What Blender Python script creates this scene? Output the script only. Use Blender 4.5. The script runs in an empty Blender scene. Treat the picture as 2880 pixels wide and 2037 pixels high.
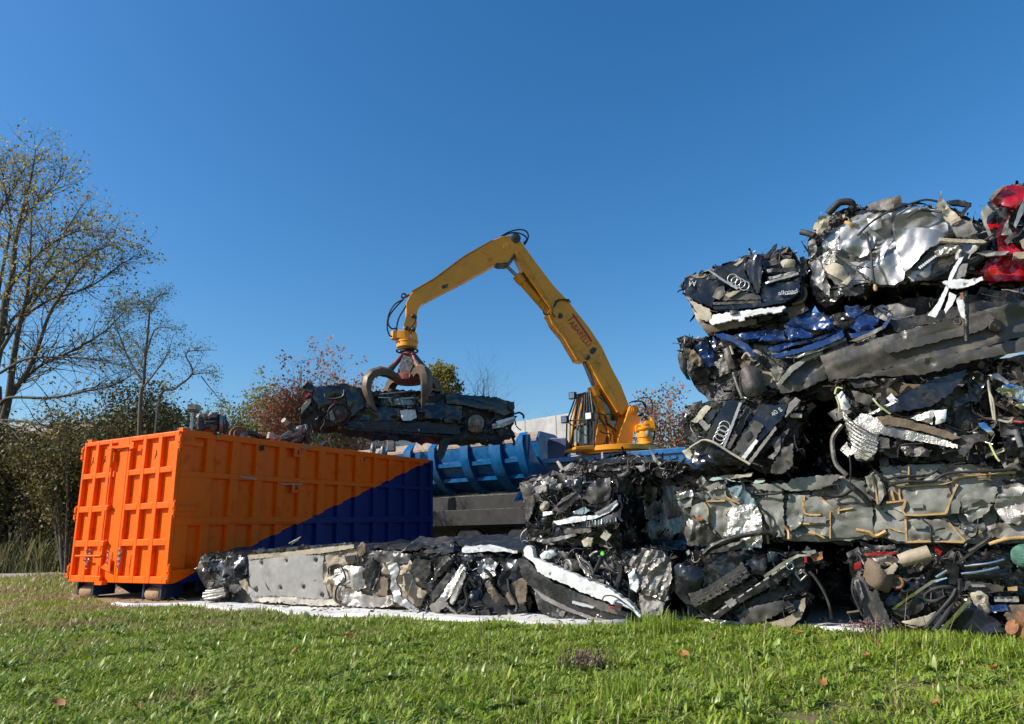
import bpy, math, random
import numpy as np
from math import sin, cos, pi, radians as RAD
from mathutils import Vector as V, Matrix, noise
from mathutils.geometry import delaunay_2d_cdt
random.seed(7); rng = np.random.default_rng(7)
S = bpy.context.scene; COL = S.collection
# ------------------------------------------------------------------ camera
PITCH, ROLL, FOC, CH = RAD(13.608), RAD(1.544), 1895.2, 0.992
cf = V((0, cos(PITCH), sin(PITCH))); r0 = V((1, 0, 0)); u0 = V((0, -sin(PITCH), cos(PITCH)))
cr = r0*cos(ROLL) - u0*sin(ROLL); cu = r0*sin(ROLL) + u0*cos(ROLL); CP = V((0, 0, CH))
cam = bpy.data.cameras.new('camera'); camo = bpy.data.objects.new('camera', cam); COL.objects.link(camo)
cam.sensor_width = 36; cam.lens = 36*FOC/2880; cam.clip_start = .05; cam.clip_end = 3000
camo.matrix_world = Matrix(((cr.x, cu.x, -cf.x, 0), (cr.y, cu.y, -cf.y, 0), (cr.z, cu.z, -cf.z, CH), (0, 0, 0, 1)))
S.camera = camo
# photograph coordinates (2880 wide) -> points in the world; T[k] are the close-ups the outlines were read from
T = {'F': (0, 0, 1), 'D': (0, 0, 1/1.25436), '1': (1850, 650, 3.247), '2': (2250, 480, 3.1238), '3': (1850, 1080, 3.3836),
     '4': (2300, 980, 2.8), '5': (1400, 1250, 2.9527), '6': (1850, 1480, 4.1745), '7': (2330, 1480, 4.1745), '8': (540, 1480, 2.4426),
     '9': (960, 1180, 3.8267), 't': (540, 950, 4.9217), 'g': (1000, 860, 5.4133), 'c': (1560, 1060, 6.2467),
     'a': (800, 620, 2.3886), 'b': (1400, 620, 2.225), 'd': (0, 1100, 2.3194), 'e': (200, 1180, 3.0071), 'f': (560, 1180, 2.7068)}
def FP(k, x, y):
    ox, oy, s = T[k]; return ox + x/s, oy + y/s
def ray(k, x, y):
    X, Y = FP(k, x, y); return cf + cr*((X-1440)/FOC) - cu*((Y-1018.5)/FOC)
def atY(k, x, y, Y):
    d = ray(k, x, y); return CP + d*(Y/d.y)
def onp(k, x, y, p0, n):
    d = ray(k, x, y); return CP + d*((p0-CP).dot(n)/d.dot(n))
def gnd(k, x, y, z=0.):
    return onp(k, x, y, V((0, 0, z)), V((0, 0, 1)))
def pts(s):
    return [tuple(float(v) for v in q.split(',')) for q in s.split()]
# ------------------------------------------------------------------ world and sun
SAZ, SEL = RAD(-104), RAD(36)
w = bpy.data.worlds.new('World'); S.world = w; w.use_nodes = True
nt = w.node_tree; bg = nt.nodes['Background']
sky = nt.nodes.new('ShaderNodeTexSky'); sky.sky_type = 'NISHITA'; sky.sun_disc = False
sky.sun_elevation = SEL; sky.sun_rotation = SAZ; sky.altitude = 200; sky.air_density = 1.3; sky.dust_density = 1.0; sky.ozone_density = 6
hs = nt.nodes.new('ShaderNodeHueSaturation'); hs.inputs['Saturation'].default_value = 1.24
nt.links.new(sky.outputs[0], hs.inputs['Color']); nt.links.new(hs.outputs[0], bg.inputs[0]); bg.inputs[1].default_value = .111
sl = bpy.data.lights.new('sun', 'SUN'); sl.energy = 4.7; sl.angle = RAD(.5); sl.color = (1, .93, .83)
so = bpy.data.objects.new('sun', sl); COL.objects.link(so)
sd = V((sin(SAZ)*cos(SEL), cos(SAZ)*cos(SEL), sin(SEL))); so.rotation_euler = sd.to_track_quat('Z', 'Y').to_euler(); so.location = sd*60
S.view_settings.view_transform = 'Standard'; S.view_settings.look = 'None'; S.view_settings.exposure = .45; S.view_settings.gamma = 1
# ------------------------------------------------------------------ materials
M = {}
def mat(name, col, rough=.5, metal=0., var=.25, vs=7., dirt=None, da=.0, ds=5., bump=0., bs=30., coat=0., col2=None, c2s=12., c2a=.5, spec=.5, rv=.15):
    m = bpy.data.materials.new(name); m.use_nodes = True; n = m.node_tree.nodes; L = m.node_tree.links
    b = n['Principled BSDF']; tc = n.new('ShaderNodeTexCoord')
    def nz(scale, det=5, rgh=.6):
        t = n.new('ShaderNodeTexNoise'); t.inputs['Scale'].default_value = scale; t.inputs['Detail'].default_value = det
        t.inputs['Roughness'].default_value = rgh; L.new(tc.outputs['Object'], t.inputs['Vector']); return t
    def ramp(src, a, c):
        r = n.new('ShaderNodeMapRange'); r.inputs[1].default_value = a; r.inputs[2].default_value = c; L.new(src, r.inputs[0]); return r.outputs[0]
    def mix(fac, a, c):
        x = n.new('ShaderNodeMix'); x.data_type = 'RGBA'
        if isinstance(fac, float): x.inputs[0].default_value = fac
        else: L.new(fac, x.inputs[0])
        for i, v in ((6, a), (7, c)):
            if isinstance(v, tuple): x.inputs[i].default_value = (*v, 1)
            else: L.new(v, x.inputs[i])
        return x.outputs[2]
    t = nz(vs); c = mix(ramp(t.outputs[0], .3, .7), tuple(v*(1-var) for v in col), tuple(min(1, v*(1+var)) for v in col))
    if col2:
        t2 = nz(c2s, 4, .55); c = mix(ramp(t2.outputs[0], c2a, c2a+.06), c, col2)
    rs = ramp(t.outputs[0], .3, .7); rr = n.new('ShaderNodeMapRange'); L.new(rs, rr.inputs[0])
    rr.inputs[3].default_value = max(.03, rough-rv); rr.inputs[4].default_value = min(1, rough+rv); ro = rr.outputs[0]
    mo = None
    if dirt:
        t3 = nz(ds, 8, .68); f = ramp(t3.outputs[0], .6-.3*da, .86-.2*da)
        c = mix(f, c, dirt); q = n.new('ShaderNodeMix'); L.new(f, q.inputs[0]); L.new(ro, q.inputs[2]); q.inputs[3].default_value = .85; ro = q.outputs[0]
        if metal:
            q2 = n.new('ShaderNodeMix'); L.new(f, q2.inputs[0]); q2.inputs[2].default_value = metal; q2.inputs[3].default_value = 0; mo = q2.outputs[0]
    L.new(c, b.inputs['Base Color']); L.new(ro, b.inputs['Roughness'])
    if mo: L.new(mo, b.inputs['Metallic'])
    else: b.inputs['Metallic'].default_value = metal
    b.inputs['Coat Weight'].default_value = coat; b.inputs['Coat Roughness'].default_value = .08; b.inputs['Specular IOR Level'].default_value = spec
    if bump:
        t4 = nz(bs, 4, .6); bp = n.new('ShaderNodeBump'); bp.inputs['Strength'].default_value = bump; bp.inputs['Distance'].default_value = .02
        L.new(t4.outputs[0], bp.inputs['Height']); L.new(bp.outputs[0], b.inputs['Normal'])
    M[name] = m
    return m
BR = (.2, .14, .085)
mat('black_paint', (.008, .009, .012), .2, 0, .3, dirt=(.1, .09, .08), da=.14, ds=9, bump=.04, bs=9, coat=.25, spec=.4)
mat('black_plastic', (.015, .0145, .014), .42, 0, .4, dirt=(.09, .075, .055), da=.28, ds=7, bump=.3, bs=25)
mat('dark_grey', (.04, .038, .036), .5, 0, .4, dirt=BR, da=.3, bump=.3)
mat('undertray', (.062, .057, .05), .4, 0, .3, 4, dirt=(.17, .14, .105), da=.35, ds=4, bump=.15, bs=14)
mat('mid_grey', (.2, .19, .175), .5, 0, .35, dirt=BR, da=.35, bump=.3)
mat('dusty_tray', (.3, .285, .265), .75, 0, .22, 3, dirt=(.13, .12, .11), da=.42, ds=3.2, bump=.15, bs=12)
mat('silver_paint', (.33, .33, .33), .46, .75, .15, 4, dirt=(.16, .15, .14), da=.08, ds=9, bump=.06, bs=8, coat=.1)
mat('alu', (.7, .67, .62), .34, .75, .3, 14, dirt=(.08, .07, .06), da=.45, ds=13, bump=.6, bs=60)
mat('steel', (.3, .285, .265), .4, .8, .3, 10, dirt=(.06, .045, .035), da=.5, ds=9, bump=.3)
mat('emblem', (.45, .45, .44), .3, .5, .1)
mat('chrome', (.75, .74, .75), .14, 1, .1, rv=.06)
mat('white_paint', (.7, .7, .69), .35, 0, .06, dirt=(.25, .22, .18), da=.25, ds=9, bump=.1)
mat('cream', (.4, .355, .265), .7, 0, .22, dirt=(.15, .11, .08), da=.3, ds=8, bump=.3)
mat('quilt', (.46, .42, .36), .55, .2, .15, 9, dirt=(.34, .28, .2), da=.35, ds=6, bump=.3, bs=130)
mat('foil', (.38, .355, .32), .4, .6, .2, 9, dirt=(.2, .17, .13), da=.35, ds=7, bump=.3, bs=120)
mat('beige', (.33, .265, .185), .6, 0, .2, dirt=(.16, .12, .08), da=.3, ds=6, bump=.3)
mat('brown', (.16, .115, .075), .75, 0, .4, dirt=(.04, .03, .025), da=.4, ds=7, bump=.4)
mat('blue_paint', (.01, .035, .135), .22, .1, .25, dirt=(.2, .2, .22), da=.22, ds=6, bump=.25, bs=9, coat=.5)
mat('worn_black', (.01, .0095, .009), .2, 0, .3, dirt=(.1, .095, .09), da=.06, ds=8, bump=.05, bs=9, coat=.4)
mat('navy_paint', (.011, .013, .022), .22, 0, .3, dirt=(.1, .095, .09), da=.18, ds=8, bump=.05, bs=9, coat=.2, spec=.4)
mat('red_paint', (.42, .006, .012), .22, .1, .25, dirt=(.03, .015, .015), da=.25, ds=6, bump=.2, bs=9, coat=.6)
mat('primer', (.2, .2, .17), .42, 0, .25, 4, dirt=(.065, .058, .045), da=.38, ds=6, bump=.15, bs=14)
mat('sealant', (.46, .28, .11), .6, 0, .2, dirt=(.12, .08, .04), da=.2, ds=10, bump=.4)
mat('rust', (.24, .105, .045), .85, 0, .5, 12, dirt=(.05, .03, .02), da=.4, ds=9, bump=.5)
mat('rubber', (.018, .018, .018), .7, 0, .3, bump=.2)
mat('red_plastic', (.24, .015, .015), .3, 0, .2)
mat('green_net', (.06, .17, .12), .8, 0, .4, 20, bump=.8, bs=70)
mat('lime', (.1, .6, .05), .5)
mat('wire_yellow', (.5, .5, .2), .6)
mat('core', (.008, .0075, .007), .45, 0, .5, 9, col2=(.035, .029, .023), c2s=13, c2a=.55, dirt=(.06, .045, .03), da=.1, ds=11, bump=.7, bs=22)
mat('lettering_red', (.42, .02, .02), .5)
mat('lettering_white', (.5, .5, .5), .35)
mat('lettering_black', (.01, .01, .01), .5)
mat('crane_yellow', (.8, .3, .0), .38, 0, .08, 3, dirt=(.2, .1, .015), da=.2, ds=2.5, bump=.015, bs=12, coat=.15)
mat('crane_yellow_worn', (.7, .26, .0), .45, 0, .15, 4, dirt=(.08, .05, .02), da=.38, ds=4, bump=.03, bs=12)
mat('claw_steel', (.13, .105, .08), .5, .5, .35, 7, dirt=(.2, .085, .03), da=.5, ds=5, bump=.3)
mat('claw_red', (.2, .028, .018), .5, 0, .3, 6, dirt=(.07, .04, .03), da=.4, ds=7, bump=.2)
mat('plate_dark', (.045, .045, .043), .5, .3, .3, 8, dirt=(.2, .19, .18), da=.3, ds=14, bump=.2)
mat('press_blue', (.004, .1, .28), .34, 0, .2, 4, dirt=(.1, .09, .08), da=.12, ds=6, bump=.06)
mat('press_rust', (.33, .24, .17), .8, 0, .25, 5, dirt=(.04, .11, .2), da=.4, ds=7, bump=.2)
mat('chassis', (.012, .012, .012), .6, 0, .4, dirt=(.05, .045, .04), da=.3, ds=4, bump=.2)
mat('fender_lit', (.06, .058, .054), .6, 0, .25, dirt=(.08, .07, .06), da=.35, ds=4)
mat('glass', (.05, .07, .075), .06, .4, .3)
mat('glass_pale', (.16, .22, .23), .1, 0, .3)
mat('lens', (.75, .75, .72), .25, 0, .1)
mat('wood', (.36, .23, .12), .8, 0, .25, 20, dirt=(.14, .09, .05), da=.3, bump=.5, bs=40)
mat('bark', (.105, .085, .06), .9, 0, .4, 9, bump=.8, bs=25, col2=(.2, .18, .14), c2s=4, c2a=.62)
mat('twig', (.085, .062, .045), .9, 0, .4, 9)
mat('pale_stem', (.25, .19, .12), .9, 0, .3, 9)
mat('concrete', (.5, .48, .445), .9, 0, .22, 1.3, dirt=(.33, .31, .29), da=.42, ds=5, bump=.3, bs=9)
mat('whitewash', (.72, .71, .68), .9, 0, .06, 2, bump=.1)
mat('roof', (.42, .38, .3), .85, 0, .2, 2, dirt=(.2, .18, .14), da=.35, ds=2)
mat('tarp', (.7, .685, .65), .55, 0, .1, 3, dirt=(.33, .29, .23), da=.38, ds=3, bump=.35, bs=9)
mat('sand', (.34, .23, .135), .95, 0, .25, 3, dirt=(.12, .08, .05), da=.35, ds=6, bump=.5, bs=50)
mat('gravel', (.2, .175, .14), .95, 0, .3, 3, dirt=(.16, .13, .1), da=.3, ds=8, bump=.4, bs=60)
mat('path', (.38, .33, .29), .95, 0, .2, 3, dirt=(.2, .16, .13), da=.3, ds=8, bump=.4, bs=60)
mat('soil', (.13, .14, .04), 1, 0, .45, 2.2, col2=(.17, .12, .06), c2s=1.1, c2a=.52, bump=.8, bs=40)
# leaves: colour per leaf, some light passes through
def leafmat(name, cols, tr=.4, rough=.55, spec=.3):
    m = bpy.data.materials.new(name); m.use_nodes = True; n = m.node_tree.nodes; L = m.node_tree.links; b = n['Principled BSDF']
    g = n.new('ShaderNodeNewGeometry'); r = n.new('ShaderNodeValToRGB'); e = r.color_ramp.elements
    e[0].color = (*cols[0], 1); e[1].color = (*cols[-1], 1)
    for i, c in enumerate(cols[1:-1]): x = e.new((i+1)/(len(cols)-1)); x.color = (*c, 1)
    L.new(g.outputs['Random Per Island'], r.inputs[0]); L.new(r.outputs[0], b.inputs['Base Color'])
    b.inputs['Roughness'].default_value = rough; b.inputs['Specular IOR Level'].default_value = spec
    t = n.new('ShaderNodeBsdfTranslucent'); L.new(r.outputs[0], t.inputs[0]); mx = n.new('ShaderNodeMixShader'); mx.inputs[0].default_value = tr
    L.new(b.outputs[0], mx.inputs[1]); L.new(t.outputs[0], mx.inputs[2]); L.new(mx.outputs[0], n['Material Output'].inputs[0]); M[name] = m; return m
leafmat('leaf_autumn', [(.36, .26, .05), (.17, .19, .04), (.5, .38, .1), (.34, .17, .03), (.13, .16, .04), (.42, .37, .14)], .45)
leafmat('leaf_locust', [(.075, .120, .045), (.120, .150, .060), (.180, .165, .075)])
leafmat('leaf_thicket', [(.06, .065, .02), (.15, .1, .03), (.04, .05, .017), (.3, .23, .07), (.09, .1, .03), (.05, .045, .02)], .35)
leafmat('leaf_willow', [(.150, .188, .066), (.244, .263, .104), (.338, .300, .131), (.188, .169, .066)])
leafmat('leaf_redbrown', [(.450, .160, .085), (.281, .094, .056), (.562, .281, .112), (.356, .150, .085)])
leafmat('leaf_golden', [(.300, .255, .045), (.150, .180, .045), (.450, .300, .060), (.105, .150, .038), (.360, .225, .060)])
leafmat('leaf_pink', [(.540, .150, .090), (.375, .105, .075), (.300, .240, .090), (.180, .195, .075), (.450, .180, .090)])
leafmat('leaf_weed', [(.12, .18, .05), (.2, .22, .09), (.3, .26, .14), (.16, .19, .07)])
leafmat('leaf_fallen', [(.42, .2, .06), (.3, .15, .05), (.46, .26, .09)], .2)
# grass: per-blade tint plus broad dry patches
def grassmat(name, cols, dry):
    m = leafmat(name, cols, .38, .42, .45); n = m.node_tree.nodes; L = m.node_tree.links; b = n['Principled BSDF']
    ramp = [x for x in n if x.type == 'VALTORGB'][0]
    tc = n.new('ShaderNodeTexCoord'); t = n.new('ShaderNodeTexNoise'); t.inputs['Scale'].default_value = .8; t.inputs['Detail'].default_value = 3
    L.new(tc.outputs['Object'], t.inputs['Vector'])
    sx = n.new('ShaderNodeSeparateXYZ'); L.new(tc.outputs['Object'], sx.inputs[0])
    ax = n.new('ShaderNodeMapRange'); L.new(sx.outputs[0], ax.inputs[0]); ax.inputs[1].default_value = 1; ax.inputs[2].default_value = -7; ax.inputs[3].default_value = -.06; ax.inputs[4].default_value = .1
    ay = n.new('ShaderNodeMapRange'); L.new(sx.outputs[1], ay.inputs[0]); ay.inputs[1].default_value = 4; ay.inputs[2].default_value = 10; ay.inputs[3].default_value = -.05; ay.inputs[4].default_value = .07
    s1 = n.new('ShaderNodeMath'); L.new(t.outputs[0], s1.inputs[0]); L.new(ax.outputs[0], s1.inputs[1])
    s2 = n.new('ShaderNodeMath'); L.new(s1.outputs[0], s2.inputs[0]); L.new(ay.outputs[0], s2.inputs[1])
    mr = n.new('ShaderNodeMapRange'); L.new(s2.outputs[0], mr.inputs[0]); mr.inputs[1].default_value = .52; mr.inputs[2].default_value = .78
    x = n.new('ShaderNodeMix'); x.data_type = 'RGBA'; L.new(mr.outputs[0], x.inputs[0]); L.new(ramp.outputs[0], x.inputs[6]); x.inputs[7].default_value = (*dry, 1)
    for k in n:
        if k.type == 'BSDF_TRANSLUCENT': L.new(x.outputs[2], k.inputs[0])
    L.new(x.outputs[2], b.inputs['Base Color'])
grassmat('grass', [(.19, .31, .018), (.33, .42, .04), (.23, .36, .022), (.43, .45, .1), (.09, .18, .012), (.36, .43, .06)], (.4, .29, .15))
leafmat('straw', [(.36, .29, .16), (.25, .18, .09), (.4, .35, .2), (.2, .13, .08)], .2)
# ------------------------------------------------------------------ objects
WL = {}
def thing(name, label, cat, loc=(0, 0, 0), group=None):
    o = bpy.data.objects.new(name, None); COL.objects.link(o); o.location = loc; o.empty_display_size = .2
    o['label'] = label; o['category'] = cat
    if group: o['group'] = group
    WL[o.name] = V(loc); return o
def tag(o, label=None, cat=None, group=None, kind=None):
    for k, v in (('label', label), ('category', cat), ('group', group), ('kind', kind)):
        if v: o[k] = v
    return o
def emit(name, vs, fs, m, parent=None, smooth=None, label=None, kind=None):
    """vs in world coordinates (or the frame of the parent thing when that thing is rotated); one mesh object"""
    off = WL.get(parent.name, V((0, 0, 0))) if parent else V((0, 0, 0))
    me = bpy.data.meshes.new(name); me.from_pydata([tuple(V(v)-off) for v in vs], [], fs)
    return fin(me, name, m, parent, off, smooth, label, kind)
def fin(me, name, m, parent, off, smooth, label=None, kind=None):
    for x in (m if isinstance(m, (list, tuple)) else [m]): me.materials.append(M[x])
    if smooth is not None:
        me.polygons.foreach_set('use_smooth', [True]*len(me.polygons))
        if smooth < 180: me.set_sharp_from_angle(angle=RAD(smooth))
    me.update()
    o = bpy.data.objects.new(name, me); COL.objects.link(o)
    if parent: o.parent = parent
    WL[o.name] = off
    if label: o['label'] = label
    if kind: o['kind'] = kind
    return o
class MB:
    """collects shapes, builds ONE mesh object"""
    def __init__(s): s.v = []; s.f = []; s.mi = []
    def add(s, vs, fs, i=0):
        n = len(s.v); s.v += [V(v) for v in vs]; s.f += [tuple(n+q for q in f) for f in fs]; s.mi += [i]*len(fs); return s
    def box(s, a, b, i=0, bev=0, fr=None):
        x0, y0, z0 = a; x1, y1, z1 = b
        vs = [V((x, y, z)) for z in (z0, z1) for x, y in ((x0, y0), (x1, y0), (x1, y1), (x0, y1))]
        if fr: vs = [fr(v) for v in vs]
        return s.add(vs, [(3, 2, 1, 0), (4, 5, 6, 7), (0, 1, 5, 4), (1, 2, 6, 5), (2, 3, 7, 6), (3, 0, 4, 7)], i)
    def tube(s, path, r, n=8, i=0, cap=True):
        P = [V(p) for p in path]; R = r if isinstance(r, (list, tuple)) else [r]*len(P)
        t0 = (P[1]-P[0]).normalized(); up = V((0, 0, 1)) if abs(t0.z) < .9 else V((1, 0, 0)); a = t0.cross(up).normalized()
        vs = []; fs = []
        for k, p in enumerate(P):
            t = (P[min(k+1, len(P)-1)]-P[max(k-1, 0)])
            if t.length < 1e-9: t = t0
            t = t.normalized(); a = a-t*a.dot(t); a = a.normalized() if a.length > 1e-6 else t.orthogonal().normalized(); b = t.cross(a)
            vs += [p+(a*cos(2*pi*j/n)+b*sin(2*pi*j/n))*R[k] for j in range(n)]
        for k in range(len(P)-1):
            for j in range(n):
                q = (j+1) % n; fs.append((k*n+j, k*n+q, (k+1)*n+q, (k+1)*n+j))
        if cap: fs.append(tuple(range(n))[::-1]); fs.append(tuple((len(P)-1)*n+j for j in range(n)))
        return s.add(vs, fs, i)
    def cyl(s, p, q, r, n=16, i=0, r2=None): return s.tube([p, q], [r, r2 if r2 is not None else r], n, i)
    def prism(s, poly, d, i=0):
        """poly: 3-D outline, extruded along d"""
        n = len(poly); d = V(d); vs = [V(p) for p in poly]+[V(p)+d for p in poly]
        fs = [tuple(range(n))[::-1], tuple(range(n, 2*n))]+[(j, (j+1) % n, n+(j+1) % n, n+j) for j in range(n)]
        return s.add(vs, fs, i)
    def lathe(s, prof, c, ax=V((0, 0, 1)), n=20, i=0):
        ax = V(ax).normalized(); a = ax.orthogonal().normalized(); b = ax.cross(a); vs = []; fs = []
        for r, z in prof: vs += [V(c)+ax*z+(a*cos(2*pi*j/n)+b*sin(2*pi*j/n))*r for j in range(n)]
        for k in range(len(prof)-1):
            for j in range(n): q = (j+1) % n; fs.append((k*n+j, k*n+q, (k+1)*n+q, (k+1)*n+j))
        fs.append(tuple(range(n))[::-1]); fs.append(tuple((len(prof)-1)*n+j for j in range(n)))
        return s.add(vs, fs, i)
    def torus(s, c, ax, R, r, n=28, m=8, i=0, sc=None):
        ax = V(ax).normalized(); a = ax.orthogonal().normalized(); b = ax.cross(a); vs = []; fs = []
        for k in range(n):
            d = a*cos(2*pi*k/n)+b*sin(2*pi*k/n)
            vs += [V(c)+d*(R+r*cos(2*pi*j/m))+ax*(r*sin(2*pi*j/m)) for j in range(m)]
        for k in range(n):
            for j in range(m): fs.append((k*m+j, ((k+1) % n)*m+j, ((k+1) % n)*m+(j+1) % m, k*m+(j+1) % m))
        return s.add(vs, fs, i)
    def build(s, name, m, parent=None, smooth=None, label=None, kind=None, bevel=0):
        o = emit(name, s.v, s.f, m, parent, smooth, label, kind)
        if max(s.mi, default=0): o.data.polygons.foreach_set('material_index', s.mi)
        if bevel:
            b = o.modifiers.new('bevel', 'BEVEL'); b.width = bevel; b.segments = 2; b.limit_method = 'ANGLE'; b.angle_limit = RAD(40)
        return o
def spline(ps, n=6):
    P = [V(p) for p in ps]; out = []
    for k in range(len(P)-1):
        a = P[max(k-1, 0)]; b = P[k]; c = P[k+1]; d = P[min(k+2, len(P)-1)]
        for j in range(n):
            t = j/n; out.append(.5*((2*b)+(c-a)*t+(2*a-5*b+4*c-d)*t*t+(3*b-a-3*c+d)*t**3))
    return out+[P[-1]]
def text(body, name, m, parent, origin, ax, ay, size, depth=.003, sx=1.):
    c = bpy.data.curves.new(name, 'FONT'); c.body = body; c.size = size; c.extrude = depth; c.align_x = 'CENTER'; c.align_y = 'CENTER'
    t = bpy.data.objects.new(name, c); COL.objects.link(t); dg = bpy.context.evaluated_depsgraph_get(); dg.update()
    me = bpy.data.meshes.new_from_object(t.evaluated_get(dg)); bpy.data.objects.remove(t)
    ax = V(ax).normalized(); ay = V(ay); ay = (ay-ax*ay.dot(ax)).normalized(); az = ax.cross(ay); off = WL[parent.name]; O = V(origin)-off
    for v in me.vertices:
        x, y, z = v.co; v.co = O+ax*(x*sx)+ay*y+az*z
    return fin(me, name, m, parent, off, None)
# ------------------------------------------------------------------ crushed metal
ZU = V((0, 0, 1))
_ht = {}
def _h(i, j, k):
    key = (i, j, k); v = _ht.get(key)
    if v is None: v = _ht[key] = random.Random(i*73856093 ^ j*19349663 ^ k*83492791).random()
    return v
def facet(x, y, k):
    """random heights on a skewed triangular lattice, joined by flat facets: straight folds like crushed sheet metal"""
    s_ = (x+y)*.366; i, j = math.floor(x+s_), math.floor(y+s_); a, c = x+s_-i, y+s_-j
    h0, h3 = _h(i, j, k), _h(i+1, j+1, k)
    return h0*(1-a)+_h(i+1, j, k)*(a-c)+h3*c if a > c else h0*(1-c)+_h(i, j+1, k)*(c-a)+h3*a
def crump(u, z, f, sd, ani=None):
    if ani:
        a, k = ani; c, s_ = cos(a), sin(a); u, z = (u*c+z*s_)*k, -u*s_+z*c
    k = int(sd*10); p = V((u*f*.6, z*f*.6, sd)); x = u*f+.55*noise.noise(p); y = z*f+.55*noise.noise(p+V((9, 4, 0)))
    return 1.25*(facet(x, y, k)-.5)+.55*(facet(x*2.3+5, y*2.3, k+1)-.5)+.3*noise.noise(p*.5)
def inside(x, y, P):
    r = False; j = len(P)-1
    for i in range(len(P)):
        if (P[i][1] > y) != (P[j][1] > y) and x < (P[j][0]-P[i][0])*(y-P[i][1])/(P[j][1]-P[i][1])+P[i][0]: r = not r
        j = i
    return r
def resample(P, res, tear):
    out = []
    for i in range(len(P)):
        a, b = V(P[i]), V(P[(i+1) % len(P)]); n = max(1, int((b-a).length/res))
        nr = (b-a).normalized(); nr = V((-nr.y, nr.x))
        for k in range(n):
            out.append(a.lerp(b, k/n)+(nr*random.uniform(-tear, tear) if k else V((0, 0))))
    return out
def mesh2d(P, res, tear=0.):
    B = resample(P, res, tear); xs = [p.x for p in B]; ys = [p.y for p in B]; I = []
    y = min(ys)+res*.6; row = 0
    while y < max(ys):
        x = min(xs)+res*(.3+.5*(row % 2))
        while x < max(xs):
            q = (x+random.uniform(-.25, .25)*res, y+random.uniform(-.25, .25)*res)
            if inside(q[0], q[1], B): I.append(V(q))
            x += res
        y += res*.87; row += 1
    vs, es, fs, *_ = delaunay_2d_cdt(B+I, [], [list(range(len(B)))], 1, 1e-5)
    cnt = {}
    for f in fs:
        for k in range(len(f)):
            a, b = f[k], f[(k+1) % len(f)]; cnt[(a, b)] = 1
    bd = [e for e in cnt if (e[1], e[0]) not in cnt]
    return vs, fs, bd
class Frame:
    def __init__(s, o, ax, ay):
        s.o = V(o); s.ax = V(ax).normalized(); s.ay = V(ay).normalized(); s.n = s.ax.cross(s.ay).normalized()
    def uv(s, k, x, y, off=0.):
        p = onp(k, x, y, s.o+s.n*off, s.n)-s.o; return (p.dot(s.ax), p.dot(s.ay))
    def at(s, u, v, h=0.): return s.o+s.ax*u+s.ay*v+s.n*h
SEED = [0]
def panel(par, name, m, fr, uv, off=.03, amp=.025, f=6., res=.035, d=.03, ani=None, smooth=24, tear=.009, bow=0., label=None, holes=(), fine=.3):
    SEED[0] += 1; sd = SEED[0]*3.7; m_ = len(uv)
    ar = abs(sum(uv[i][0]*uv[(i+1) % m_][1]-uv[(i+1) % m_][0]*uv[i][1] for i in range(m_)))/2; pe = sum(math.hypot(uv[i][0]-uv[i-1][0], uv[i][1]-uv[i-1][1]) for i in range(m_)); tear = min(tear, .11*2*ar/pe)
    vs, fs, bd = mesh2d(uv, res, tear); us = [v[0] for v in vs]; zs = [v[1] for v in vs]
    cu_, cz = (min(us)+max(us))/2, (min(zs)+max(zs))/2; hu, hz = max(us)-cu_+1e-6, max(zs)-cz+1e-6
    W = []
    for v in vs:
        h = off+1.35*amp*crump(v[0], v[1], f, sd, ani)+bow*(1-((v[0]-cu_)/hu)**2)*(1-.6*((v[1]-cz)/hz)**2)
        if fine and amp > .009: h += amp*fine*crump(v[0]+3, v[1], f*3.2, sd+2, ani)
        e_ = max(abs(v[0]-cu_)/hu, abs(v[1]-cz)/hz)**5; h += amp*1.1*e_*(facet(v[0]*7, v[1]*7, int(sd))-.6)
        for (x, y, r) in holes:
            q = math.hypot(v[0]-x, v[1]-y)
            if q < r*1.6: h -= .03*(1-q/(r*1.6))
        W.append(fr.at(v[0], v[1], h))
    n = len(W); sk = {}
    F_ = [tuple(f_) for f_ in fs]
    for a, b in bd:
        for q in (a, b):
            if q not in sk: sk[q] = len(W); W.append(W[q]-fr.n*d)
        F_.append((b, a, sk[a], sk[b]))
    return emit(name, W, F_, m, par, smooth, label)
SU = V((.8871, -.4615, 0)).normalized(); SB = V((.4615, .8871, 0)).normalized(); SO = V((-4.68, 10.46, 0))
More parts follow.
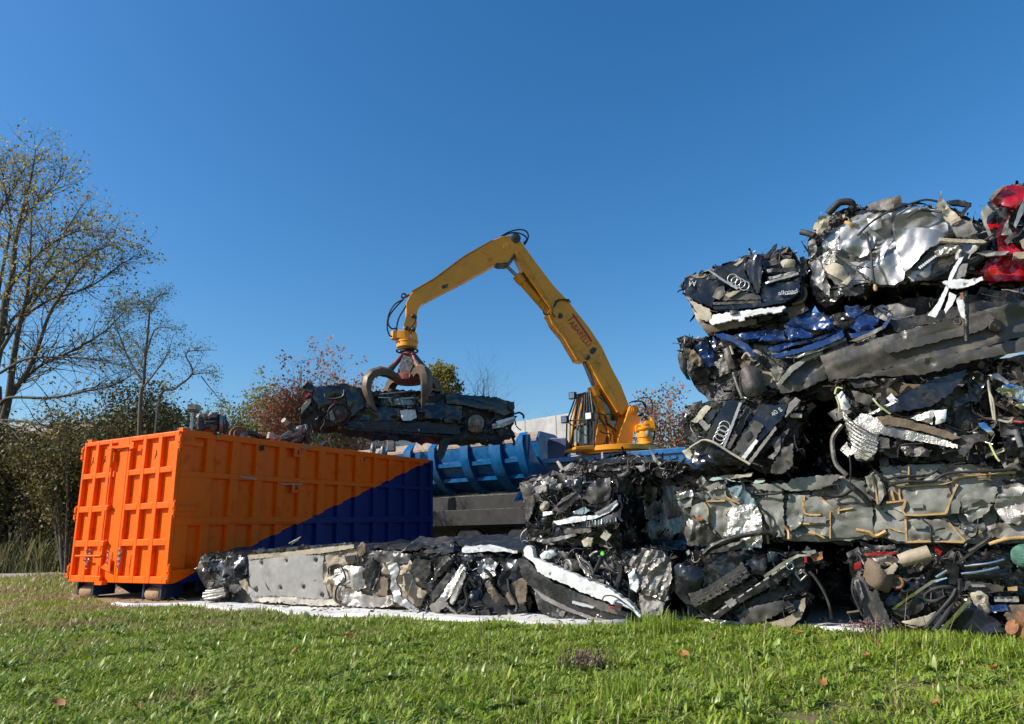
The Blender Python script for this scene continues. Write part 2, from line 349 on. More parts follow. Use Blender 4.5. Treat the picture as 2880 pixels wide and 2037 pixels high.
class Bale:
    def __init__(s, label, k, outline, length, voff=0., fr=None, core='core', group='crushed car bales', name='crushed_car', amp=.1, cat='crushed car'):
        base = fr or Frame(SO, SU, ZU); s.f = Frame(base.o+base.n*voff, base.ax, base.ay); s.B = -s.f.n; s.len = length
        s.k = k; s.poly = [s.f.uv(k, *p) for p in pts(outline)]
        us = [p[0] for p in s.poly]; zs = [p[1] for p in s.poly]; s.u0, s.u1, s.z0, s.z1 = min(us), max(us), min(zs), max(zs)
        b0 = s.f.at((s.u0+s.u1)/2, 0)+s.B*(length/2); s.t = thing(name, label, cat, (b0.x, b0.y, max(0, s.f.at(0, s.z0).z)), group)
        s.n = 0; SEED[0] += 1; sd = SEED[0]*5.1
        vs, fs, bd = mesh2d(s.poly, .065, .03); W = [s.f.at(v[0], v[1], amp*crump(v[0], v[1], 4.5, sd)-.04) for v in vs]
        nxt = {a: b for a, b in bd}; st = bd[0][0]; loop = [st]
        while nxt.get(loop[-1], st) != st and len(loop) < 4000: loop.append(nxt[loop[-1]])
        F_ = [tuple(f_) for f_ in fs]; prev = loop; K = max(3, int(length/.16))
        for k_ in range(1, K+1):
            cur = []
            for q in loop:
                b = s.f.at(vs[q][0], vs[q][1])+s.B*(length*k_/K)
                nv = noise.noise_vector(b*2.3+V((sd, 0, 0)))*.10+noise.noise_vector(b*7+V((sd, 0, 0)))*.05
                pz = b+nv; pz.z = max(pz.z, .012); cur.append(len(W)); W.append(pz)
            for i in range(len(loop)):
                j = (i+1) % len(loop); F_.append((prev[j], prev[i], cur[i], cur[j]))
            prev = cur
        F_.append(tuple(prev))
        for q in range(len(vs)): W[q].z = max(W[q].z, .012)
        s.core = emit('crushed_body', W, F_, core, s.t, 30)
        s.side = Frame(s.f.at(s.u1, 0), s.B, ZU)
        s.top = Frame(s.f.at(0, s.z1-.03), s.f.ax, s.B+V((0, 0, .1)))
    def fr(s, where):
        return {'f': s.f, 's': s.side, 't': s.top}[where]
    def P(s, name, m, q, off=.04, amp=.03, f=6., k=None, w='f', **kw):
        s.n += 1; fr = s.fr(w); off = off+.0013*(s.n % 7)
        uv = [fr.uv(k or s.k, x, y, off) for x, y in pts(q)]
        if w == 't': uv = [(a, min(max(c, 0), s.len) if 0 <= c else (s.len if c < -.6 else 0)) for a, c in uv]
        A = sum(uv[i][0]*uv[(i+1) % len(uv)][1]-uv[(i+1) % len(uv)][0]*uv[i][1] for i in range(len(uv)))
        if A < 0: uv = uv[::-1]
        if 'holes' in kw: kw['holes'] = [fr.uv(k or s.k, x, y, off)+(r,) for x, y, r in kw['holes']]
        kw.setdefault('res', min(.045, max(.018, math.sqrt(abs(A)/2)/14)))
        return panel(s.t, name, m, fr, uv, off, amp, f, **kw)
    def H(s, name, m, q, r=.012, off=.07, k=None, w='f', par=None, wob=.02, n=6):
        fr = s.fr(w); ps = [fr.at(*fr.uv(k or s.k, x, y, off), off+random.uniform(-wob, wob)) for x, y in pts(q)]
        return MB().tube(spline(ps, 5) if len(ps) > 2 else ps, r, n).build(name, m, par or s.t, 60)
    def S(s, name, m, q, hw=.009, off=.1, k=None, h=.006):
        ps = [V(s.f.uv(k or s.k, x, y, off)) for x, y in pts(q)]; ps = [p.to_3d() for p in ps]
        ps = [p.to_2d() for p in spline(ps, 3)] if len(ps) > 2 else ps; vs = []; fs = []
        for i, p in enumerate(ps):
            t = V((ps[min(i+1, len(ps)-1)]-ps[max(i-1, 0)])[:2]).normalized(); nn = V((-t.y, t.x)); p = V(p[:2]); w_ = hw*random.uniform(.6, 1.4)
            for d, hh in ((-w_, off-.04), (-w_*.8, off+h), (w_*.8, off+h), (w_, off-.04)): q_ = p+nn*d; vs.append(s.f.at(q_.x, q_.y, hh))
            if i: a = 4*(i-1); fs += [(a+j, a+4+j, a+5+j, a+1+j)[::-1] for j in range(3)]
        return emit(name, vs, fs, m, s.t, 50)
    def bolts(s, par, q, r=.022, off=.06, k=None, m='steel'):
        for x, y in pts(q):
            c = s.f.at(*s.f.uv(k or s.k, x, y, off), off)
            b = MB(); b.torus(c, s.f.n, r, r*.38, 16, 6); b.lathe([(r*.8, -.012), (r*.8, .002), (r*.35, .004), (r*.3, .012)], c, s.f.n, 12, 1)
            b.build('fastener', [m, 'black_plastic'], par, 40)
    def rings(s, q, R, off=.08, k=None, tilt=0):
        b = MB()
        for x, y in pts(q):
            c = s.f.at(*s.f.uv(k or s.k, x, y, off), off); b.torus(c, s.f.n+s.f.ax*tilt, R, R*.12, 36, 8)
        return b.build('ring_emblem', 'emblem', s.t, 60)
    def word(s, body, m, q, size, off=.08, k=None, sx=1., name='badge_lettering'):
        (x0, y0), (x1, y1) = pts(q); a = s.f.at(*s.f.uv(k or s.k, x0, y0, off), off); b = s.f.at(*s.f.uv(k or s.k, x1, y1, off), off)
        return text(body, name, m, s.t, (a+b)/2, b-a, s.f.n.cross(b-a), size, .003, sx)
    def skins(s, n, pal, pref=0., size=(.16, .42), asp=(.3, .6), off=(-.03, .03)):
        nm = list(pal); wt = [pal[x] for x in nm]; made = 0
        for _ in range(n*12):
            if made >= n: break
            u, z = random.uniform(s.u0, s.u1), random.uniform(s.z0, s.z1)
            if not inside(u, z, s.poly): continue
            a = random.gauss(pref, .45) if random.random() < .75 else random.uniform(0, pi); L_ = random.uniform(*size)/2; W_ = L_*random.uniform(*asp); P = []
            for t in (0, .6, 1.3, 2.3, pi, 3.8, 4.5, 5.5):
                r_ = random.uniform(.65, 1.15); x, y = L_*cos(t)*r_, W_*sin(t)*r_; P.append((u+x*cos(a)-y*sin(a), z+x*sin(a)+y*cos(a)))
            if sum(inside(*q, s.poly) for q in P) < 7: continue
            if s.f.ay.z > .9 and min(s.f.at(*q).z for q in P) < .02: continue
            panel(s.t, 'crumpled_sheet', random.choices(nm, wt)[0], s.f, P, random.uniform(*off), random.uniform(.02, .04), random.uniform(6, 11), .021, .02, (a, random.uniform(.2, .6)), tear=.012); made += 1
    def fill(s, n, pal, size=(.03, .13), side=.12, top=.12, wires=10, depth=(-.1, .02), strip=.42, pref=None, tp=None, skin=True):
        """torn sheet scraps, plastic and wiring squeezed between the panels: too many to count"""
        s.skins(max(5, min(26, int(10*(s.u1-s.u0)*(s.z1-s.z0)+6))), {k: v for k, v in pal.items() if k not in ('core', 'chrome', 'sealant', 'red_plastic', 'white_paint')} | {'steel': pal.get('steel', 0)+1.5, 'silver_paint': pal.get('silver_paint', 0)+.8}, pref or 0., (.2, .55)) if skin else None
        n = int(n*.8); size = (size[0]*.7, size[1]*.72); wires = int(wires*1.8); names = list(pal); wt = [pal[x] for x in names]; b = MB(); bd = resample(s.poly, .05, 0); zc = (s.z0+s.z1)/2
        for _ in range(n):
            r = random.random()
            if r < side+top:
                q = random.choice(bd); 
                lo = s.u1-.12 if r < side else s.z1-.25
                for _t in range(60):
                    if (q.x > s.u0+.6*(s.u1-s.u0) if r < side else q.y > zc+.2*(s.z1-s.z0)): break
                    q = random.choice(bd)
                e = random.random()**2*min(s.len, 1.6); c = s.f.at(q.x, q.y)+s.B*e
                nn = s.f.ax if r < side else V((0, 0, 1))
                if r >= side: c.z += random.uniform(-.03, .03)
                else: c += s.f.ax*random.uniform(-.03, .05)
            else:
                for _t in range(200):
                    q = (random.uniform(s.u0, s.u1), random.uniform(s.z0, s.z1))
                    if inside(q[0], q[1], s.poly): break
                c = s.f.at(q[0], q[1], random.uniform(*depth)); nn = s.f.n
            c.z = max(c.z, .04)
            nn = (nn*1.0+V((random.gauss(0, 1), random.gauss(0, 1), random.gauss(0, 1)))*.5).normalized()
            ang = random.gauss(pref, .5) if pref is not None and random.random() < .6 else random.uniform(0, pi)
            x0 = (s.f.ax*cos(ang)+s.f.ay*sin(ang)); x0 = (x0-nn*x0.dot(nn)).normalized(); y0 = nn.cross(x0)
            L_ = random.uniform(*size)*random.choice((.6, 1, 1, 1.5)); Wd = L_*random.uniform(.35, .9)
            if random.random() < strip: L_ *= 1.7; Wd = L_*random.uniform(.08, .2)
            N1, N2 = 5, 3; ben = random.uniform(-1.3, 1.3); fo = random.uniform(-.5, .5); f0 = random.uniform(-.5, .5); vs = []
            e = [random.uniform(.55, 1.1) for _ in range(4)]
            for i in range(N1):
                a = -1+2*i/(N1-1)
                for j in range(N2):
                    t_ = -1+2*j/(N2-1); wd = Wd*((e[0] if t_ < 0 else e[1])*(1-a)/2+(e[2] if t_ < 0 else e[3])*(1+a)/2)
                    h = L_*(ben*.35*a*a+fo*abs(a-f0)+random.uniform(-.09, .09))+wd*random.uniform(-.25, .25)
                    vs.append(c+x0*(L_*a*(1+random.uniform(-.08, .08)))+y0*(wd*t_)+nn*h)
            for v in vs: v.z = max(v.z, .008)
            fs = [(i*N2+j, (i+1)*N2+j, (i+1)*N2+j+1, i*N2+j+1) for i in range(N1-1) for j in range(N2-1)]
            i = random.choices(range(len(names)), wt)[0]; b.add(vs, fs, i)
        b.build('torn_scrap', names, s.t, 50, kind='stuff')
        if wires:
            b = MB(); wm = ['black_plastic', 'rubber', 'black_plastic', 'steel', 'brown', 'mid_grey']
            for _ in range(wires):
                u, z = random.uniform(s.u0, s.u1), random.uniform(s.z0+.1, s.z1); P_ = []
                if not inside(u, z, s.poly): continue
                a = random.uniform(0, 2*pi); st = random.uniform(.04, .1); h = random.uniform(.02, .07)
                for _k in range(random.randint(4, 8)):
                    p = s.f.at(u, z, h); p.z = max(p.z, .02); P_.append(p); a += random.gauss(0, .7); u += st*cos(a); z += st*sin(a); h += random.uniform(-.03, .03)
                    if not inside(u, z, s.poly): u, z = u-1.6*st*cos(a), z-1.6*st*sin(a); a += 2.4
                b.tube(spline(P_, 3), random.uniform(.003, .009), 5, random.choices(range(6), (6, 4, 4, 2, 1, .6))[0])
            b.build('wiring', wm, s.t, 80, kind='stuff')
DK = dict(black_paint=8, black_plastic=6, dark_grey=5, core=3, mid_grey=2., steel=3.2, silver_paint=.9, alu=.6, cream=.25, beige=.5, brown=1., undertray=2, chrome=.2)
def pal(**k): d = dict(DK); d.update(k); return d
GR = 'crushed cars piled in the stack'
# --- low row beside the container
b = Bale('low crushed car showing a dusty grey underbody tray beside the orange container', '8',
  '40,215 70,190 300,195 390,190 1110,150 1200,160 1480,190 1560,300 1620,470 1560,560 1050,565 900,552 420,528 380,535 70,530 60,440 40,330', 1.9, 0, group=GR)
tr = b.P('underbody_tray', 'dusty_tray', '385,215 640,205 905,190 900,330 945,492 840,500 640,478 400,480 375,400 395,330', .07, .012, 2.2, bow=.03, res=.03,
  holes=[(480,250,.03),(655,238,.03),(850,230,.03),(440,437,.035),(613,422,.03),(767,415,.03),(892,470,.03)], ani=(0, .35))
b.bolts(tr, '480,250 655,238 850,230 440,437 613,422 767,415 892,470', .022, .085, m='undertray')
b.P('floor_sheet', 'beige', '905,200 1200,165 1480,195 1560,300 1610,470 1560,550 1050,555 910,540', .03, .06, 7, ani=(.3, .6))
b.P('sill', 'beige', '385,200 640,178 1110,125 1115,150 900,186 640,208 385,228', .09, .015, 5, ani=(0, .3))
b.P('sill', 'black_paint', '415,190 420,165 700,142 1110,112 1120,130 640,180', .05, .02)
b.P('heat_shield', 'quilt', '400,480 640,482 800,490 960,500 1010,545 850,548 640,530 420,520', .06, .03, 5)
b.P('floor_panel', 'beige', '905,190 1140,150 1185,235 1040,270 950,270 960,480 940,490 905,330', .05, .03)
b.P('floor_panel', 'undertray', '1140,200 1300,165 1500,200 1500,250 1420,260 1420,330 1380,330 1330,260 1250,240', .05, .035)
b.P('fuel_tank', 'foil', '975,300 1060,270 1180,280 1200,420 1140,440 1060,400 1040,420 1000,510 990,440', .1, .05, 6, bow=.05)
b.P('heat_shield', 'foil', '1045,440 1110,420 1180,470 1290,490 1380,475 1390,540 1300,560 1190,560 1100,540 1045,565', .1, .05, 6)
b.P('wheel_arch_liner', 'black_plastic', '1180,225 1240,215 1285,330 1250,430 1225,450 1180,400 1170,300', .13, .05, 9, ani=(1.3, .3))
b.P('tunnel', 'brown', '1240,440 1290,340 1340,360 1345,480 1250,475', .1, .02)
b.P('air_duct', 'beige', '1035,200 1130,190 1140,240 1050,250', .1, .01)
b.P('air_duct', 'lettering_black', '1050,207 1118,198 1126,236 1056,243', .115, .004)
b.P('mud_flap', 'brown', '1130,160 1165,108 1195,130 1190,180 1150,215', .1, .03)
b.P('floor_panel', 'beige', '1440,330 1500,280 1540,400 1610,460 1580,500 1480,480', .06, .03)
b.P('engine_block', 'dark_grey', '80,440 230,420 250,480 170,510 90,500', .07, .05, 12)
b.P('crumpled_wing', 'black_paint', '60,250 200,230 370,210 385,330 300,390 170,330 70,310', .07, .07, 5)
b.P('torn_floor', 'beige', '330,380 380,360 400,440 390,470 340,420', .07, .04)
for q in ('80,465 160,455 235,440', '85,485 160,472 240,455', '90,500 170,490 230,470', '95,450 170,440 230,425'): b.H('engine_pipe', 'steel', q, .022, .1)
b.H('brake_hose', 'rubber', '940,330 950,280 1010,270 1060,340 1050,380 1010,400 980,460 990,520 1060,545', .012, .16)
b.H('brake_hose', 'rubber', '80,400 120,375 150,385 145,415', .012, .1); b.H('wiper_arm', 'black_plastic', '672,122 745,78', .018, -.3); b.H('wiper_arm', 'black_plastic', '690,128 740,92', .014, -.3)
b.fill(330, pal(beige=1.2, steel=3), (.025, .09), 0, .3, 12)
b.P('crushed_roof', 'black_plastic', '420,165 1110,118 1480,118 1560,110 1500,185 1110,140 420,190', .02, .03, 5, w='t')
b = Bale('low bale of mangled black and silver scrap left of the white bumper beam', '8',
  '1490,200 1640,185 1900,195 2100,205 2296,230 2310,640 2000,660 1650,650 1590,610 1560,560 1610,480 1560,300', 3.0, .06, group=GR)
b.P('crushed_roof', 'black_plastic', '1760,75 2030,60 2290,60 2290,190 2080,140 1860,130', .03, .02, 4, w='t')
b.P('crushed_roof', 'dark_grey', '1500,120 1560,75 1740,70 1800,100 1760,180 1560,185', .05, .03, 7, w='t')
b.P('window_frame', 'white_paint', '1855,160 1880,128 2030,125 2140,180 2110,200 1900,195', .06, .02, w='t')
b.P('body_sheet', 'black_paint', '1500,205 1900,200 2280,235 2290,620 2000,640 1660,630 1600,580 1620,470', .03, .07, 6, ani=(.9, .5))
b.P('speaker_grille', 'black_plastic', '1490,320 1530,225 1640,235 1640,330 1590,380', .12, .015)
b.P('door_skin', 'black_plastic', '1640,230 1760,200 1800,230 1720,330 1640,400 1590,390', .12, .05, 7, ani=(.8, .4))
b.P('chassis_rail', 'silver_paint', '1330,260 1400,250 1420,300 1400,360 1440,470 1560,590 1540,605 1400,520 1360,430 1365,340', .16, .03, 8, ani=(.5, .4), res=.02)
b.P('exhaust_shield', 'alu', '1700,500 1790,340 1850,260 1880,290 1830,400 1770,480 1720,540', .14, .03, 12, ani=(1.0, .3))
b.P('exhaust_shield', 'steel', '1800,420 1860,300 1885,330 1840,450 1790,540 1760,520', .17, .02, 14, ani=(1.0, .2))
b.P('bracket', 'mid_grey', '1630,550 1720,480 1760,540 1660,615', .14, .015)
b.P('carpet', 'brown', '2150,480 2200,390 2296,340 2296,520 2240,540 2180,540', .1, .03)
b.P('spring', 'dark_grey', '2015,390 2050,365 2140,500 2090,530', .13, .02, 14, bow=.05)
b.P('crumpled_wing', 'silver_paint', '1960,240 2040,215 2100,260 2080,330 1980,330', .1, .06, 9)
b.P('bracket', 'alu', '1980,330 2080,310 2090,340 2000,365', .12, .02)
b.P('bumper_piece', 'black_paint', '1900,330 1980,300 2000,400 1960,520 1900,480', .1, .06)
b.P('bumper_piece', 'black_plastic', '1930,590 2040,570 2050,620 1950,630', .12, .04)
b.P('door_skin', 'black_paint', '1660,400 1740,330 1780,360 1720,470 1640,500', .1, .05)
b.P('strut', 'mid_grey', '1740,550 1760,545 1850,630 1835,645', .15, .01); b.P('strut', 'dark_grey', '1640,540 1700,480 1800,330 1760,320 1660,450', .1, .03)
b.H('rod', 'steel', '1478,500 1512,370', .01, .15)
for q in ('1870,560 1890,500 1880,420 1910,340', '2170,360 2185,450 2230,540 2225,590', '1830,600 1870,560 1900,600 1960,590', '2010,300 2060,350 2040,420'): b.H('hose', 'rubber', q, .022, .13)
b.fill(420, pal(steel=2.5, alu=1.5, silver_paint=1), (.025, .09), .02, .25, 22)
# --- the two on the corner: bumper beam bale and the block on it
b = Bale('bottom bale with a long white bumper beam slanting down over a black bumper', '5',
  '215,865 290,850 700,850 1000,865 1250,868 1400,890 1460,1050 1430,1300 1280,1450 900,1480 700,1500 520,1490 350,1400 280,1200 190,960', 3.0, .02, group=GR)
b.P('bumper_beam', 'white_paint', '210,880 240,840 285,870 300,940 360,965 500,1020 700,1110 860,1170 960,1220 1100,1320 1190,1420 1180,1440 1090,1360 960,1330 860,1290 700,1230 560,1160 430,1110 330,1060 300,985 215,925', .2, .012, 2.5, d=.09, res=.025, holes=[(448,1080,.014),(760,1212,.014)])
b.P('bumper_skin', 'black_plastic', '170,950 250,960 330,1050 450,1130 600,1200 850,1320 1050,1390 1195,1440 1180,1475 950,1475 700,1420 500,1330 330,1220 250,1160 200,1090', .16, .02, 2.5, d=.1, ani=(-.5, .3), bow=.03)
b.P('bumper_trim', 'mid_grey', '285,1190 400,1260 600,1360 800,1440 1000,1470 990,1480 780,1460 560,1380 380,1290', .2, .01, 3, d=.02)
b.P('bumper_skin', 'undertray', '590,1200 700,1250 860,1310 1000,1370 1100,1400 1090,1430 900,1390 700,1330 590,1270', .2, .01, 4)
b.P('splash_guard', 'black_plastic', '300,1210 420,1290 560,1370 740,1450 690,1490 520,1490 360,1400 310,1290', .15, .04, 6)
b.P('label_plate', 'mid_grey', '525,1380 560,1390 540,1440 505,1420', .2, .003); b.P('label_plate', 'lettering_white', '622,1300 720,1325 800,1350 790,1362 700,1345 620,1320', .24, .01)
b.P('crushed_wing', 'steel', '1070,960 1200,900 1290,870 1370,900 1440,1000 1450,1120 1400,1250 1430,1290 1380,1310 1290,1270 1200,1240 1160,1100', .16, .035, 22, ani=(1.1, .35), res=.018, d=.08)
b.P('crushed_wing', 'mid_grey', '1160,1240 1290,1280 1380,1310 1370,1400 1270,1445 1190,1410', .13, .05, 9)
b.P('bracket', 'white_paint', '1070,1080 1130,1040 1170,1150 1150,1230 1100,1200', .2, .03, 10)
b.P('headlight', 'lens', '350,920 400,885 470,880 490,910 440,950 370,950', .15, .01, 8, bow=.05); b.rings('410,917', .028, .22)
b.P('air_hose', 'dark_grey', '260,900 330,890 340,940 290,930', .12, .03); b.P('engine_cover', 'black_plastic', '470,880 640,900 600,960 500,950', .06, .04)
e = MB(); c = b.f.at(*b.f.uv('5', 590, 1010, .1), .1); e.lathe([(.075, -.1), (.075, .02), (.06, .03), (.06, .02), (.03, .02), (.03, .045), (.0, .045)], c, b.f.n+b.f.ax*-.5, 20); e.build('alternator', 'steel', b.t, 40)
b.P('gearbox', 'alu', '660,920 700,940 750,1020 790,1080 740,1100 690,1040 660,980', .1, .04, 12)
for q in ('650,910 700,1000 780,1080', '700,960 760,1000 800,1070', '860,930 900,990 950,1050', '760,930 800,900 830,890'): b.H('coolant_pipe', 'steel', q, .016, .13)
b.H('coolant_hose', 'rubber', '810,1050 850,980 865,920', .022, .15); b.H('coolant_hose', 'rubber', '1030,1000 1020,1080 990,1180', .035, .08)
b.H('coolant_hose', 'black_plastic', '780,1140 840,1140 890,1150', .035, .08); b.H('wire_loop', 'rubber', '870,1300 890,1260 950,1260 1010,1290 1060,1330', .007, .26)
b.H('wire_loop', 'rubber', '905,860 905,900 870,930', .006, .2)
e = MB(); e.lathe([(.02, -.02), (.025, 0), (.02, .02)], b.f.at(*b.f.uv('5', 872, 907, .2), .2), b.f.n, 10); e.build('green_cap', 'lime', b.t, 40)
b.P('connector', 'black_plastic', '970,1310 1030,1330 1020,1385 970,1370', .26, .004); b.P('connector', 'red_plastic', '930,1345 970,1352 960,1370 930,1362', .26, .004)
b.fill(420, pal(steel=3, alu=1.3), (.025, .085), .22, .02, 30)
b = Bale('dark cube of crushed car standing on the bale with the white bumper beam', '5',
  '190,300 260,275 370,255 700,240 960,258 1010,290 1020,560 1015,850 850,855 700,845 480,860 330,850 230,830 200,520', 3.2, .05, group=GR)
b.P('body_sheet', 'black_paint', '230,310 700,260 1000,300 1000,820 480,830 250,800 220,500', .0, .06, 6, ani=(.4, .5))
b.P('bonnet_piece', 'black_paint', '560,300 700,280 700,410 640,390 570,320', .12, .03)
b.P('bonnet_piece', 'black_plastic', '710,440 760,340 860,280 930,275 945,380 920,460 830,500 760,490', .14, .03, 5)
b.P('bonnet_piece', 'black_paint', '850,490 940,420 950,460 900,530 820,530 720,500', .12, .03)
b.P('bumper_piece', 'black_plastic', '455,540 520,460 650,390 700,430 620,500 520,580', .13, .035, 6, ani=(.6, .3))
b.P('bumper_piece', 'dark_grey', '480,520 560,440 640,395 650,405 560,470', .16, .01)
b.P('trim_strip', 'white_paint', '455,640 640,600 800,590 900,540 990,470 1000,500 920,570 800,620 640,650 490,670', .16, .02, 6, d=.03)
b.P('trim_strip', 'silver_paint', '800,570 900,520 985,462 990,475 900,545 820,585', .18, .01, 6, d=.03)
b.P('trim_strip', 'white_paint', '368,560 450,555 455,580 370,597', .16, .02)
g = b.P('grille', 'black_plastic', '720,625 860,600 1000,560 990,640 900,685 740,680', .14, .01)
for i in range(11):
    x = 740+24*i; b.H('grille_slat', 'chrome', f'{x},{640-3*i} {x+4},{682-4*i}', .008, .19, par=g)
b.P('headlight', 'glass_pale', '620,560 720,520 770,550 720,580 640,580', .12, .02)
b.P('bumper_piece', 'mid_grey', '360,790 480,770 640,740 650,760 500,800 370,830', .12, .03); b.P('bumper_piece', 'undertray', '540,680 780,690 770,730 560,750', .1, .04)
b.P('label_plate', 'cream', '850,770 890,710 940,750 900,805', .14, .005); b.P('seat_foam', 'cream', '680,800 740,770 790,780 770,850 720,850', .12, .04)
b.P('headliner', 'mid_grey', '300,350 400,330 420,390 330,410', .1, .05, 9); b.P('headliner', 'beige', '350,520 380,470 420,480 410,540 370,560', .1, .04)
b.P('door_edge', 'dark_grey', '215,440 300,420 320,480 250,640 215,620', .1, .04, 7, ani=(1.5, .4)); b.P('door_edge', 'steel', '360,290 450,270 480,300 390,340', .1, .04)
b.P('headliner', 'mid_grey', '440,310 540,330 520,390 440,370', .1, .06, 10); b.P('air_hose', 'beige', '1150,200 1200,180 1220,280 1160,300', .0, .03, w='s')
b.P('door_skin', 'dark_grey', '1020,290 1080,285 1250,330 1240,420 1150,440 1030,400', .05, .06, 5, w='s'); b.P('door_skin', 'black_paint', '1030,420 1200,450 1230,640 1100,720 1030,640', .05, .07, 4, w='s')
b.P('pillar', 'mid_grey', '1250,220 1280,215 1285,330 1255,340', .1, .02, w='s')
b.H('wire', 'rubber', '710,480 712,560 690,600', .006, .2); b.H('hose', 'dark_grey', '1010,270 1050,260 1085,230 1080,200 1050,205', .03, -.1)
b.fill(480, pal(beige=1.6, cream=.6, steel=1.6), (.025, .09), .22, .14, 24)
# flattened sheets lying across the top of the cube
TF = Frame(SO-SB*-.55, SU, ZU)
b = Bale('flattened black sheets of car body lying across the top of the dark cube', '5',
  '600,240 640,150 780,165 930,108 1250,108 1480,140 1560,180 1500,260 1200,280 800,270', 1.6, 0, fr=Frame(SO+SB*.35, SU, ZU), cat='scrap sheets', name='scrap_sheets', group='')
b.P('roof_sheet', 'black_paint', '780,165 860,120 940,108 1250,108 1400,125 1480,145 1300,150 1000,160 830,180', .08, .02, 3)
b.P('roof_sheet', 'black_plastic', '690,190 900,170 1150,175 1200,190 1150,215 800,220', .1, .04, 6)
b.P('roof_sheet', 'mid_grey', '460,245 520,205 620,150 640,170 600,220', .14, .02); b.P('sill_piece', 'beige', '480,145 500,135 540,190 520,205', .1, .01)
b.P('roof_sheet', 'black_paint', '630,130 700,100 760,130 640,160', .1, .04); b.P('torn_strip', 'steel', '1255,20 1275,40 1310,110 1370,165 1340,180 1290,130', .14, .02, 9, d=.02)
b.P('bracket', 'mid_grey', '1140,180 1220,175 1225,215 1190,230', .15, .02); b.H('hose', 'dark_grey', '970,270 1040,262 1085,235 1080,205 1050,205', .03, .16)
b.fill(240, pal(steel=2, beige=1), (.03, .1), 0, .4, 14, strip=.6, pref=.1)
# --- bottom right pair
b = Bale('bottom bale with a slotted black bumper bar and black number frame slanting across it', '6',
  '200,470 430,290 560,310 1000,285 1400,270 1700,290 1900,310 1920,420 1800,560 1740,800 1700,1100 1540,1180 1100,1180 640,1110 380,1090 240,860 200,700', 3.4, 0, group=GR)
b.P('bumper_corner', 'black_paint', '195,480 240,440 400,470 500,490 560,560 520,690 480,760 300,790 215,790', .16, .03, 3, bow=.07, d=.1)
b.P('bumper_skin', 'black_paint', '560,520 740,330 1000,330 980,460 800,610 640,700 540,720', .14, .04, 4)
b.P('bumper_skin', 'black_paint', '1000,430 1140,350 1260,330 1290,440 1240,580 1100,580 1080,520', .14, .05, 4)
b.P('rear_glass', 'glass', '1280,320 1400,310 1420,400 1300,420', .16, .02, bow=.05)
f_ = b.P('number_frame', 'dark_grey', '355,790 480,760 560,720 700,640 860,530 990,420 1080,560 1060,600 800,760 600,870 430,955', .2, .006, 2, d=.05)
for x, y in pts('420,860 480,830 560,790 640,740 700,720 760,680 830,630 890,590 930,540 990,520 1010,560 960,600 880,640 790,700 700,770 540,850 470,890'):
    b.H('frame_slot', 'lettering_black', f'{x},{y} {x+26},{y-15}', .008, .235, par=f_, wob=0)
b.P('bumper_skin', 'black_paint', '440,960 700,850 1000,680 1150,600 1180,640 900,850 600,1010', .15, .02, 3)
m_ = b.P('bumper_bar', 'black_plastic', '600,1060 700,990 900,850 1200,660 1500,480 1690,370 1730,400 1700,470 1560,560 1300,720 1000,890 800,1020 690,1090', .25, .012, 2, d=.09, res=.025)
for i in range(9):
    x = 660+(1440-660)*i/8; y = 1040-(1040-510)*i/8; b.H('bar_slot', 'mid_grey', f'{x},{y} {x+62},{y-40}', .011, .285, par=m_, wob=0)
b.P('trim_strip', 'chrome', '1240,580 1450,430 1640,330 1780,330 1800,350 1660,360 1480,460 1260,610', .28, .004, 3, d=.015)
b.P('tail_light', 'red_plastic', '1715,355 1750,360 1755,430 1720,430', .3, .004)
b.P('bracket', 'mid_grey', '780,890 870,840 930,900 850,965', .3, .006)
b.P('bumper_underside', 'undertray', '920,1060 1100,940 1400,880 1480,860 1510,960 1400,1040 1200,1130 1000,1150', .18, .02, 5, bow=.04)
b.P('bumper_underside', 'black_plastic', '900,1000 1100,860 1380,730 1500,700 1480,830 1200,930 960,1050', .15, .03, 5)
g = b.P('fog_grille', 'lettering_black', '1480,900 1530,870 1590,920 1620,1000 1570,1035 1510,980', .22, .004)
for q in ('1490,910 1600,1010', '1520,880 1620,980', '1600,930 1500,970', '1615,985 1540,1020'): b.H('grille_bar', 'dark_grey', q, .006, .24, par=g)
b.P('bumper_lip', 'beige', '1230,1160 1500,1080 1640,1000 1690,860 1730,850 1730,960 1680,1080 1560,1180 1400,1185', .2, .012, 4, d=.06)
b.P('bumper_piece', 'black_plastic', '1480,540 1700,480 1790,560 1740,720 1620,800 1500,800 1560,660', .1, .05, 6)
h = MB(); c = [b.f.at(*b.f.uv('6', *q, .25), .25) for q in pts('1620,560 1690,515 1750,575 1680,640')]; h.tube([*c, c[0], c[1]], .012, 6).build('tow_hook_frame', 'steel', b.t, 40)
h = MB(); h.torus(b.f.at(*b.f.uv('6', 1552, 470, .29), .29), b.f.n, .03, .006).build('sensor_ring', 'chrome', b.t, 60)
b.P('crumpled_arch', 'rust', '1800,330 1930,300 1940,380 1830,420', .1, .03); b.P('crumpled_arch', 'mid_grey', '1690,300 1850,280 1860,310 1790,340', .12, .03)
b.H('spoiler_edge', 'black_plastic', '540,330 640,240 800,170 1000,110 1200,75 1340,80 1390,105', .03, .22)
b.P('spoiler', 'dark_grey', '560,320 800,220 1020,160 1020,250 900,290 700,310', .14, .03)
b.H('cable', 'dark_grey', '1780,530 1860,620 1960,780 2020,940 2035,1090', .014, .2)
b.fill(300, pal(steel=1.2), (.025, .08), .2, .12, 16)
b = Bale('bottom bale at the right edge with a dented tan silencer and chrome strips', '7',
  '250,300 600,225 1250,210 2050,290 2296,330 2700,360 2700,1400 2100,1260 1250,1270 740,1230 430,1190 300,620', 3.2, .05, group=GR)
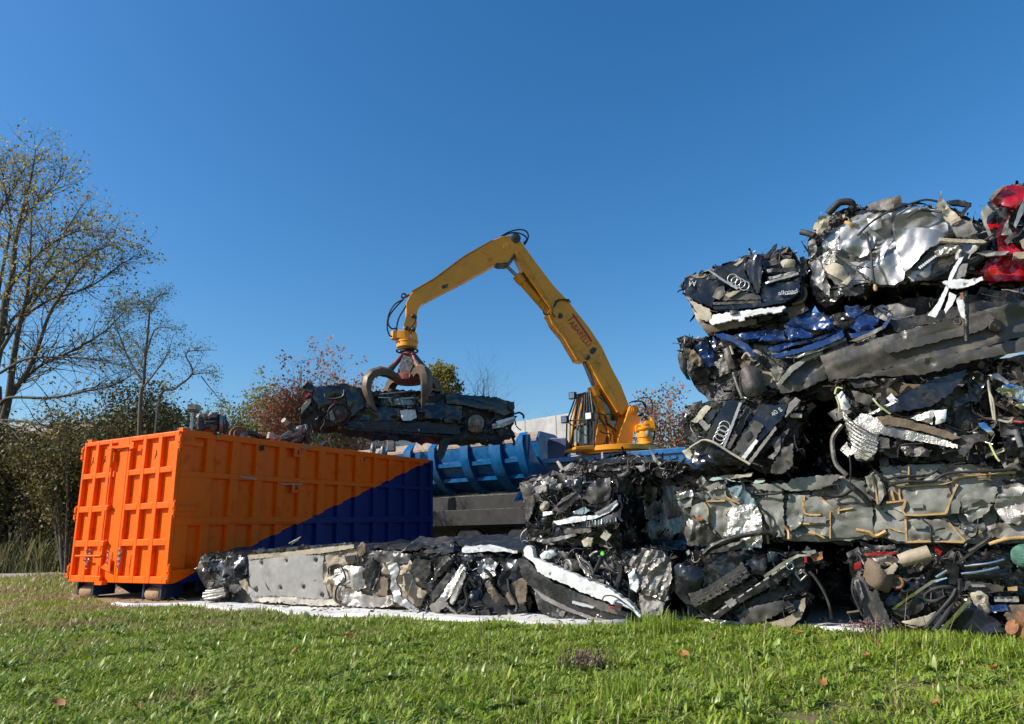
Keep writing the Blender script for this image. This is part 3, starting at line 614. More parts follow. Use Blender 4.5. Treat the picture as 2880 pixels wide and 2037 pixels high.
s_ = b.P('silencer', 'brown', '405,580 430,430 470,370 560,410 640,500 780,570 750,700 710,780 600,750 480,690 440,650', .16, .02, 4, bow=.12, d=.12, smooth=60)
c0 = [b.f.at(*b.f.uv('7', *q, .2), .2) for q in pts('840,410 960,370 1190,310')]
h = MB(); h.tube([c0[0], c0[1], c0[2]], [.055, .06, .062], 18); h.build('exhaust_can', 'beige', b.t, 60)
h = MB(); c = b.f.at(*b.f.uv('7', 805, 660, .2), .2); h.torus(c, b.f.n+b.f.ax*-.3, .045, .012); h.tube([c, c-b.f.n*.2], .042, 14, 1); h.build('tail_pipe', ['rust', 'core'], b.t, 60)
b.P('exhaust_bracket', 'beige', '640,530 790,430 820,470 760,560 690,570', .24, .03); b.P('exhaust_bracket', 'steel', '520,380 700,350 870,400 860,440 700,420 560,420', .2, .04)
b.P('tail_light', 'red_plastic', '300,440 385,410 390,490 330,520 300,500', .2, .01); b.P('tail_light', 'red_plastic', '420,330 560,300 800,305 800,325 600,345 440,355', .14, .02)
b.P('chassis_plate', 'undertray', '285,620 420,600 440,700 520,800 640,1000 740,1180 700,1230 520,1200 420,1130 400,980', .2, .03, 4, ani=(-1.1, .4), d=.08)
b.P('chassis_plate', 'dark_grey', '470,800 560,740 760,1190 690,1200', .23, .02, 5); b.P('chassis_plate', 'mid_grey', '290,640 350,625 420,830 380,910', .23, .01)
b.P('door_skin', 'black_paint', '660,900 740,790 900,660 1000,620 1100,660 1000,760 880,860 740,980', .14, .05, 4)
b.P('trim_strip', 'chrome', '740,970 900,850 1040,750 1200,640 1390,600 1395,615 1220,670 1060,780 900,890 770,985', .2, .01, 4, d=.02)
b.P('carpet', 'black_plastic', '740,1000 1040,840 1110,870 1120,960 1000,1050 850,1060', .16, .03)
b.P('seat_shell', 'cream', '860,1130 1050,1080 1260,1010 1270,1060 1180,1150 1060,1180', .2, .02, 4, bow=.03); b.P('seat_shell', 'beige', '900,1160 1050,1190 1000,1200', .2, .01)
b.H('door_seal', 'rubber', '1500,740 1400,710 1250,730 1150,800 1150,870 1250,880 1370,830', .016, .26); b.H('door_seal', 'rubber', '1230,1230 1360,1060 1470,880 1540,740 1540,620', .018, .26); b.H('door_seal', 'rubber', '1140,1200 1300,1010 1440,850 1500,740', .016, .28)
b.P('window_channel', 'black_paint', '1385,460 1420,425 1530,480 1520,640 1500,700 1420,680', .24, .02, 6, ani=(1.5, .3)); b.P('window_channel', 'black_plastic', '1490,430 1910,130 1940,140 1520,450', .3, .005, d=.02)
b.P('trim_strip', 'chrome', '1230,1275 1400,1120 1600,900 1660,830 1675,890 1500,1080 1300,1280', .3, .01, 3, d=.02)
b.P('bonnet', 'navy_paint', '1400,1180 1560,1010 1680,930 1830,1000 2000,1130 2100,1240 1900,1260 1500,1260', .26, .03, 4, d=.06)
b.P('inner_panel', 'cream', '1640,780 1790,760 1880,830 1890,920 1780,960 1700,900', .2, .02, bow=.03, holes=[(1790,850,.018)]); b.P('inner_panel', 'cream', '1740,920 1850,910 1910,1000 1860,1040 1760,980', .22, .03)
b.P('body_side', 'black_paint', '1540,460 1700,400 2080,330 2120,460 1900,480 1700,520 1560,560', .18, .03, 5, ani=(.15, .25)); b.P('body_side', 'black_paint', '1560,580 1800,540 2100,500 2130,600 1900,620 1600,630', .2, .03, 5, ani=(.1, .25))
b.H('trim_rod', 'chrome', '1560,560 1800,530 2000,480', .01, .26); b.H('trim_rod', 'chrome', '1600,470 1850,440 2060,390', .01, .26); b.H('trim_rod', 'chrome', '1260,600 1390,520', .014, .26)
b.P('door_card', 'dark_grey', '1560,640 1800,650 2070,710 2050,770 1800,790 1600,740', .2, .01); b.P('door_pull', 'mid_grey', '1670,685 1830,690 1850,715 1690,715', .23, .004)
b.P('indicator_light', 'sealant', '2110,720 2220,710 2220,760 2110,760', .2, .02); b.P('blue_panel', 'blue_paint', '1900,930 2090,920 2110,990 1920,1010', .2, .02)
b.P('pillar', 'black_paint', '2050,320 2110,310 2140,600 2080,620', .2, .03); b.P('grey_seat', 'mid_grey', '1950,830 2230,830 2240,890 1950,890', .16, .02, 20)
b.P('floor_tunnel', 'brown', '2080,950 2296,930 2500,960 2500,1200 2296,1180 2160,1150 2060,1050', .2, .04, 3)
for q in ('2150,1180 2250,1230 2400,1300', '2220,1080 2400,1140'): b.H('copper_pipe', 'rust', q, .06, .3, n=12)
b.H('brake_cable', 'brown', '300,700 320,850 360,950 350,1000 220,1015', .01, .26); b.H('brake_cable', 'rubber', '290,620 280,760 330,900 400,1050', .01, .26)
n_ = MB(); n_.lathe([(.0, -.06), (.08, -.05), (.1, 0), (.085, .06), (.05, .08), (0, .09)], b.f.at(*b.f.uv('7', 2310, 360, .2), .2), b.f.n+b.f.ay*.4, 18); n_ = n_.build('net_bundle', 'green_net', b.t, 60)
b.fill(430, pal(steel=1.6, cream=.6, red_plastic=.25), (.025, .09), .02, .1, 26)
# --- second layer right: floors with orange sealant
b = Bale('left one of the two grey-green car floors with orange sealant lines, with foil patch', '3',
  '165,1030 350,900 580,965 900,950 1230,925 1700,870 2000,900 2060,1000 2060,1500 1500,1520 1100,1500 500,1560 270,1500 240,1350 200,1150', 2.2, -.02, group=GR)
b.P('floor_sheet', 'primer', '300,1040 580,1000 900,980 1230,960 1700,900 1990,930 2050,1010 2050,1480 1500,1500 1100,1480 560,1500 330,1450 250,1250', .02, .06, 5, ani=(.1, .6))
b.P('floor_panel', 'primer', '470,1120 640,1010 700,1180 670,1340 700,1480 580,1420 480,1300', .06, .03, 4, holes=[(540,1210,.03),(630,1410,.03)])
b.P('foil_shield', 'alu', '660,1240 720,1160 930,1150 985,1260 995,1400 990,1560 830,1560 820,1470 660,1470', .14, .035, 16, res=.018, ani=(1.2, .6))
b.P('foil_shield', 'glass_pale', '670,990 800,960 930,1120 940,1160 830,1150 700,1040', .12, .04, 10, ani=(.8, .4))
b.P('floor_panel', 'primer', '960,1150 1050,1010 1140,980 1190,1020 1200,1450 1130,1460 1040,1330 1000,1260', .1, .03, 5, holes=[(1095,1290,.03),(1140,1390,.03)])
b.P('floor_panel', 'primer', '1230,1130 1250,1040 1460,1060 1400,1110 1390,1240 1370,1330 1270,1400 1220,1300', .08, .03, 5, holes=[(1345,1245,.03)])
b.P('floor_panel', 'primer', '1400,1090 1520,1070 1660,1160 1870,1150 2050,1180 2050,1440 1660,1470 1480,1420 1380,1340', .08, .03, 5, holes=[(1553,1296,.035),(1553,1392,.03),(1760,1205,.025)])
b.P('cross_rail', 'primer', '880,950 1240,945 1280,900 1700,860 1740,870 1660,950 1560,1000 1280,1020 960,1010', .12, .02, 4, d=.08)
b.P('raised_pad', 'mid_grey', '1425,1265 1600,1265 1600,1325 1425,1320', .13, .006, 3)
for q in ('1395,1070 1400,1230 1550,1245', '1540,1075 1640,1160 1640,1210 1860,1180', '1640,1200 1640,1470', '1380,1330 1640,1335', '1430,1410 1520,1430 1590,1470', '1720,1160 1720,1240', '640,1020 660,1080 780,1140', '460,1120 640,1110', '470,1330 480,1200 440,1130', '1370,1100 1390,1220'): 
    b.S('sealant_bead', 'sealant', q)
b.H('weld_seam', 'sealant', '1200,1350 1240,1400 1250,1480', .014, .1); b.H('weld_seam', 'sealant', '960,1260 1030,1400 1050,1520', .012, .06)
b.P('wheel_house', 'undertray', '245,1400 300,1280 420,1330 560,1430 600,1500 480,1540 300,1540', .1, .04, 6, bow=.07); b.P('wheel_house', 'primer', '320,1170 420,1120 480,1180 470,1320 400,1250 310,1260', .1, .05, 6)
b.P('cup_holder', 'rust', '350,1250 430,1210 450,1290 380,1310', .1, .03); b.P('chrome_scrap', 'alu', '165,1060 320,1010 340,1060 200,1110', .1, .05, 9); b.P('bumper_piece', 'mid_grey', '190,1120 330,1090 320,1170 220,1180', .1, .03)
b.P('perforated_plate', 'mid_grey', '450,980 580,930 600,970 480,1010', .12, .01); b.P('hinge_bracket', 'cream', '580,880 640,870 800,860 910,840 890,880 700,905 620,910', .16, .01)
b.P('torn_panel', 'mid_grey', '360,930 420,870 460,920 400,980', .14, .05)
for q in ('970,1170 1060,1270 1075,1370 1110,1400', '920,1000 930,1050 1160,1040 1190,1000', '1560,990 1700,960 1730,1000', '780,900 820,960 830,1010'): b.H('brake_line', 'rubber', q, .011, .15)
b.H('fuel_line', 'rubber', '1570,1040 1650,1070 1760,1060 1850,1000', .018, .15)
b.fill(240, pal(primer=4, sealant=.6, alu=1), (.025, .08), 0, .2, 16, depth=(-.1, .02))
b = Bale('grey-green car floor with orange sealant frame and silver quilted shield, right one of the two', '4',
  '440,970 600,900 1200,890 1624,920 2000,930 2000,1570 1500,1560 600,1560 430,1500 420,1200', 2.2, 0, group=GR)
b.P('floor_sheet', 'primer', '450,990 700,940 1200,910 1624,940 1950,950 1950,1540 1500,1540 620,1540 450,1470 440,1200', .02, .06, 5, ani=(.1, .6))
b.P('floor_panel', 'primer', '560,1100 660,1060 1000,1060 1110,1020 1250,1010 1300,1060 1120,1200 1110,1300 1000,1320 690,1320 560,1230', .08, .03, 5, holes=[(740,1122,.03),(707,1255,.028),(1047,1170,.02)])
b.P('floor_panel', 'primer', '540,1370 700,1345 1000,1350 1130,1440 1210,1500 1150,1530 700,1530 560,1500', .08, .03, 5, holes=[(725,1398,.026),(785,1505,.03)])
b.P('floor_panel', 'primer', '480,930 700,920 1000,910 1040,960 720,1050 560,1060', .05, .03, 4); b.P('floor_panel', 'primer', '1120,1200 1300,1040 1420,1100 1400,1200 1260,1260 1150,1290', .07, .04, 5)
b.P('torn_panel', 'primer', '1130,1270 1290,1190 1380,1230 1300,1330 1200,1370', .1, .05, 8); b.P('torn_panel', 'silver_paint', '1110,1380 1190,1370 1250,1420 1230,1460 1150,1450', .12, .05, 8); b.P('torn_panel', 'silver_paint', '1240,1400 1310,1370 1330,1420 1290,1440', .12, .04, 8)
b.P('torn_panel', 'mid_grey', '1320,1400 1500,1370 1640,1420 1640,1500 1400,1500', .1, .05, 5); b.P('torn_panel', 'primer', '370,1010 440,970 530,1080 540,1150 480,1220 420,1180', .1, .04, 6)
b.P('quilted_shield', 'foil', '1390,1200 1420,1150 1470,1130 1460,1080 1580,1060 1624,1080 1900,1060 1900,1420 1624,1400 1480,1380 1400,1260', .13, .045, 12, res=.02, ani=(.2, .4))
for q in ('630,1095 720,1085 1000,1065 1110,1020 1250,1000 1560,975', '640,1095 650,1190 690,1200 690,1310 1010,1300', '1010,1300 1050,1190 1100,1070', '715,930 718,1080', '690,1345 700,1530', '1030,1370 1100,1450 1160,1520', '430,1010 460,1140 470,1230', '540,1215 690,1200', '560,1410 640,1440 700,1450', '1260,950 1340,955 1350,1020 1260,1030', '700,1525 900,1520 1150,1525', '580,1120 600,1200'):
    b.S('sealant_bead', 'sealant', q)
for q in ('730,1225 830,1225 830,1258 730,1258', '755,1385 850,1385 850,1418 755,1418', '905,1475 955,1475 960,1510 905,1510'): b.P('raised_pad', 'primer', q, .115, .004, 3, d=.02)
for q in ('440,960 540,1030 640,1010 860,1000 950,950', '560,1075 700,1050 900,1045 1020,985 1300,970 1560,950', '600,1000 640,1020 700,1010'): b.H('wire_loom', 'rubber', q, .013, .14)
b.H('wire', 'black_plastic', '250,840 260,950 250,1060', .008, .24); b.H('seat_belt_strap', 'black_plastic', '240,1070 350,1160 420,1240', .03, .16); b.H('wire_harness', 'steel', '190,600 120,700 120,820 150,920 230,1000', .022, .25)
b.H('weld_seam', 'sealant', '300,1430 400,1450 460,1480 540,1440', .02, .1); b.H('weld_seam', 'sealant', '1350,1540 1480,1500 1640,1490', .014, .1)
b.H('wiper_arm', 'black_plastic', '1190,1600 1280,1550 1390,1480', .018, .25)
b.fill(280, pal(primer=4, sealant=.5, silver_paint=1), (.025, .08), 0, .2, 18, depth=(-.1, .02))
# --- third layer
b = Bale('bale with four chrome rings on a steep black tailgate above orange-lined floors', '3',
  '250,260 440,185 680,150 1100,135 1340,135 1400,200 1330,560 1290,840 1080,850 900,800 430,810 330,740 250,620 270,450', 2.6, .1, group=GR)
b.P('tailgate', 'black_paint', '450,520 520,400 640,190 690,150 780,165 790,200 740,340 620,600 540,560', .14, .012, 2.5, d=.06, bow=.03)
b.P('tailgate', 'black_paint', '440,310 560,200 615,165 610,210 520,330 470,400', .13, .02); b.P('trim_strip', 'silver_paint', '775,175 800,180 640,605 615,600', .2, .003, 3, d=.02)
b.rings('636,406 618,450 600,490 580,530', .052*1.0, .19)
b.P('lock_recess', 'lettering_black', '690,500 760,380 830,220 870,210 860,300 790,480 720,580 670,610', .14, .02); b.P('lock_recess', 'dark_grey', '660,590 740,470 760,490 690,620', .18, .02)
b.P('bumper_skin', 'navy_paint', '750,560 900,330 960,200 1240,200 1180,340 1060,460 960,560 860,740 800,700', .13, .02, 3, d=.06)
b.P('number_plate_plinth', 'undertray', '705,640 920,345 1010,400 800,700', .19, .006, 3, d=.05); b.P('plinth_recess', 'lettering_black', '830,490 880,450 900,490 850,550', .2, .006); b.P('plinth_recess', 'black_plastic', '715,650 740,625 775,645 745,675', .2, .004)
b.P('trim_strip', 'white_paint', '795,700 930,525 955,540 830,720', .19, .008); b.P('bumper_lip', 'mid_grey', '860,740 1040,500 1120,400 1130,430 1000,600 890,750', .18, .01, 3)
b.word('40 g', 'lettering_white', '1085,305 1170,225', .062, .175, sx=1.)
b.P('body_corner', 'black_paint', '310,700 440,545 560,580 780,690 890,765 850,775 640,770 420,800 350,760', .14, .05, 4); b.H('door_seal', 'cream', '300,610 380,560 440,535 540,560 700,660 880,765', .012, .24)
b.P('door_skin', 'cream', '320,360 390,260 450,200 510,215 440,300 380,370', .12, .04); b.P('bracket', 'mid_grey', '390,370 420,330 500,410 460,450', .16, .01)
b.P('torn_strip', 'black_plastic', '255,190 310,220 330,180 415,155 410,200 350,260 300,240', .1, .03); b.P('hollow_section', 'mid_grey', '1250,180 1310,125 1360,155 1260,270 1210,320', .15, .01, d=.08)
b.P('wheel_arch', 'dark_grey', '1030,700 1120,640 1100,590 1060,580 1100,510 1170,490 1160,640 1100,720', .14, .03); b.P('mud_guard', 'undertray', '1080,790 1200,600 1250,590 1290,570 1280,780 1180,855 1080,850', .14, .02, 7)
b.P('bumper_lip', 'black_plastic', '1080,560 1200,450 1260,420 1200,520 1180,640 1140,600', .12, .03); b.P('bracket', 'cream', '1260,290 1370,280 1370,320 1270,320', .1, .02)
b.P('corner_scrap', 'cream', '225,640 300,610 340,700 300,730', .1, .04); b.H('pipe', 'steel', '290,510 370,560', .014, .2)
for q in ('1300,480 1320,600 1400,680', '1320,640 1380,620 1400,660'): b.H('wire', 'rubber', q, .008, .05)
b.fill(420, pal(steel=1.3, cream=.8), (.025, .085), .2, .12, 20)
b = Bale('bale with a grey radiator and galvanised cross beam under a dark blue bonnet', '4',
  '110,330 200,235 480,225 1150,175 1350,200 1410,500 1390,880 1250,900 650,880 300,880 210,640', 2.6, .06, group=GR)
r_ = b.P('radiator', 'alu', '195,500 230,530 280,600 480,660 460,820 390,880 300,870 260,740', .13, .03, 3, bow=.05)
for i in range(7): b.H('radiator_fin', 'steel', f'{205+6*i},{520+38*i} {300+12*i},{600+36*i} {470},{690+18*i}', .005, .205, par=r_, wob=0)
b.P('cross_beam', 'alu', '275,570 345,510 465,545 520,610 480,680 290,635', .17, .012, 3, d=.07); b.P('cross_beam', 'steel', '510,600 690,640 690,720 480,670', .17, .01); b.P('cross_beam', 'alu', '690,645 880,680 1100,760 1100,790 850,740 690,720', .16, .02, 5)
b.P('bumper_carrier', 'brown', '460,535 580,530 800,590 1000,640 1130,700 1060,720 850,660 700,625 510,600', .2, .012, 4, d=.05)
b.P('bonnet', 'navy_paint', '520,460 700,350 900,250 1170,165 1140,250 1040,360 880,460 700,490 560,510', .16, .022, 3.5, d=.05)
b.P('trim_strip', 'alu', '395,515 600,410 630,420 430,520', .18, .01); b.P('label_plate', 'white_paint', '540,390 580,350 635,415 580,440', .18, .01)
b.P('headlight', 'alu', '715,550 880,490 920,480 900,600 800,570', .16, .02, 16, ani=(.4, .4)); b.P('headlight', 'lens', '920,490 1020,480 1000,580 930,600', .18, .03, 9, bow=.04)
b.P('fuse_box', 'undertray', '265,330 420,370 440,410 400,450 300,420', .16, .02, 8); b.P('airbox', 'black_plastic', '490,470 500,310 640,225 650,235 545,310 530,465', .17, .01, d=.06)
b.P('white_tank', 'white_paint', '150,370 190,335 260,460 230,490 180,480', .15, .02, bow=.04); b.P('connector_block', 'undertray', '480,700 560,710 570,790 500,790', .18, .006); b.P('connector_block', 'black_plastic', '450,790 470,700 620,740 640,850 560,860', .15, .03, 12)
b.P('engine_part', 'steel', '640,780 760,760 900,800 880,850 700,850', .12, .06, 12); b.P('suspension_arm', 'dark_grey', '1120,690 1230,670 1310,680 1330,720 1230,750 1150,860 1110,830', .16, .03)
b.P('lamp_glass', 'chrome', '1260,590 1310,580 1390,660 1370,690 1290,630', .18, .02); b.P('engine_part', 'dark_grey', '230,240 420,250 480,290 300,320', .1, .05)
b.P('side_panel', 'black_paint', '1180,200 1260,180 1330,220 1280,420 1180,420', .1, .05); b.P('side_panel', 'black_plastic', '480,240 620,240 560,300', .08, .04)
for q, m in (('135,360 150,310 195,315', 'wire_yellow'), ('145,380 170,450 170,500', 'wire_yellow'), ('435,395 480,450 570,515', 'wire_yellow'), ('1350,740 1400,850 1430,890', 'wire_yellow')): b.H('earth_lead', m, q, .009, .24)
b.H('wire_loop', 'rubber', '630,860 640,780 700,755 830,750', .007, .24)
b.H('door_seal', 'cream', '1340,230 1360,400 1390,560', .01, .1)
b.fill(480, pal(steel=2, alu=1, undertray=2), (.025, .085), .1, .12, 30)
b = Bale('glossy black and chrome bale cut by the right edge above the silver quilted floor', '4',
  '1400,240 1450,70 1624,35 2100,40 2100,900 1480,880 1430,600', 2.4, .14, group=GR)
b.P('door_skin', 'black_paint', '1440,80 1600,40 1900,40 1900,170 1640,150 1560,120', .12, .05, 4, ani=(.4, .3)); b.P('trim_strip', 'chrome', '1430,80 1500,45 1624,25 1900,20 1900,35 1600,50 1500,75', .18, .004)
b.P('crumpled_mirror', 'chrome', '1400,330 1500,280 1624,310 1900,320 1900,420 1620,420 1500,380', .13, .07, 7); b.P('crumpled_mirror', 'silver_paint', '1340,210 1420,190 1500,260 1510,300 1440,260', .12, .05); b.P('crumpled_mirror', 'chrome', '1480,400 1620,430 1900,440 1900,480 1600,470', .14, .05)
b.P('brown_part', 'brown', '1530,180 1624,200 1900,210 1900,280 1600,260', .1, .05); b.P('door_skin', 'dark_grey', '1430,590 1560,600 1540,680 1440,680', .1, .04); b.P('lever', 'cream', '1420,555 1500,570 1540,545 1530,570 1500,590 1430,570', .16, .01)
b.H('rod', 'steel', '1560,640 1600,780', .02, .15); b.H('rod', 'red_plastic', '1540,575 1610,585', .014, .16); b.H('wire', 'cream', '1345,250 1350,330 1380,420 1400,560', .007, .14)
b.P('door_skin', 'black_paint', '1450,700 1600,680 1900,700 1900,860 1500,850', .08, .08, 5)
b.fill(260, pal(chrome=1.2, silver_paint=1.2), (.03, .1), 0, .1, 14)
# --- the long blue car lying on its side, black trays facing out
b = Bale('long blue car lying on its side in the stack with black underbody trays facing out', 'F',
  '1901,950 1982,946 2010,940 2072,937 2140,925 2220,900 2281,884 2330,890 2380,876 2500,850 2700,830 2900,815 3060,810 3060,1000 2720,1040 2600,1060 2400,1098 2320,1108 2150,1113 1992,1128 1960,1098 1940,1060 1908,1010', 2.0, .08, group=GR)
def K1(*a, **k): return b.P(*a, k='1', **k)
K1('blue_wing', 'blue_paint', '525,940 600,930 720,980 830,1040 890,1140 860,1150 780,1080 680,1010 540,970', .16, .015, 4, d=.06)
K1('blue_roof', 'blue_paint', '710,945 830,920 990,905 980,960 890,990 800,1000', .1, .06, 5); K1('blue_roof', 'blue_paint', '990,905 1140,905 1170,990 1060,1010 900,990', .12, .05, 5)
K1('blue_roof', 'blue_paint', '1150,860 1250,770 1380,730 1480,745 1560,800 1640,900 1500,900 1300,880 1180,900', .12, .07, 4.5); K1('blue_roof', 'blue_paint', '1160,905 1300,890 1420,950 1400,985 1200,1005', .1, .06, 5)
K1('blue_door', 'blue_paint', '1000,1080 1180,1010 1420,985 1600,930 1640,900 1500,910 1690,900 1500,990 1200,1060 1060,1115', .08, .06, 5)
K1('blue_sill', 'blue_paint', '1025,1130 1300,1070 1560,980 1690,905 1700,970 1500,1060 1280,1120 1090,1160', .2, .012, 3, d=.07)
b.P('blue_roof', 'blue_paint', '390,1195 520,1185 560,1240 480,1300 400,1270', .12, .05, 5, k='2'); b.P('blue_roof', 'blue_paint', '430,1370 560,1260 700,1300 650,1390 500,1430', .12, .06, 5, k='2')
b.P('blue_sill', 'blue_paint', '430,1430 560,1420 720,1370 790,1270 800,1300 740,1390 600,1450 450,1475', .18, .02, 4, k='2'); b.P('sill_guard', 'mid_grey', '430,1500 500,1470 650,1400 720,1370 725,1395 640,1440 500,1500', .2, .015, k='2')
K1('blue_scrap', 'blue_paint', '345,1060 430,1000 500,1100 510,1210 440,1240 390,1170', .12, .06, 7); K1('blue_scrap', 'blue_paint', '500,950 530,1000 525,1100 495,1050', .14, .03)
K1('tyre_piece', 'rubber', '180,1150 215,1115 260,1180 270,1300 300,1360 260,1350 210,1260', .12, .03, 5, bow=.04); K1('front_end', 'black_plastic', '200,990 330,965 300,1060 220,1070', .1, .06, 9)
K1('bumper_piece', 'brown', '250,1090 330,1080 420,1200 380,1240 280,1180', .12, .05, 8); K1('damper', 'dark_grey', '590,1080 650,1060 715,1250 650,1280', .18, .012, bow=.03); K1('heat_shield', 'mid_grey', '550,1180 640,1130 660,1290 560,1330', .14, .02, 20)
K1('fuel_tank', 'dark_grey', '740,1320 780,1260 870,1220 950,1290 1000,1460 900,1520 760,1520', .12, .03, 3, bow=.1); K1('fuel_pipe', 'brown', '745,1230 800,1180 850,1180 830,1230 770,1260', .15, .03)
K1('floor_panel', 'undertray', '1080,1380 1200,1240 1480,1130 1540,1180 1530,1280 1550,1340 1300,1460 1120,1480', .08, .04, 4); K1('floor_panel', 'primer', '1020,1260 1100,1230 1160,1270 1080,1380', .12, .04, 7); K1('floor_rail', 'primer', '1100,1370 1220,1230 1360,1140 1500,1090 1510,1120 1350,1190 1230,1290 1130,1400', .15, .02, 4, d=.05)
K1('sill_trim', 'steel', '1090,1160 1280,1130 1500,1060 1720,970 1720,1000 1500,1090 1280,1160', .17, .03, 8)
b.H('bracket_rod', 'beige', '770,1165 810,1115 850,1150', .014, .24, k='1'); b.H('bracket_rod', 'steel', '690,1290 720,1400 770,1525', .014, .2, k='1'); b.H('bracket_rod', 'beige', '660,1050 690,1130', .012, .2, k='1')
u = b.P('underbody_tray', 'undertray', '2306,1000 2380,972 2500,945 2600,920 2720,885 2790,868 2870,850 3060,830 3060,930 2860,950 2740,985 2600,1010 2440,1050 2330,1072', .14, .04, 4, ani=(.25, .18), bow=.02, res=.025, fine=.1, holes=[(2534,948,.03),(2692,905,.03),(2618,1023,.03)])
b.P('underbody_tray', 'undertray', '2335,1075 2440,1052 2600,1010 2740,985 2880,950 3060,930 3060,975 2820,1000 2740,1015 2600,1055 2420,1062', .2, .035, 4, ani=(.25, .18), bow=.03, fine=.1, res=.025, holes=[(2617,1023,.03)])
b.P('tray_rail', 'undertray', '2480,975 2600,945 2740,912 2780,880 2800,895 2760,930 2620,965 2500,995', .19, .008, 3, d=.05)
b.bolts(u, '2534,948 2692,905', .024, .165, k='F', m='undertray')
b.P('underbody_tray', 'black_plastic', '2500,905 2620,880 2740,850 2900,840 2900,860 2760,880 2620,910 2520,935', .12, .02, 3)
e = MB(); c = b.f.at(*b.f.uv('2', 1720, 1370, .2), .2); e.lathe([(.05, -.1), (.05, .0), (.04, .03), (.015, .035), (0, .03)], c, b.f.n+b.f.ay*-.6, 16); e.build('bush', 'dark_grey', b.t, 40)
b.fill(420, pal(blue_paint=1, undertray=2), (.025, .085), 0, .16, 24)
# --- top of the stack
b = Bale('tilted bale on top with white lettering and four chrome rings on a black tailgate', '1',
  '205,450 260,420 460,345 850,212 950,200 1080,180 1200,142 1260,220 1310,300 1350,240 1355,560 1330,760 1100,860 700,900 450,945 370,830 300,660 230,560', 1.1, .12, group=GR)
b.P('body_sheet', 'black_paint', '250,440 460,360 850,240 1190,190 1300,320 1330,560 1300,740 900,850 480,900 330,680', .03, .06, 6, ani=(.2, .5))
b.P('tailgate', 'black_paint', '250,430 400,430 560,470 540,560 490,700 400,660 260,590 235,500', .13, .018, 3, d=.05); b.P('tailgate', 'black_paint', '490,380 560,340 780,270 800,400 900,575 860,560 700,510 560,430', .15, .018, 3, d=.05)
b.P('tailgate', 'black_paint', '780,280 880,220 950,230 960,360 930,560 905,570 830,420', .17, .05, 5, ani=(1.5, .3)); b.P('tailgate', 'navy_paint', '940,600 960,500 1100,470 1300,460 1300,560 1180,640 1050,660 940,630', .15, .025, 3, d=.06)
b.P('trim_strip', 'silver_paint', '465,365 485,360 600,440 740,520 720,535 580,450', .21, .003, d=.02)
b.rings('682,436 716,460 754,480 790,500', .048, .21)
b.word('allroad', 'lettering_white', '1115,568 1262,548', .062, .2, sx=1.05); b.P('badge_bar', 'lettering_white', '1160,575 1260,564 1260,572 1160,583', .2, .0, d=.006)
b.word('A4', 'lettering_white', '355,475 280,480', .085, .175, sx=.8)
b.P('number_plate_plinth', 'undertray', '495,600 540,520 600,500 620,560 560,630', .19, .015); b.P('number_plate_plinth', 'undertray', '580,630 620,560 760,540 930,590 940,625 800,630', .18, .01, d=.04); b.P('label_plate', 'cream', '610,580 690,550 760,540 720,570 650,610', .21, .008)
b.P('bumper_skin', 'black_paint', '500,690 700,680 1000,650 1180,620 1170,650 950,690 700,715 520,715', .2, .01, 3, d=.05); b.P('bumper_skin', 'dark_grey', '500,650 940,632 940,655 510,675', .17, .01)
b.P('bumper_beam', 'white_paint', '470,830 500,770 700,740 900,720 1150,685 1170,700 1130,730 900,770 700,810 500,860', .17, .025, 4, ani=(.1, .15), d=.05); b.P('bumper_beam', 'cream', '285,630 340,650 480,720 490,790 440,830 370,780 320,680', .13, .03, 5, ani=(-.7, .2))
b.P('bracket', 'white_paint', '735,800 790,785 795,815 740,828', .2, .006); b.P('bracket', 'white_paint', '1045,735 1130,715 1135,735 1050,755', .2, .006); b.P('sensor_block', 'black_plastic', '655,720 730,715 730,750 660,760', .22, .02)
b.P('lower_fold', 'brown', '370,830 500,870 700,830 900,800 900,850 700,890 450,940', .1, .04, 5, ani=(.1, .3)); b.P('lower_fold', 'beige', '300,680 360,760 440,850 420,890 360,820', .1, .04)
b.P('wing_piece', 'black_plastic', '960,250 1060,130 1090,115 1080,150 1000,260', .14, .015); b.P('headliner', 'cream', '1120,290 1160,260 1250,260 1250,330 1150,340', .13, .02, bow=.03); b.P('bumper_piece', 'black_plastic', '970,350 1280,335 1285,375 980,380', .16, .015)
b.P('airbag_piece', 'dark_grey', '1010,260 1080,250 1100,300 1020,320', .13, .03); b.P('trim_strip', 'silver_paint', '980,470 1100,430 1280,375 1290,395 1100,450 990,485', .18, .012); b.P('green_board', 'primer', '1010,420 1100,400 1260,365 1260,385 1020,445', .16, .03, 12)
b.P('seal', 'cream', '690,310 760,260 790,240 770,280 720,320', .16, .02); b.P('side_wall', 'black_paint', '1295,240 1330,225 1355,280 1340,420 1300,400', .08, .03); b.P('roof_edge', 'beige', '260,410 380,390 440,385 420,420 300,430', .1, .03)
b.H('cable', 'brown', '1340,520 1355,580 1320,650 1230,670', .014, .08); b.P('crumpled_side', 'brown', '1180,690 1340,650 1340,740 1200,800', .08, .05)
b.fill(300, pal(cream=.8, white_paint=.4), (.02, .07), .2, .25, 16)
b = Bale('big crumpled silver bale on top of the stack with white strips hanging down', '2',
  '65,600 110,480 180,410 250,380 480,340 640,300 830,290 1000,310 1200,330 1360,330 1500,400 1620,490 1690,600 1640,740 1480,900 1300,980 850,1010 640,1000 560,1070 350,1110 220,1190 150,1150 120,1060 80,800', 2.0, .16, group=GR, amp=.1)
b.P('body_sheet', 'silver_paint', '200,560 480,420 830,330 1200,360 1480,480 1620,620 1400,860 900,990 560,980 350,1020 200,900', .04, .08, 4, ani=(.5, .4), res=.024, fine=.18)
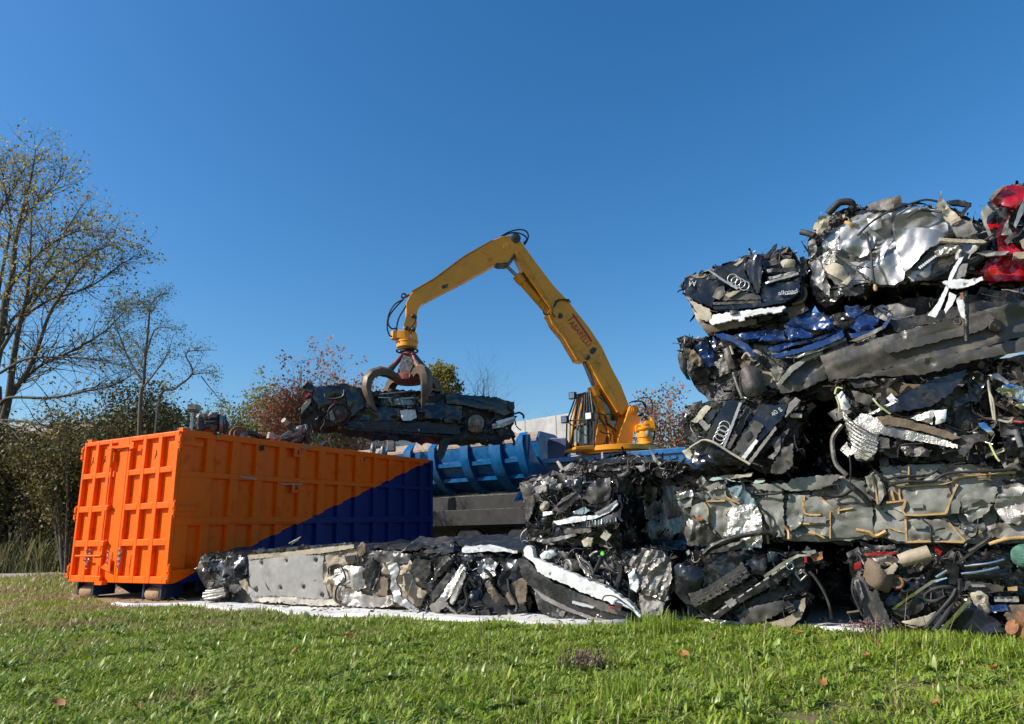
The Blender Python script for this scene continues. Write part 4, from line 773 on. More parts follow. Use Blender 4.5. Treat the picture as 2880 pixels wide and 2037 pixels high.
b.P('door_skin', 'silver_paint', '830,520 1030,500 1200,520 1290,560 1230,640 1100,720 980,860 920,910 870,740 840,640', .2, .06, 3.2, bow=.05, fine=.12, ani=(.9, .5), res=.02, d=.08)
b.P('door_skin', 'silver_paint', '810,480 860,380 960,320 1090,330 1210,400 1300,470 1310,570 1180,520 1030,490 830,515', .18, .06, 5, res=.018, d=.08, ani=(.3, .5), fine=.2)
b.P('door_skin', 'silver_paint', '490,850 640,860 760,720 850,680 880,750 920,910 900,970 830,1005 720,990 620,960', .18, .06, 4, res=.02, d=.08, ani=(1.2, .5), fine=.2); b.P('door_skin', 'silver_paint', '920,910 1000,860 1100,800 1200,720 1420,720 1380,800 1200,930 980,980', .15, .04, 4, res=.02)
b.P('wing', 'silver_paint', '380,620 500,600 590,540 670,600 650,650 590,750 540,760 400,720 340,690', .18, .05, 4, res=.018); b.P('wing', 'silver_paint', '440,800 560,810 640,780 700,700 760,600 820,600 720,800 640,860 500,850', .15, .06, 6, ani=(.7, .4), res=.018)
b.P('roof_piece', 'silver_paint', '590,390 720,380 720,500 640,520 600,470', .16, .04); b.P('roof_piece', 'mid_grey', '595,290 740,245 880,220 900,300 820,330 620,350', .14, .04, 4, d=.05); b.P('roof_piece', 'dark_grey', '810,250 882,222 900,310 830,330', .18, .02)
b.P('wing', 'alu', '215,640 310,600 320,690 280,690', .14, .03); b.P('stone_guard', 'alu', '190,720 280,700 330,780 300,820 210,800', .14, .06, 12); b.P('stone_guard', 'alu', '310,540 345,520 365,700 315,700', .18, .03, 12)
b.P('seat_back', 'cream', '200,850 290,820 370,850 430,930 390,980 260,920', .15, .03, 4, bow=.05); b.P('seat_back', 'cream', '360,990 440,920 450,960 410,1005', .2, .01)
b.P('bracket', 'cream', '1190,310 1260,245 1300,300 1370,370 1420,430 1330,480 1280,420', .24, .02, 3, holes=[(1312,365,.03),(1270,315,.012)]); b.P('bracket', 'mid_grey', '1330,510 1430,430 1520,480 1560,540 1480,590 1390,590', .22, .03, 4); b.P('bracket', 'beige', '1330,440 1400,400 1420,430 1340,470', .26, .01)
b.P('corner_crumple', 'cream', '110,490 180,410 260,400 250,480 170,560 140,540', .12, .05, 6); b.P('black_flap', 'black_plastic', '1290,265 1380,250 1510,280 1505,310 1420,310 1320,290', .15, .02); b.P('black_flap', 'black_plastic', '1390,390 1480,290 1500,300 1430,400', .16, .01)
g = b.P('grille', 'black_plastic', '985,865 1150,690 1200,680 1190,740 1080,860', .22, .01)
for i in range(9): b.H('grille_slat', 'white_paint', f'{1045+17*i},{845-12*i} {1062+17*i},{862-13*i}', .009, .26, par=g, wob=0)
b.P('grille_frame', 'alu', '1160,690 1300,640 1420,680 1330,740 1200,760', .2, .05, 14, ani=(.5, .3)); b.P('bumper_bar', 'cream', '1220,590 1400,600 1600,610 1640,630 1600,640 1400,630 1225,618', .26, .01, 3, d=.05)
b.P('under_panel', 'dark_grey', '350,1050 560,1000 560,1080 400,1100', .1, .04); b.P('under_panel', 'black_plastic', '1040,900 1200,800 1380,760 1300,880 1150,960 1000,970', .18, .02)
b.P('end_fold', 'steel', '85,800 160,760 260,1000 260,1100 140,1000', .08, .06, 6, ani=(1.2, .3)); b.P('end_fold', 'mid_grey', '70,620 130,580 150,700 100,760', .1, .05, 9)
w_ = b.P('hanging_strip', 'white_paint', '1395,770 1440,755 1380,860 1330,980 1290,1080 1240,1200 1190,1290 1120,1270 1210,1160 1280,1020 1330,880', .42, .012, 4, d=.02)
b.P('hanging_strip', 'white_paint', '1250,980 1400,950 1480,960 1600,930 1610,965 1500,1010 1380,1040 1310,1030', .46, .012, 4, d=.02, holes=[(1465,1005,.012),(1550,965,.012)]); b.P('hanging_strip', 'white_paint', '1310,1065 1375,1095 1340,1180 1280,1255 1268,1220 1300,1140', .42, .01, d=.02)
b.P('hanging_strip', 'white_paint', '1380,1120 1430,1070 1440,1150 1460,1200 1475,1310 1420,1280 1390,1200', .44, .02, 9, d=.02); b.P('hanging_plate', 'mid_grey', '1340,930 1380,830 1470,815 1450,930 1350,960', .4, .01, d=.02); b.P('hanging_strip', 'rust', '1405,1075 1435,1070 1430,1130 1412,1130', .46, .004, d=.01)
b.H('hanging_rod', 'black_plastic', '1450,1060 1460,1200 1460,1350 1465,1500', .018, .42, wob=0); b.H('hanging_hook', 'steel', '1430,700 1400,740 1400,790', .03, .35)
b.H('hose', 'rubber', '245,380 320,310 360,285 440,280 465,310 440,340', .034, .12, n=10); b.H('hose', 'dark_grey', '5,535 60,550 120,570', .03, .1, n=8)
for q in ('500,570 640,450 830,340 960,290 1100,255 1210,270', '945,410 1040,360 1160,350 1240,370', '580,540 620,700 640,900 660,1030', '1560,640 1640,600 1700,560'): b.H('cable', 'rubber', q, .01, .24)
e = MB(); e.lathe([(.012, -.03), (.02, 0), (.012, .03)], b.f.at(*b.f.uv('2', 662, 1030, .26), .26), b.f.ay, 8); e.build('orange_plug', 'sealant', b.t, 50)
b.H('strap', 'sealant', '400,450 440,470 470,490', .018, .18); b.P('lever', 'sealant', '370,390 395,380 400,410 380,415', .17, .01)
b.P('grey_spoke', 'mid_grey', '1590,360 1640,300 1700,350 1650,400 1640,450 1700,580 1680,590 1620,470', .2, .02, d=.03)
b.fill(460, pal(silver_paint=4, steel=4, alu=.8, mid_grey=2, cream=.8), (.025, .09), .22, .2, 26)
b = Bale('crumpled bright red car body on top of the stack at the right edge', '2',
  '1690,220 1790,140 1850,105 1968,95 2400,60 2400,1000 1640,990 1560,960 1520,890 1640,730 1730,560 1750,380', 2.0, .05, group=GR)
b.P('red_wing', 'red_paint', '1670,240 1760,170 1790,130 1800,190 1860,110 1968,130 2200,120 2200,280 1968,250 1900,340 1800,320 1710,270', .2, .06, 4, d=.08)
b.P('red_pillar', 'red_paint', '1720,530 1780,440 1830,370 1850,400 1800,520 1830,660 1900,680 1968,720 1860,740 1740,710 1740,600', .2, .04, 5); b.P('red_side', 'red_paint', '1640,780 1800,740 1968,740 2300,700 2300,960 1968,960 1640,960 1560,930', .1, .07, 3)
b.P('window_frame', 'silver_paint', '1880,480 1910,380 1968,230 2000,200 1980,330 1900,500', .24, .02); b.P('dark_interior', 'core', '1830,420 1968,330 2300,300 2300,680 1968,680 1850,640', .04, .06)
b.P('bumper_bar', 'beige', '1880,720 1968,710 2300,700 2300,760 1968,770 1880,775', .26, .01, d=.06); b.P('torn_strip', 'mid_grey', '1540,720 1640,700 1740,715 1840,715 1800,745 1640,755', .3, .03); b.P('torn_strip', 'cream', '1930,620 1968,600 2100,590 2100,680 1968,680', .22, .02)
b.P('torn_strip', 'steel', '1770,560 1800,460 1840,410 1830,500 1890,560 1830,640 1800,610 1840,570', .26, .03); b.H('rod', 'dark_grey', '1800,330 1790,440', .018, .2); b.P('torn_flap', 'dark_grey', '1740,360 1830,360 1800,440 1760,420', .2, .03)
b.P('torn_strip', 'mid_grey', '1665,240 1690,200 1790,120 1795,135 1720,220 1690,260', .26, .02)
b.fill(240, dict(black_paint=3, red_paint=3, dark_grey=3, core=3, steel=1, silver_paint=.6), (.03, .09), 0, .2, 10)

b = Bale('added crushed car darkening the gap between the steep tailgate and the radiator bale', 'F', '2150,1100 2480,1080 2480,1380 2150,1380', 1.8, -1.7, group=GR); b.fill(160, pal(), (.03, .09), 0, 0, 10)  # added bale: closes off the sky so the gap stays dark
b = Bale('added crushed car darkening the gap between the two rightmost bottom bales', 'F', '2200,1490 2480,1490 2480,1690 2200,1700', 1.6, -1.5, group=GR); b.fill(150, pal(), (.03, .09), 0, 0, 10)  # added bale that keeps the opening between the bottom bales dark
# ------------------------------------------------------------------ orange roll-off container (own frame: x along, y across, z up)
CAZ = RAD(27.486); CO = V((-5.267, 10.68, 0)); CL, CW, CZ0, CZ1 = 7.01, 2.5, .267, 2.617
cX = V((sin(CAZ), cos(CAZ), 0)); cY = V((-cos(CAZ), sin(CAZ), 0))
def cside(k, x, y):
    p = onp(k, x, y, CO, -cY)-CO; return p.dot(cX), p.z
ct = thing('rolloff_container', 'bright orange steel roll-off container with dark blue diagonal lower half and double doors', 'container', CO)
ct.rotation_euler = (0, 0, pi/2-CAZ); WL[ct.name] = V((0, 0, 0))
xa, za = cside('f', 290, 1018); xb, zb = cside('f', 1783, 306); _, zc = cside('d', 1235, 1180); x2, z2 = cside('d', 1122, 1265)
def contmat(name, split):
    mat(name, (.95, .135, .0), .5, 0, .05, 2, dirt=(.5, .05, .0), da=.2, ds=4, bump=.04, bs=14, coat=.0, spec=.2)
    m = M[name]; n = m.node_tree.nodes; L = m.node_tree.links; b = n['Principled BSDF']
    tc = n.new('ShaderNodeTexCoord'); sp = n.new('ShaderNodeSeparateXYZ'); L.new(tc.outputs['Object'], sp.inputs[0])
    def mth(op, a, c):
        x = n.new('ShaderNodeMath'); x.operation = op
        for i, v in ((0, a), (1, c)):
            if isinstance(v, (int, float)): x.inputs[i].default_value = v
            else: L.new(v, x.inputs[i])
        return x.outputs[0]
    old = b.inputs['Base Color'].links[0].from_socket
    # scratches and bare scuffs
    nz = n.new('ShaderNodeTexNoise'); mp = n.new('ShaderNodeMapping'); mp.inputs['Scale'].default_value = (1.2, 6, 9); L.new(tc.outputs['Object'], mp.inputs[0]); L.new(mp.outputs[0], nz.inputs[0])
    nz.inputs['Scale'].default_value = 3.5; nz.inputs['Detail'].default_value = 9; nz.inputs['Roughness'].default_value = .75
    mr = n.new('ShaderNodeMapRange'); L.new(nz.outputs[0], mr.inputs[0]); mr.inputs[1].default_value = .655; mr.inputs[2].default_value = .72; mr.inputs[4].default_value = .75
    if split:
        k1 = (zb-za)/(xb-xa); l1 = mth('ADD', mth('MULTIPLY', sp.outputs[0], k1), za-k1*xa)
        k2 = (zc-z2)/.42; l2 = mth('MINIMUM', mth('ADD', mth('MULTIPLY', sp.outputs[0], k2), z2-k2*x2), zc)
        f = mth('LESS_THAN', sp.outputs[2], mth('MAXIMUM', l1, l2))
        x = n.new('ShaderNodeMix'); x.data_type = 'RGBA'; L.new(f, x.inputs[0]); L.new(old, x.inputs[6]); x.inputs[7].default_value = (.008, .022, .125, 1); old = x.outputs[2]
    y = n.new('ShaderNodeMix'); y.data_type = 'RGBA'; L.new(mr.outputs[0], y.inputs[0]); L.new(old, y.inputs[6]); y.inputs[7].default_value = (.33, .22, .15, 1); L.new(y.outputs[2], b.inputs['Base Color'])
contmat('container_side', True); contmat('container_orange', False)
mat('container_navy_and_shade', (.01, .03, .1), .45, 0, .2, dirt=(.1, .08, .06), da=.25)
mat('chalk_mark', (.02, .02, .02), .8)
H = MB(); D_ = .075
rx = [cside('f', x, 300)[0] for x in (-90, -42, 55, 115, 250, 310, 435, 490, 610, 655, 770, 815, 915, 965, 1065, 1105, 1195, 1240, 1335, 1365, 1450, 1485, 1570, 1600, 1685, 1712, 1765)]
cols_ = [(max(.06, rx[i]), rx[i+1]) for i in range(1, len(rx)-1, 2)]
zt = cside('f', 180, 160)[1]; r1a, r1b = cside('f', 180, 412)[1], cside('f', 180, 452)[1]; r2a, r2b = cside('f', 180, 742)[1], cside('f', 180, 803)[1]
rows = [(r1a, zt), (r2a, r1b), (CZ0+.16, r2b)]
H.box((.1, D_, CZ0+.05), (CL, D_+.012, CZ1-.01))                                  # recessed skin
H.box((.0, .0, zt), (CL, .16, CZ1)); H.box((.0, .0, CZ0), (CL, .14, CZ0+.16))       # top rail, bottom rail
H.box((.0, -.002, r1b), (CL, D_, r1a)); H.box((.0, -.004, r2b), (CL, D_, r2a))
H.box((.3, -.022, r2b+.03), (cols_[5][0] if len(cols_) > 5 else 2, -.004, r2a-.02))
for ri, (z0_, z1_) in enumerate(rows):
    edges = [.0]+[v for c in cols_ for v in c]+[CL]
    if ri == 1: edges = [0]+edges[3:]
    for i in range(0, len(edges)-1, 2): H.box((edges[i], .001, z0_), (edges[i+1], D_, z1_))
H.box((0, CW-.08, CZ0), (CL, CW, CZ1)); H.box((CL-.08, .16, CZ0), (CL-.001, CW-.08, CZ1-.02)); H.box((.06, .09, CZ0+.06), (CL-.08, CW-.08, CZ0+.12)); H.box((.02, .16, CZ1-.12), (.14, CW-.08, CZ1-.004))
H.box((-.02, -.006, CZ1-.06), (.12, .1, CZ1+.03)); H.box((-.02, CW-.1, CZ1-.06), (.1, CW+.006, CZ1+.03))
body = H.build('container_body', 'container_side', ct, None, bevel=.012)
for q in ((745, 250), (1247, 303), (728, 520)):
    x, z = cside('f', *q); h = MB(); h.box((x-.08, -.02, z-.09), (x+.07, .0, z+.08)); h.box((x+.0, -.024, z-.045), (x+.04, -.021, z+.045), 1); h.build('lashing_plate', ['container_orange', 'lettering_black'], ct)
for q in ('1590,222 1622,218 1626,262 1594,268', '1195,112 1240,122 1255,130 1210,132', '1940,238 2030,228 2025,245 1950,250', '1480,462 1500,462 1502,472 1482,474', '1412,478 1560,498 1555,512 1420,490', '1760,540 1945,545 1950,553 1770,552', '1150,830 1160,832 1160,836 1152,836', '1230,130 1238,130 1240,170 1232,172'):
    P_ = [cside('e', *z) for z in pts(q)]; h = MB(); h.prism([V((x, -.0265, z)) for x, z in P_], (0, .005, 0)); h.build('paint_scuff', random.choice(['cream', 'mid_grey', 'chalk_mark']), ct)
zd = lambda f: CZ1-.03-(CZ1-.03-CZ0)*f
drows = [(.03, .236), (.275, .473), (.516, .714), (.758, .955)]
def door(y0, y1, cf_):
    d = MB(); w_ = y1-y0
    d.box((-.004, min(y0, y1)+.004, CZ0+.0), (.02, max(y0, y1)-.004, CZ1-.03))
    ye = [0]+[v for c in cf_ for v in c]+[1]; ze = [0]+[v for r in drows for v in r]+[1]
    for i in range(0, len(ye)-1, 2):
        a, b_ = sorted((y0+w_*ye[i], y0+w_*ye[i+1])); d.box((-.075, a+.003, CZ0), (-.004, b_-.003, CZ1-.03))
    for i in range(0, len(ze)-1, 2):
        for j in range(1, len(ye)-1, 2):
            a, b_ = sorted((y0+w_*ye[j], y0+w_*ye[j+1])); d.box((-.073, a-.003, zd(ze[i+1])), (-.004, b_+.003, zd(ze[i])))
    return d.build('door', 'container_orange', ct, None, bevel=.01)
d1 = door(CW, 1.25, [(.05, .27), (.34, .56), (.63, .76)]); d2 = door(1.25, 0, [(.05, .29), (.36, .6), (.68, .92)])
def hinge(par, y, z, strap):
    h = MB(); s = 1 if y > 1 else -1
    for dz in (-.06, .05): h.cyl((-.06, y+s*.035, z+dz-.04), (-.06, y+s*.035, z+dz+.04), .035, 10)
    h.box((-.09, min(y, y+s*.05), z-.1), (-.03, max(y, y+s*.05), z-.07)); h.box((-.09, min(y, y+s*.05), z+.07), (-.03, max(y, y+s*.05), z+.1)); h.cyl((-.06, y+s*.035, z-.13), (-.06, y+s*.035, z+.13), .016, 8)
    if strap: h.box((-.02, y-.03, z-.035), (.36, y-.008, z+.035))
    h.build('hinge', 'container_orange', par, 40)
for z in (zd(.08), zd(.52), zd(.93)): hinge(d1, CW, z, False); hinge(d2, 0, z, True)
lb = MB(); yb = 1.25+1.25*.27
lb.cyl((-.11, yb, CZ0-.02), (-.11, yb, zd(.13)), .021, 12)
for f in (.49, .735, .97): lb.box((-.15, yb-.05, zd(f)-.04), (-.075, yb+.05, zd(f)+.04)); lb.cyl((-.135, yb-.07, zd(f)+.02), (-.135, yb+.06, zd(f)+.02), .02, 8)
lb.box((-.14, yb-.06, zd(.17)), (-.075, yb+.06, zd(.1))); lb.cyl((-.13, yb, zd(.2)), (-.13, yb, zd(.07)), .04, 10)
lb.box((-.13, 1.0, zd(.075)), (-.1, yb+.16, zd(.055))); lb.box((-.15, 1.02, zd(.09)), (-.09, 1.12, zd(.045)))
lb.prism([(-.08, yb-.02, zd(.1)), (-.08, 1.28, zd(.07)), (-.08, yb-.02, zd(.07))], (-.02, 0, 0))
lb.cyl((-.13, yb, zd(.82)), (-.13, 2.28, zd(.82)), .017, 10)
lb.prism([(-.1, yb, zd(.78)), (-.1, yb+.2, zd(.83)), (-.1, yb, zd(.9))], (-.02, 0, 0)); lb.prism([(-.1, yb, zd(.9)), (-.1, 1.35, zd(.84)), (-.1, 1.33, zd(.93))], (-.02, 0, 0))
lb.box((-.16, yb-.14, CZ0-.03), (-.06, yb+.05, CZ0+.03)); lb.build('locking_bar', 'container_orange', d1, 40)
def chain(par, y, z0_, z1_, sway=0):
    h = MB(); n = int((z1_-z0_)/.04)
    for i in range(n):
        a = V((1, 0, 0)) if i % 2 else V((.3, 1, 0)); h.torus((-.12, y+sway*sin(i*.7)+random.uniform(-.008, .008), z1_-.04*i), a, .019, .006, 10, 5)
    h.build('chain', 'steel', par, 60)
chain(d1, 1.98, zd(.92), zd(.78), .03); chain(d1, 1.9, zd(.88), zd(.78), .03); chain(d1, 1.42, zd(.91), zd(.79)); chain(d2, 1.13, zd(.93), zd(.78)); chain(d2, 1.1, zd(.9), zd(.78))
for par, ys in ((d1, (2.32, 1.98)), (d2, (.95, .62, .16))):      # the marks sprayed on the top row
    for y in ys:
        h = MB(); z = zd(.14); h.tube([(-.007, y, z+.07), (-.007, y, z+.02), (-.007, y+.03, z-.07)], .006, 5); h.tube([(-.007, y, z+.02), (-.007, y-.04, z-.05)], .005, 5); h.build('paint_mark', 'chalk_mark', par)
for y in (2.22, .5):
    h = MB(); h.box((.02, y-.28, .05), (.4, y-.24, CZ0)); h.box((.02, y+.14, .05), (.4, y+.18, CZ0)); h.box((.1, y-.24, .2), (.4, y+.14, CZ0-.002)); h.build('roller_bracket', 'container_navy_and_shade', ct, None, bevel=.008)
    h = MB(); h.lathe([(.03, -.2), (.085, -.19), (.1, -.15), (.1, .11), (.085, .14), (.03, .14)], (.12, y, .1), V((0, 1, 0)), 20); h.build('roller', 'wood', ct, 40)
for y in (.86, 1.64):
    h = MB(); h.box((.5, y-.06, .05), (CL-.1, y+.06, CZ0-.001)); h.prism([(.5, y-.055, CZ0-.002), (.5, y-.055, .05), (.15, y-.055, CZ0-.002)], (0, .11, 0)); h.build('skid_rail', 'container_navy_and_shade', ct, None)
h = MB(); h.box((.6, .14, .1), (CL-.3, .22, CZ0-.001)); h.build('side_skirt', 'container_navy_and_shade', ct)
# scrap heaped inside, and the axle parts that stick out over its rim
h = MB(); nx, ny = 60, 22
for i in range(nx):
    for j in range(ny):
        x, y = .2+(CL-.4)*i/(nx-1), .2+(CW-.4)*j/(ny-1); h.v.append(CO+cX*x+cY*y+V((0, 0, CZ1-.22+.16*noise.noise(V((x*2.2, y*2.2, 3)))+random.uniform(-.05, .05))))
h.f = [(i*ny+j, (i+1)*ny+j, (i+1)*ny+j+1, i*ny+j+1) for i in range(nx-1) for j in range(ny-1)]; h.mi = [0]*len(h.f)
tag(h.build('scrap_load', 'core', None, 30), 'dark loose scrap filling the orange container to the rim', 'scrap', kind='stuff')
def cpt(k, x, y, w_=.45):
    p = onp(k, x, y, CO+cY*w_, -cY); return p
def hubscrap(name, lab, w_, spec):
    o = thing(name, lab, 'car part', cpt('t', *spec['base'], w_), 'axle parts on the orange container')
    for nm, m, q, r in spec.get('tubes', []): MB().tube(spline([cpt('t', x, y, w_-.05) for x, y in pts(q)], 4), r, 10).build(nm, m, o, 50)
    for nm, m, x, y, R_, th, tl in spec.get('discs', []):
        c = cpt('t', x, y, w_); ax = (-cY+cX*tl+V((0, 0, .1))).normalized()
        MB().lathe([(.02, -th), (R_*.96, -th), (R_, -th*.7), (R_, th*.7), (R_*.92, th), (R_*.6, th), (R_*.55, th*2.2), (R_*.2, th*2.4), (0, th*2.4)], c, ax, 24).build(nm, m, o, 40)
    for nm, m, q, th in spec.get('plates', []):
        fr = Frame(CO+cY*w_, cX, ZU); uv = [fr.uv('t', x, y) for x, y in pts(q)]
        A = sum(uv[i][0]*uv[(i+1) % len(uv)][1]-uv[(i+1) % len(uv)][0]*uv[i][1] for i in range(len(uv)))
        panel(o, nm, m, fr, uv if A > 0 else uv[::-1], .03, .05, 9, .025, th, bow=.05)
    return o
hubscrap('axle_hub', 'rusty wheel hub and brake drum lying on the container rim near the lamp', .5, dict(base=(300, 1270),
  discs=[('brake_disc', 'steel', 400, 1180, .2, .03, 1.3), ('hub', 'dark_grey', 330, 1190, .1, .06, .5), ('hub', 'rust', 240, 1260, .1, .04, .2)],
  tubes=[('link_arm', 'steel', '180,1162 300,1160 440,1155', .022), ('strut', 'dark_grey', '110,1260 105,1160 110,1100', .045), ('link_arm', 'mid_grey', '210,1120 280,1060 350,1050', .03), ('link_arm', 'dark_grey', '120,1250 200,1220 330,1240', .05)],
  plates=[('knuckle', 'mid_grey', '70,1100 100,1050 150,1040 185,1080 175,1120 110,1130', .06), ('crossmember', 'black_plastic', '110,1160 200,1130 360,1060 450,1110 490,1200 480,1310 300,1300 120,1270', .12), ('knuckle', 'cream', '215,1100 250,1050 320,1030 360,1050 330,1100 250,1125', .06)]))
hubscrap('brake_drum', 'rusty ribbed brake drum half sunk behind the container rim', .6, dict(base=(640, 1330),
  discs=[('drum', 'rust', 640, 1345, .16, .05, -.6), ('drum', 'steel', 665, 1365, .13, .06, -.6)], tubes=[('hose', 'black_plastic', '730,1320 850,1330 950,1380 1040,1400', .05)]))
hubscrap('pale_casting', 'small pale metal casting on the container rim', .4, dict(base=(1130, 1400),
  tubes=[('neck', 'cream', '1130,1400 1090,1370 1085,1320', .04)], plates=[('flange', 'cream', '1050,1390 1075,1310 1110,1320 1130,1360 1215,1370 1200,1410', .06)]))
hubscrap('suspension_strut', 'suspension strut and wheel hub leaning on the container rim under the lifted car', .5, dict(base=(1480, 1440),
  discs=[('brake_disc', 'dark_grey', 1570, 1330, .2, .03, 1.5), ('hub', 'steel', 1500, 1290, .11, .05, .6)],
  tubes=[('damper', 'dark_grey', '1310,1180 1400,1310', .045), ('damper_cap', 'cream', '1265,1140 1320,1190', .055), ('link_arm', 'steel', '1200,1410 1330,1320 1450,1280', .035), ('link_arm', 'mid_grey', '1380,1440 1480,1390 1560,1350', .035), ('link_arm', 'beige', '1290,1340 1400,1330 1530,1290', .03)],
  plates=[('knuckle', 'steel', '1400,1290 1480,1220 1560,1230 1590,1330 1520,1400 1440,1370', .08), ('crossmember', 'dark_grey', '1250,1400 1420,1350 1620,1400 1600,1450 1400,1450', .08)]))
hubscrap('crumpled_foil', 'small crumpled grey rag on the far part of the container rim', .3, dict(base=(1800, 1490), plates=[('foil', 'silver_paint', '1760,1480 1790,1440 1820,1435 1830,1485 1790,1500', .05)]))
# ------------------------------------------------------------------ the truck with the blue scrap press
TA = V((-.848, .53, 0)); TN = V((-.53, -.848, 0)); T0 = V((.62, 17.4, 0))
def tq(k, x, y, out=0.):
    p = onp(k, x, y, T0+TN*out, TN)-T0; return p.dot(TA), p.z
tk = thing('press_truck', 'truck body with a blue ribbed scrap press and blue deck behind the container and bales', 'truck', T0+V((0, 0, 0)))
_, zt = tq('9', 1900, 165); k_ = zt-3.35
prof = [(-.9, zt+.03), (-.16, zt+.05), (-.1, zt), (.0, zt-.14), (-.02, zt-.4), (-.12, zt-.65), (-.3, zt-.9), (-.55, zt-1.12), (-.9, zt-1.3), (-1.4, zt-1.42), (-1.8, zt-1.45), (-1.8, zt-.3)]
def tsec(t, P, d=0.): return [T0+TA*t+TN*(n_+d)+V((0, 0, z)) for n_, z in P]
TL = 7.2
h = MB(); h.prism(tsec(.0, prof), TA*TL); h.build('press_body', 'press_blue', tk, 20)
h = MB(); h.prism(tsec(.05, [(-.15, zt+.062), (-.092, zt+.012), (.012, zt-.135), (.012, zt-.2), (-.02, zt-.2), (-.2, zt-.1), (-.3, zt+.062)]), TA*(TL-.1)); h.build('press_lip', 'press_rust', tk, 20)
rp = [(-.165, zt+.075), (-.08, zt+.015), (.09, zt-.14), (.095, zt-.42), (-.0, zt-.72), (-.2, zt-1.0), (-.47, zt-1.24), (-.85, zt-1.43), (-.95, zt-1.3), (-.6, zt-1.1), (-.35, zt-.88), (-.17, zt-.63), (-.08, zt-.3), (-.2, zt)]
for xa_, xb_ in ((1980, 1895), (1725, 1605), (1378, 1292), (1020, 965), (765, 690), (490, 400)):
    t0, t1 = tq('9', xa_, 250)[0], tq('9', xb_, 250)[0]; h = MB(); h.prism(tsec(t0, rp), TA*max(.22, t1-t0)); h.build('rib', 'press_blue', tk, 20)
for z, dn in ((zt-.6, -.02), (zt-1.0, -.3)):
    h = MB(); h.prism(tsec(.1, [(-.9, z-.12), (dn-.02, z-.1), (dn, z), (-.9, z+.02)]), TA*(TL-.2)); h.build('stringer', 'press_blue', tk)
E_ = Frame(T0-TA*.02, -TN, ZU)     # end plate of the press
ep = []
for q in pts('1985,165 2025,155 2035,235 2055,315 2085,390 2125,460 2170,520 2218,570 2150,700 1990,850 1890,880 1960,760 2070,620 2030,480 2000,350 1985,250'):
    p = onp('9', *q, T0, -TA); ep.append(p)
h = MB(); h.prism(ep, TA*.1); h.build('end_plate', 'press_blue', tk, None)
h = MB(); h.prism([p-TA*.01 for p in ep[1:10]], -TA*.012); h.build('end_plate_liner', 'press_blue', tk, None)
ch = MB(); ch.box((-1.9, .15, .95), (7.0, 1.5, 1.25), fr=lambda v: T0+TA*v.x-TN*v.y+V((0, 0, v.z))); ch.box((.2, .5, 1.25), (6.5, 1.6, zt-1.5), fr=lambda v: T0+TA*v.x-TN*v.y+V((0, 0, v.z))); ch.box((-1.5, 1.5, .12), (6.8, 1.7, .95), fr=lambda v: T0+TA*v.x-TN*v.y+V((0, 0, v.z))); ch.build('chassis', 'chassis', tk)  # last box: added dark screen in place of the shadow under the truck
zf0, zf1 = tq('9', 1500, 1130)[1], tq('9', 1500, 965)[1]
h = MB(); h.box((-2.5, .02, zf0), (.35, .14, zf1), fr=lambda v: T0+TA*v.x-TN*v.y+V((0, 0, v.z))); h.build('side_guard', 'fender_lit', tk, bevel=.01)  # lighter grey than the next length: sunlight on it put into the colour
h = MB(); h.box((.36, .03, zf0-.02), (4, .13, zf1), fr=lambda v: T0+TA*v.x-TN*v.y+V((0, 0, v.z))); h.build('side_guard', 'chassis', tk, bevel=.01)
whl = MB(); whl.lathe([(.3, -.14), (.46, -.13), (.5, -.07), (.5, .07), (.46, .13), (.3, .12)], (0, 0, 0), TN, 28); rim = MB(); rim.lathe([(.05, .02), (.22, .03), (.28, .1), (.3, .125), (.29, .04)], (0, 0, 0), TN, 24)
w0 = None
for px in (1330, 1890, 3300):
    t = tq('9', px, 1180)[0]; loc = T0+TA*t-TN*.3+V((0, 0, .5))
    if w0 is None: w0 = whl.build('wheel', 'rubber', None, 40); r0_ = rim.build('rim', 'mid_grey', None, 40); wa, ra = w0, r0_
    else: wa = w0.copy(); ra = r0_.copy(); COL.objects.link(wa); COL.objects.link(ra)
    wa.parent = tk; wa.location = loc-WL[tk.name]; ra.parent = wa
    f_ = MB(); c = loc+TN*.0; f_.tube([c+TA*(.6*cos(a))+V((0, 0, .6*sin(a))) for a in np.linspace(.2, pi-.2, 10)], .03, 8); f_.build('mudguard', 'chassis', tk, 60)
# deck the crane stands on
zk = atY('c', 900, 1340, 15.9).z
dk = MB(); fr_ = lambda v: T0+TA*v.x-TN*v.y+V((0, 0, v.z))
dk.box((-5.2, -.35, zk-.12), (-.3, 2.2, zk), fr=fr_); dk.box((-5.0, .3, zk-.5), (-.6, 2.0, zk-.12), fr=fr_); dk.build('deck', 'press_blue', tk, bevel=.01)
h = MB(); h.box((-5.1, -.3, zk-.42), (-3.2, -.27, zk-.121), fr=fr_); h.build('step_panel', 'press_blue', tk)
for i in range(9):
    for j in range(3):
        h = MB(); c = fr_(V((-3.4-.17*i, -.302, zk-.18-.08*j))); h.lathe([(.03, 0), (.028, .004), (0, .004)], c, TN, 10); h.build('perforation', 'lettering_black', tk)
h = MB(); h.box((-2.2, .2, 1.25), (-.4, 1.9, zk-.5), fr=fr_); h.build('hydraulic_tank', 'chassis', tk)
h = MB()
bp = [onp('b', *q, T0+TN*.25-TA*.35, TN) for q in pts('308,1380 330,1360 418,1362 430,1380 440,1450 420,1470 440,1500 425,1590 312,1590')]
h.prism(bp, -TN*.12); h.build('press_bracket', 'container_navy_and_shade', tk, None, bevel=.02)  # dark navy: the shade on this blue bracket is put into its colour
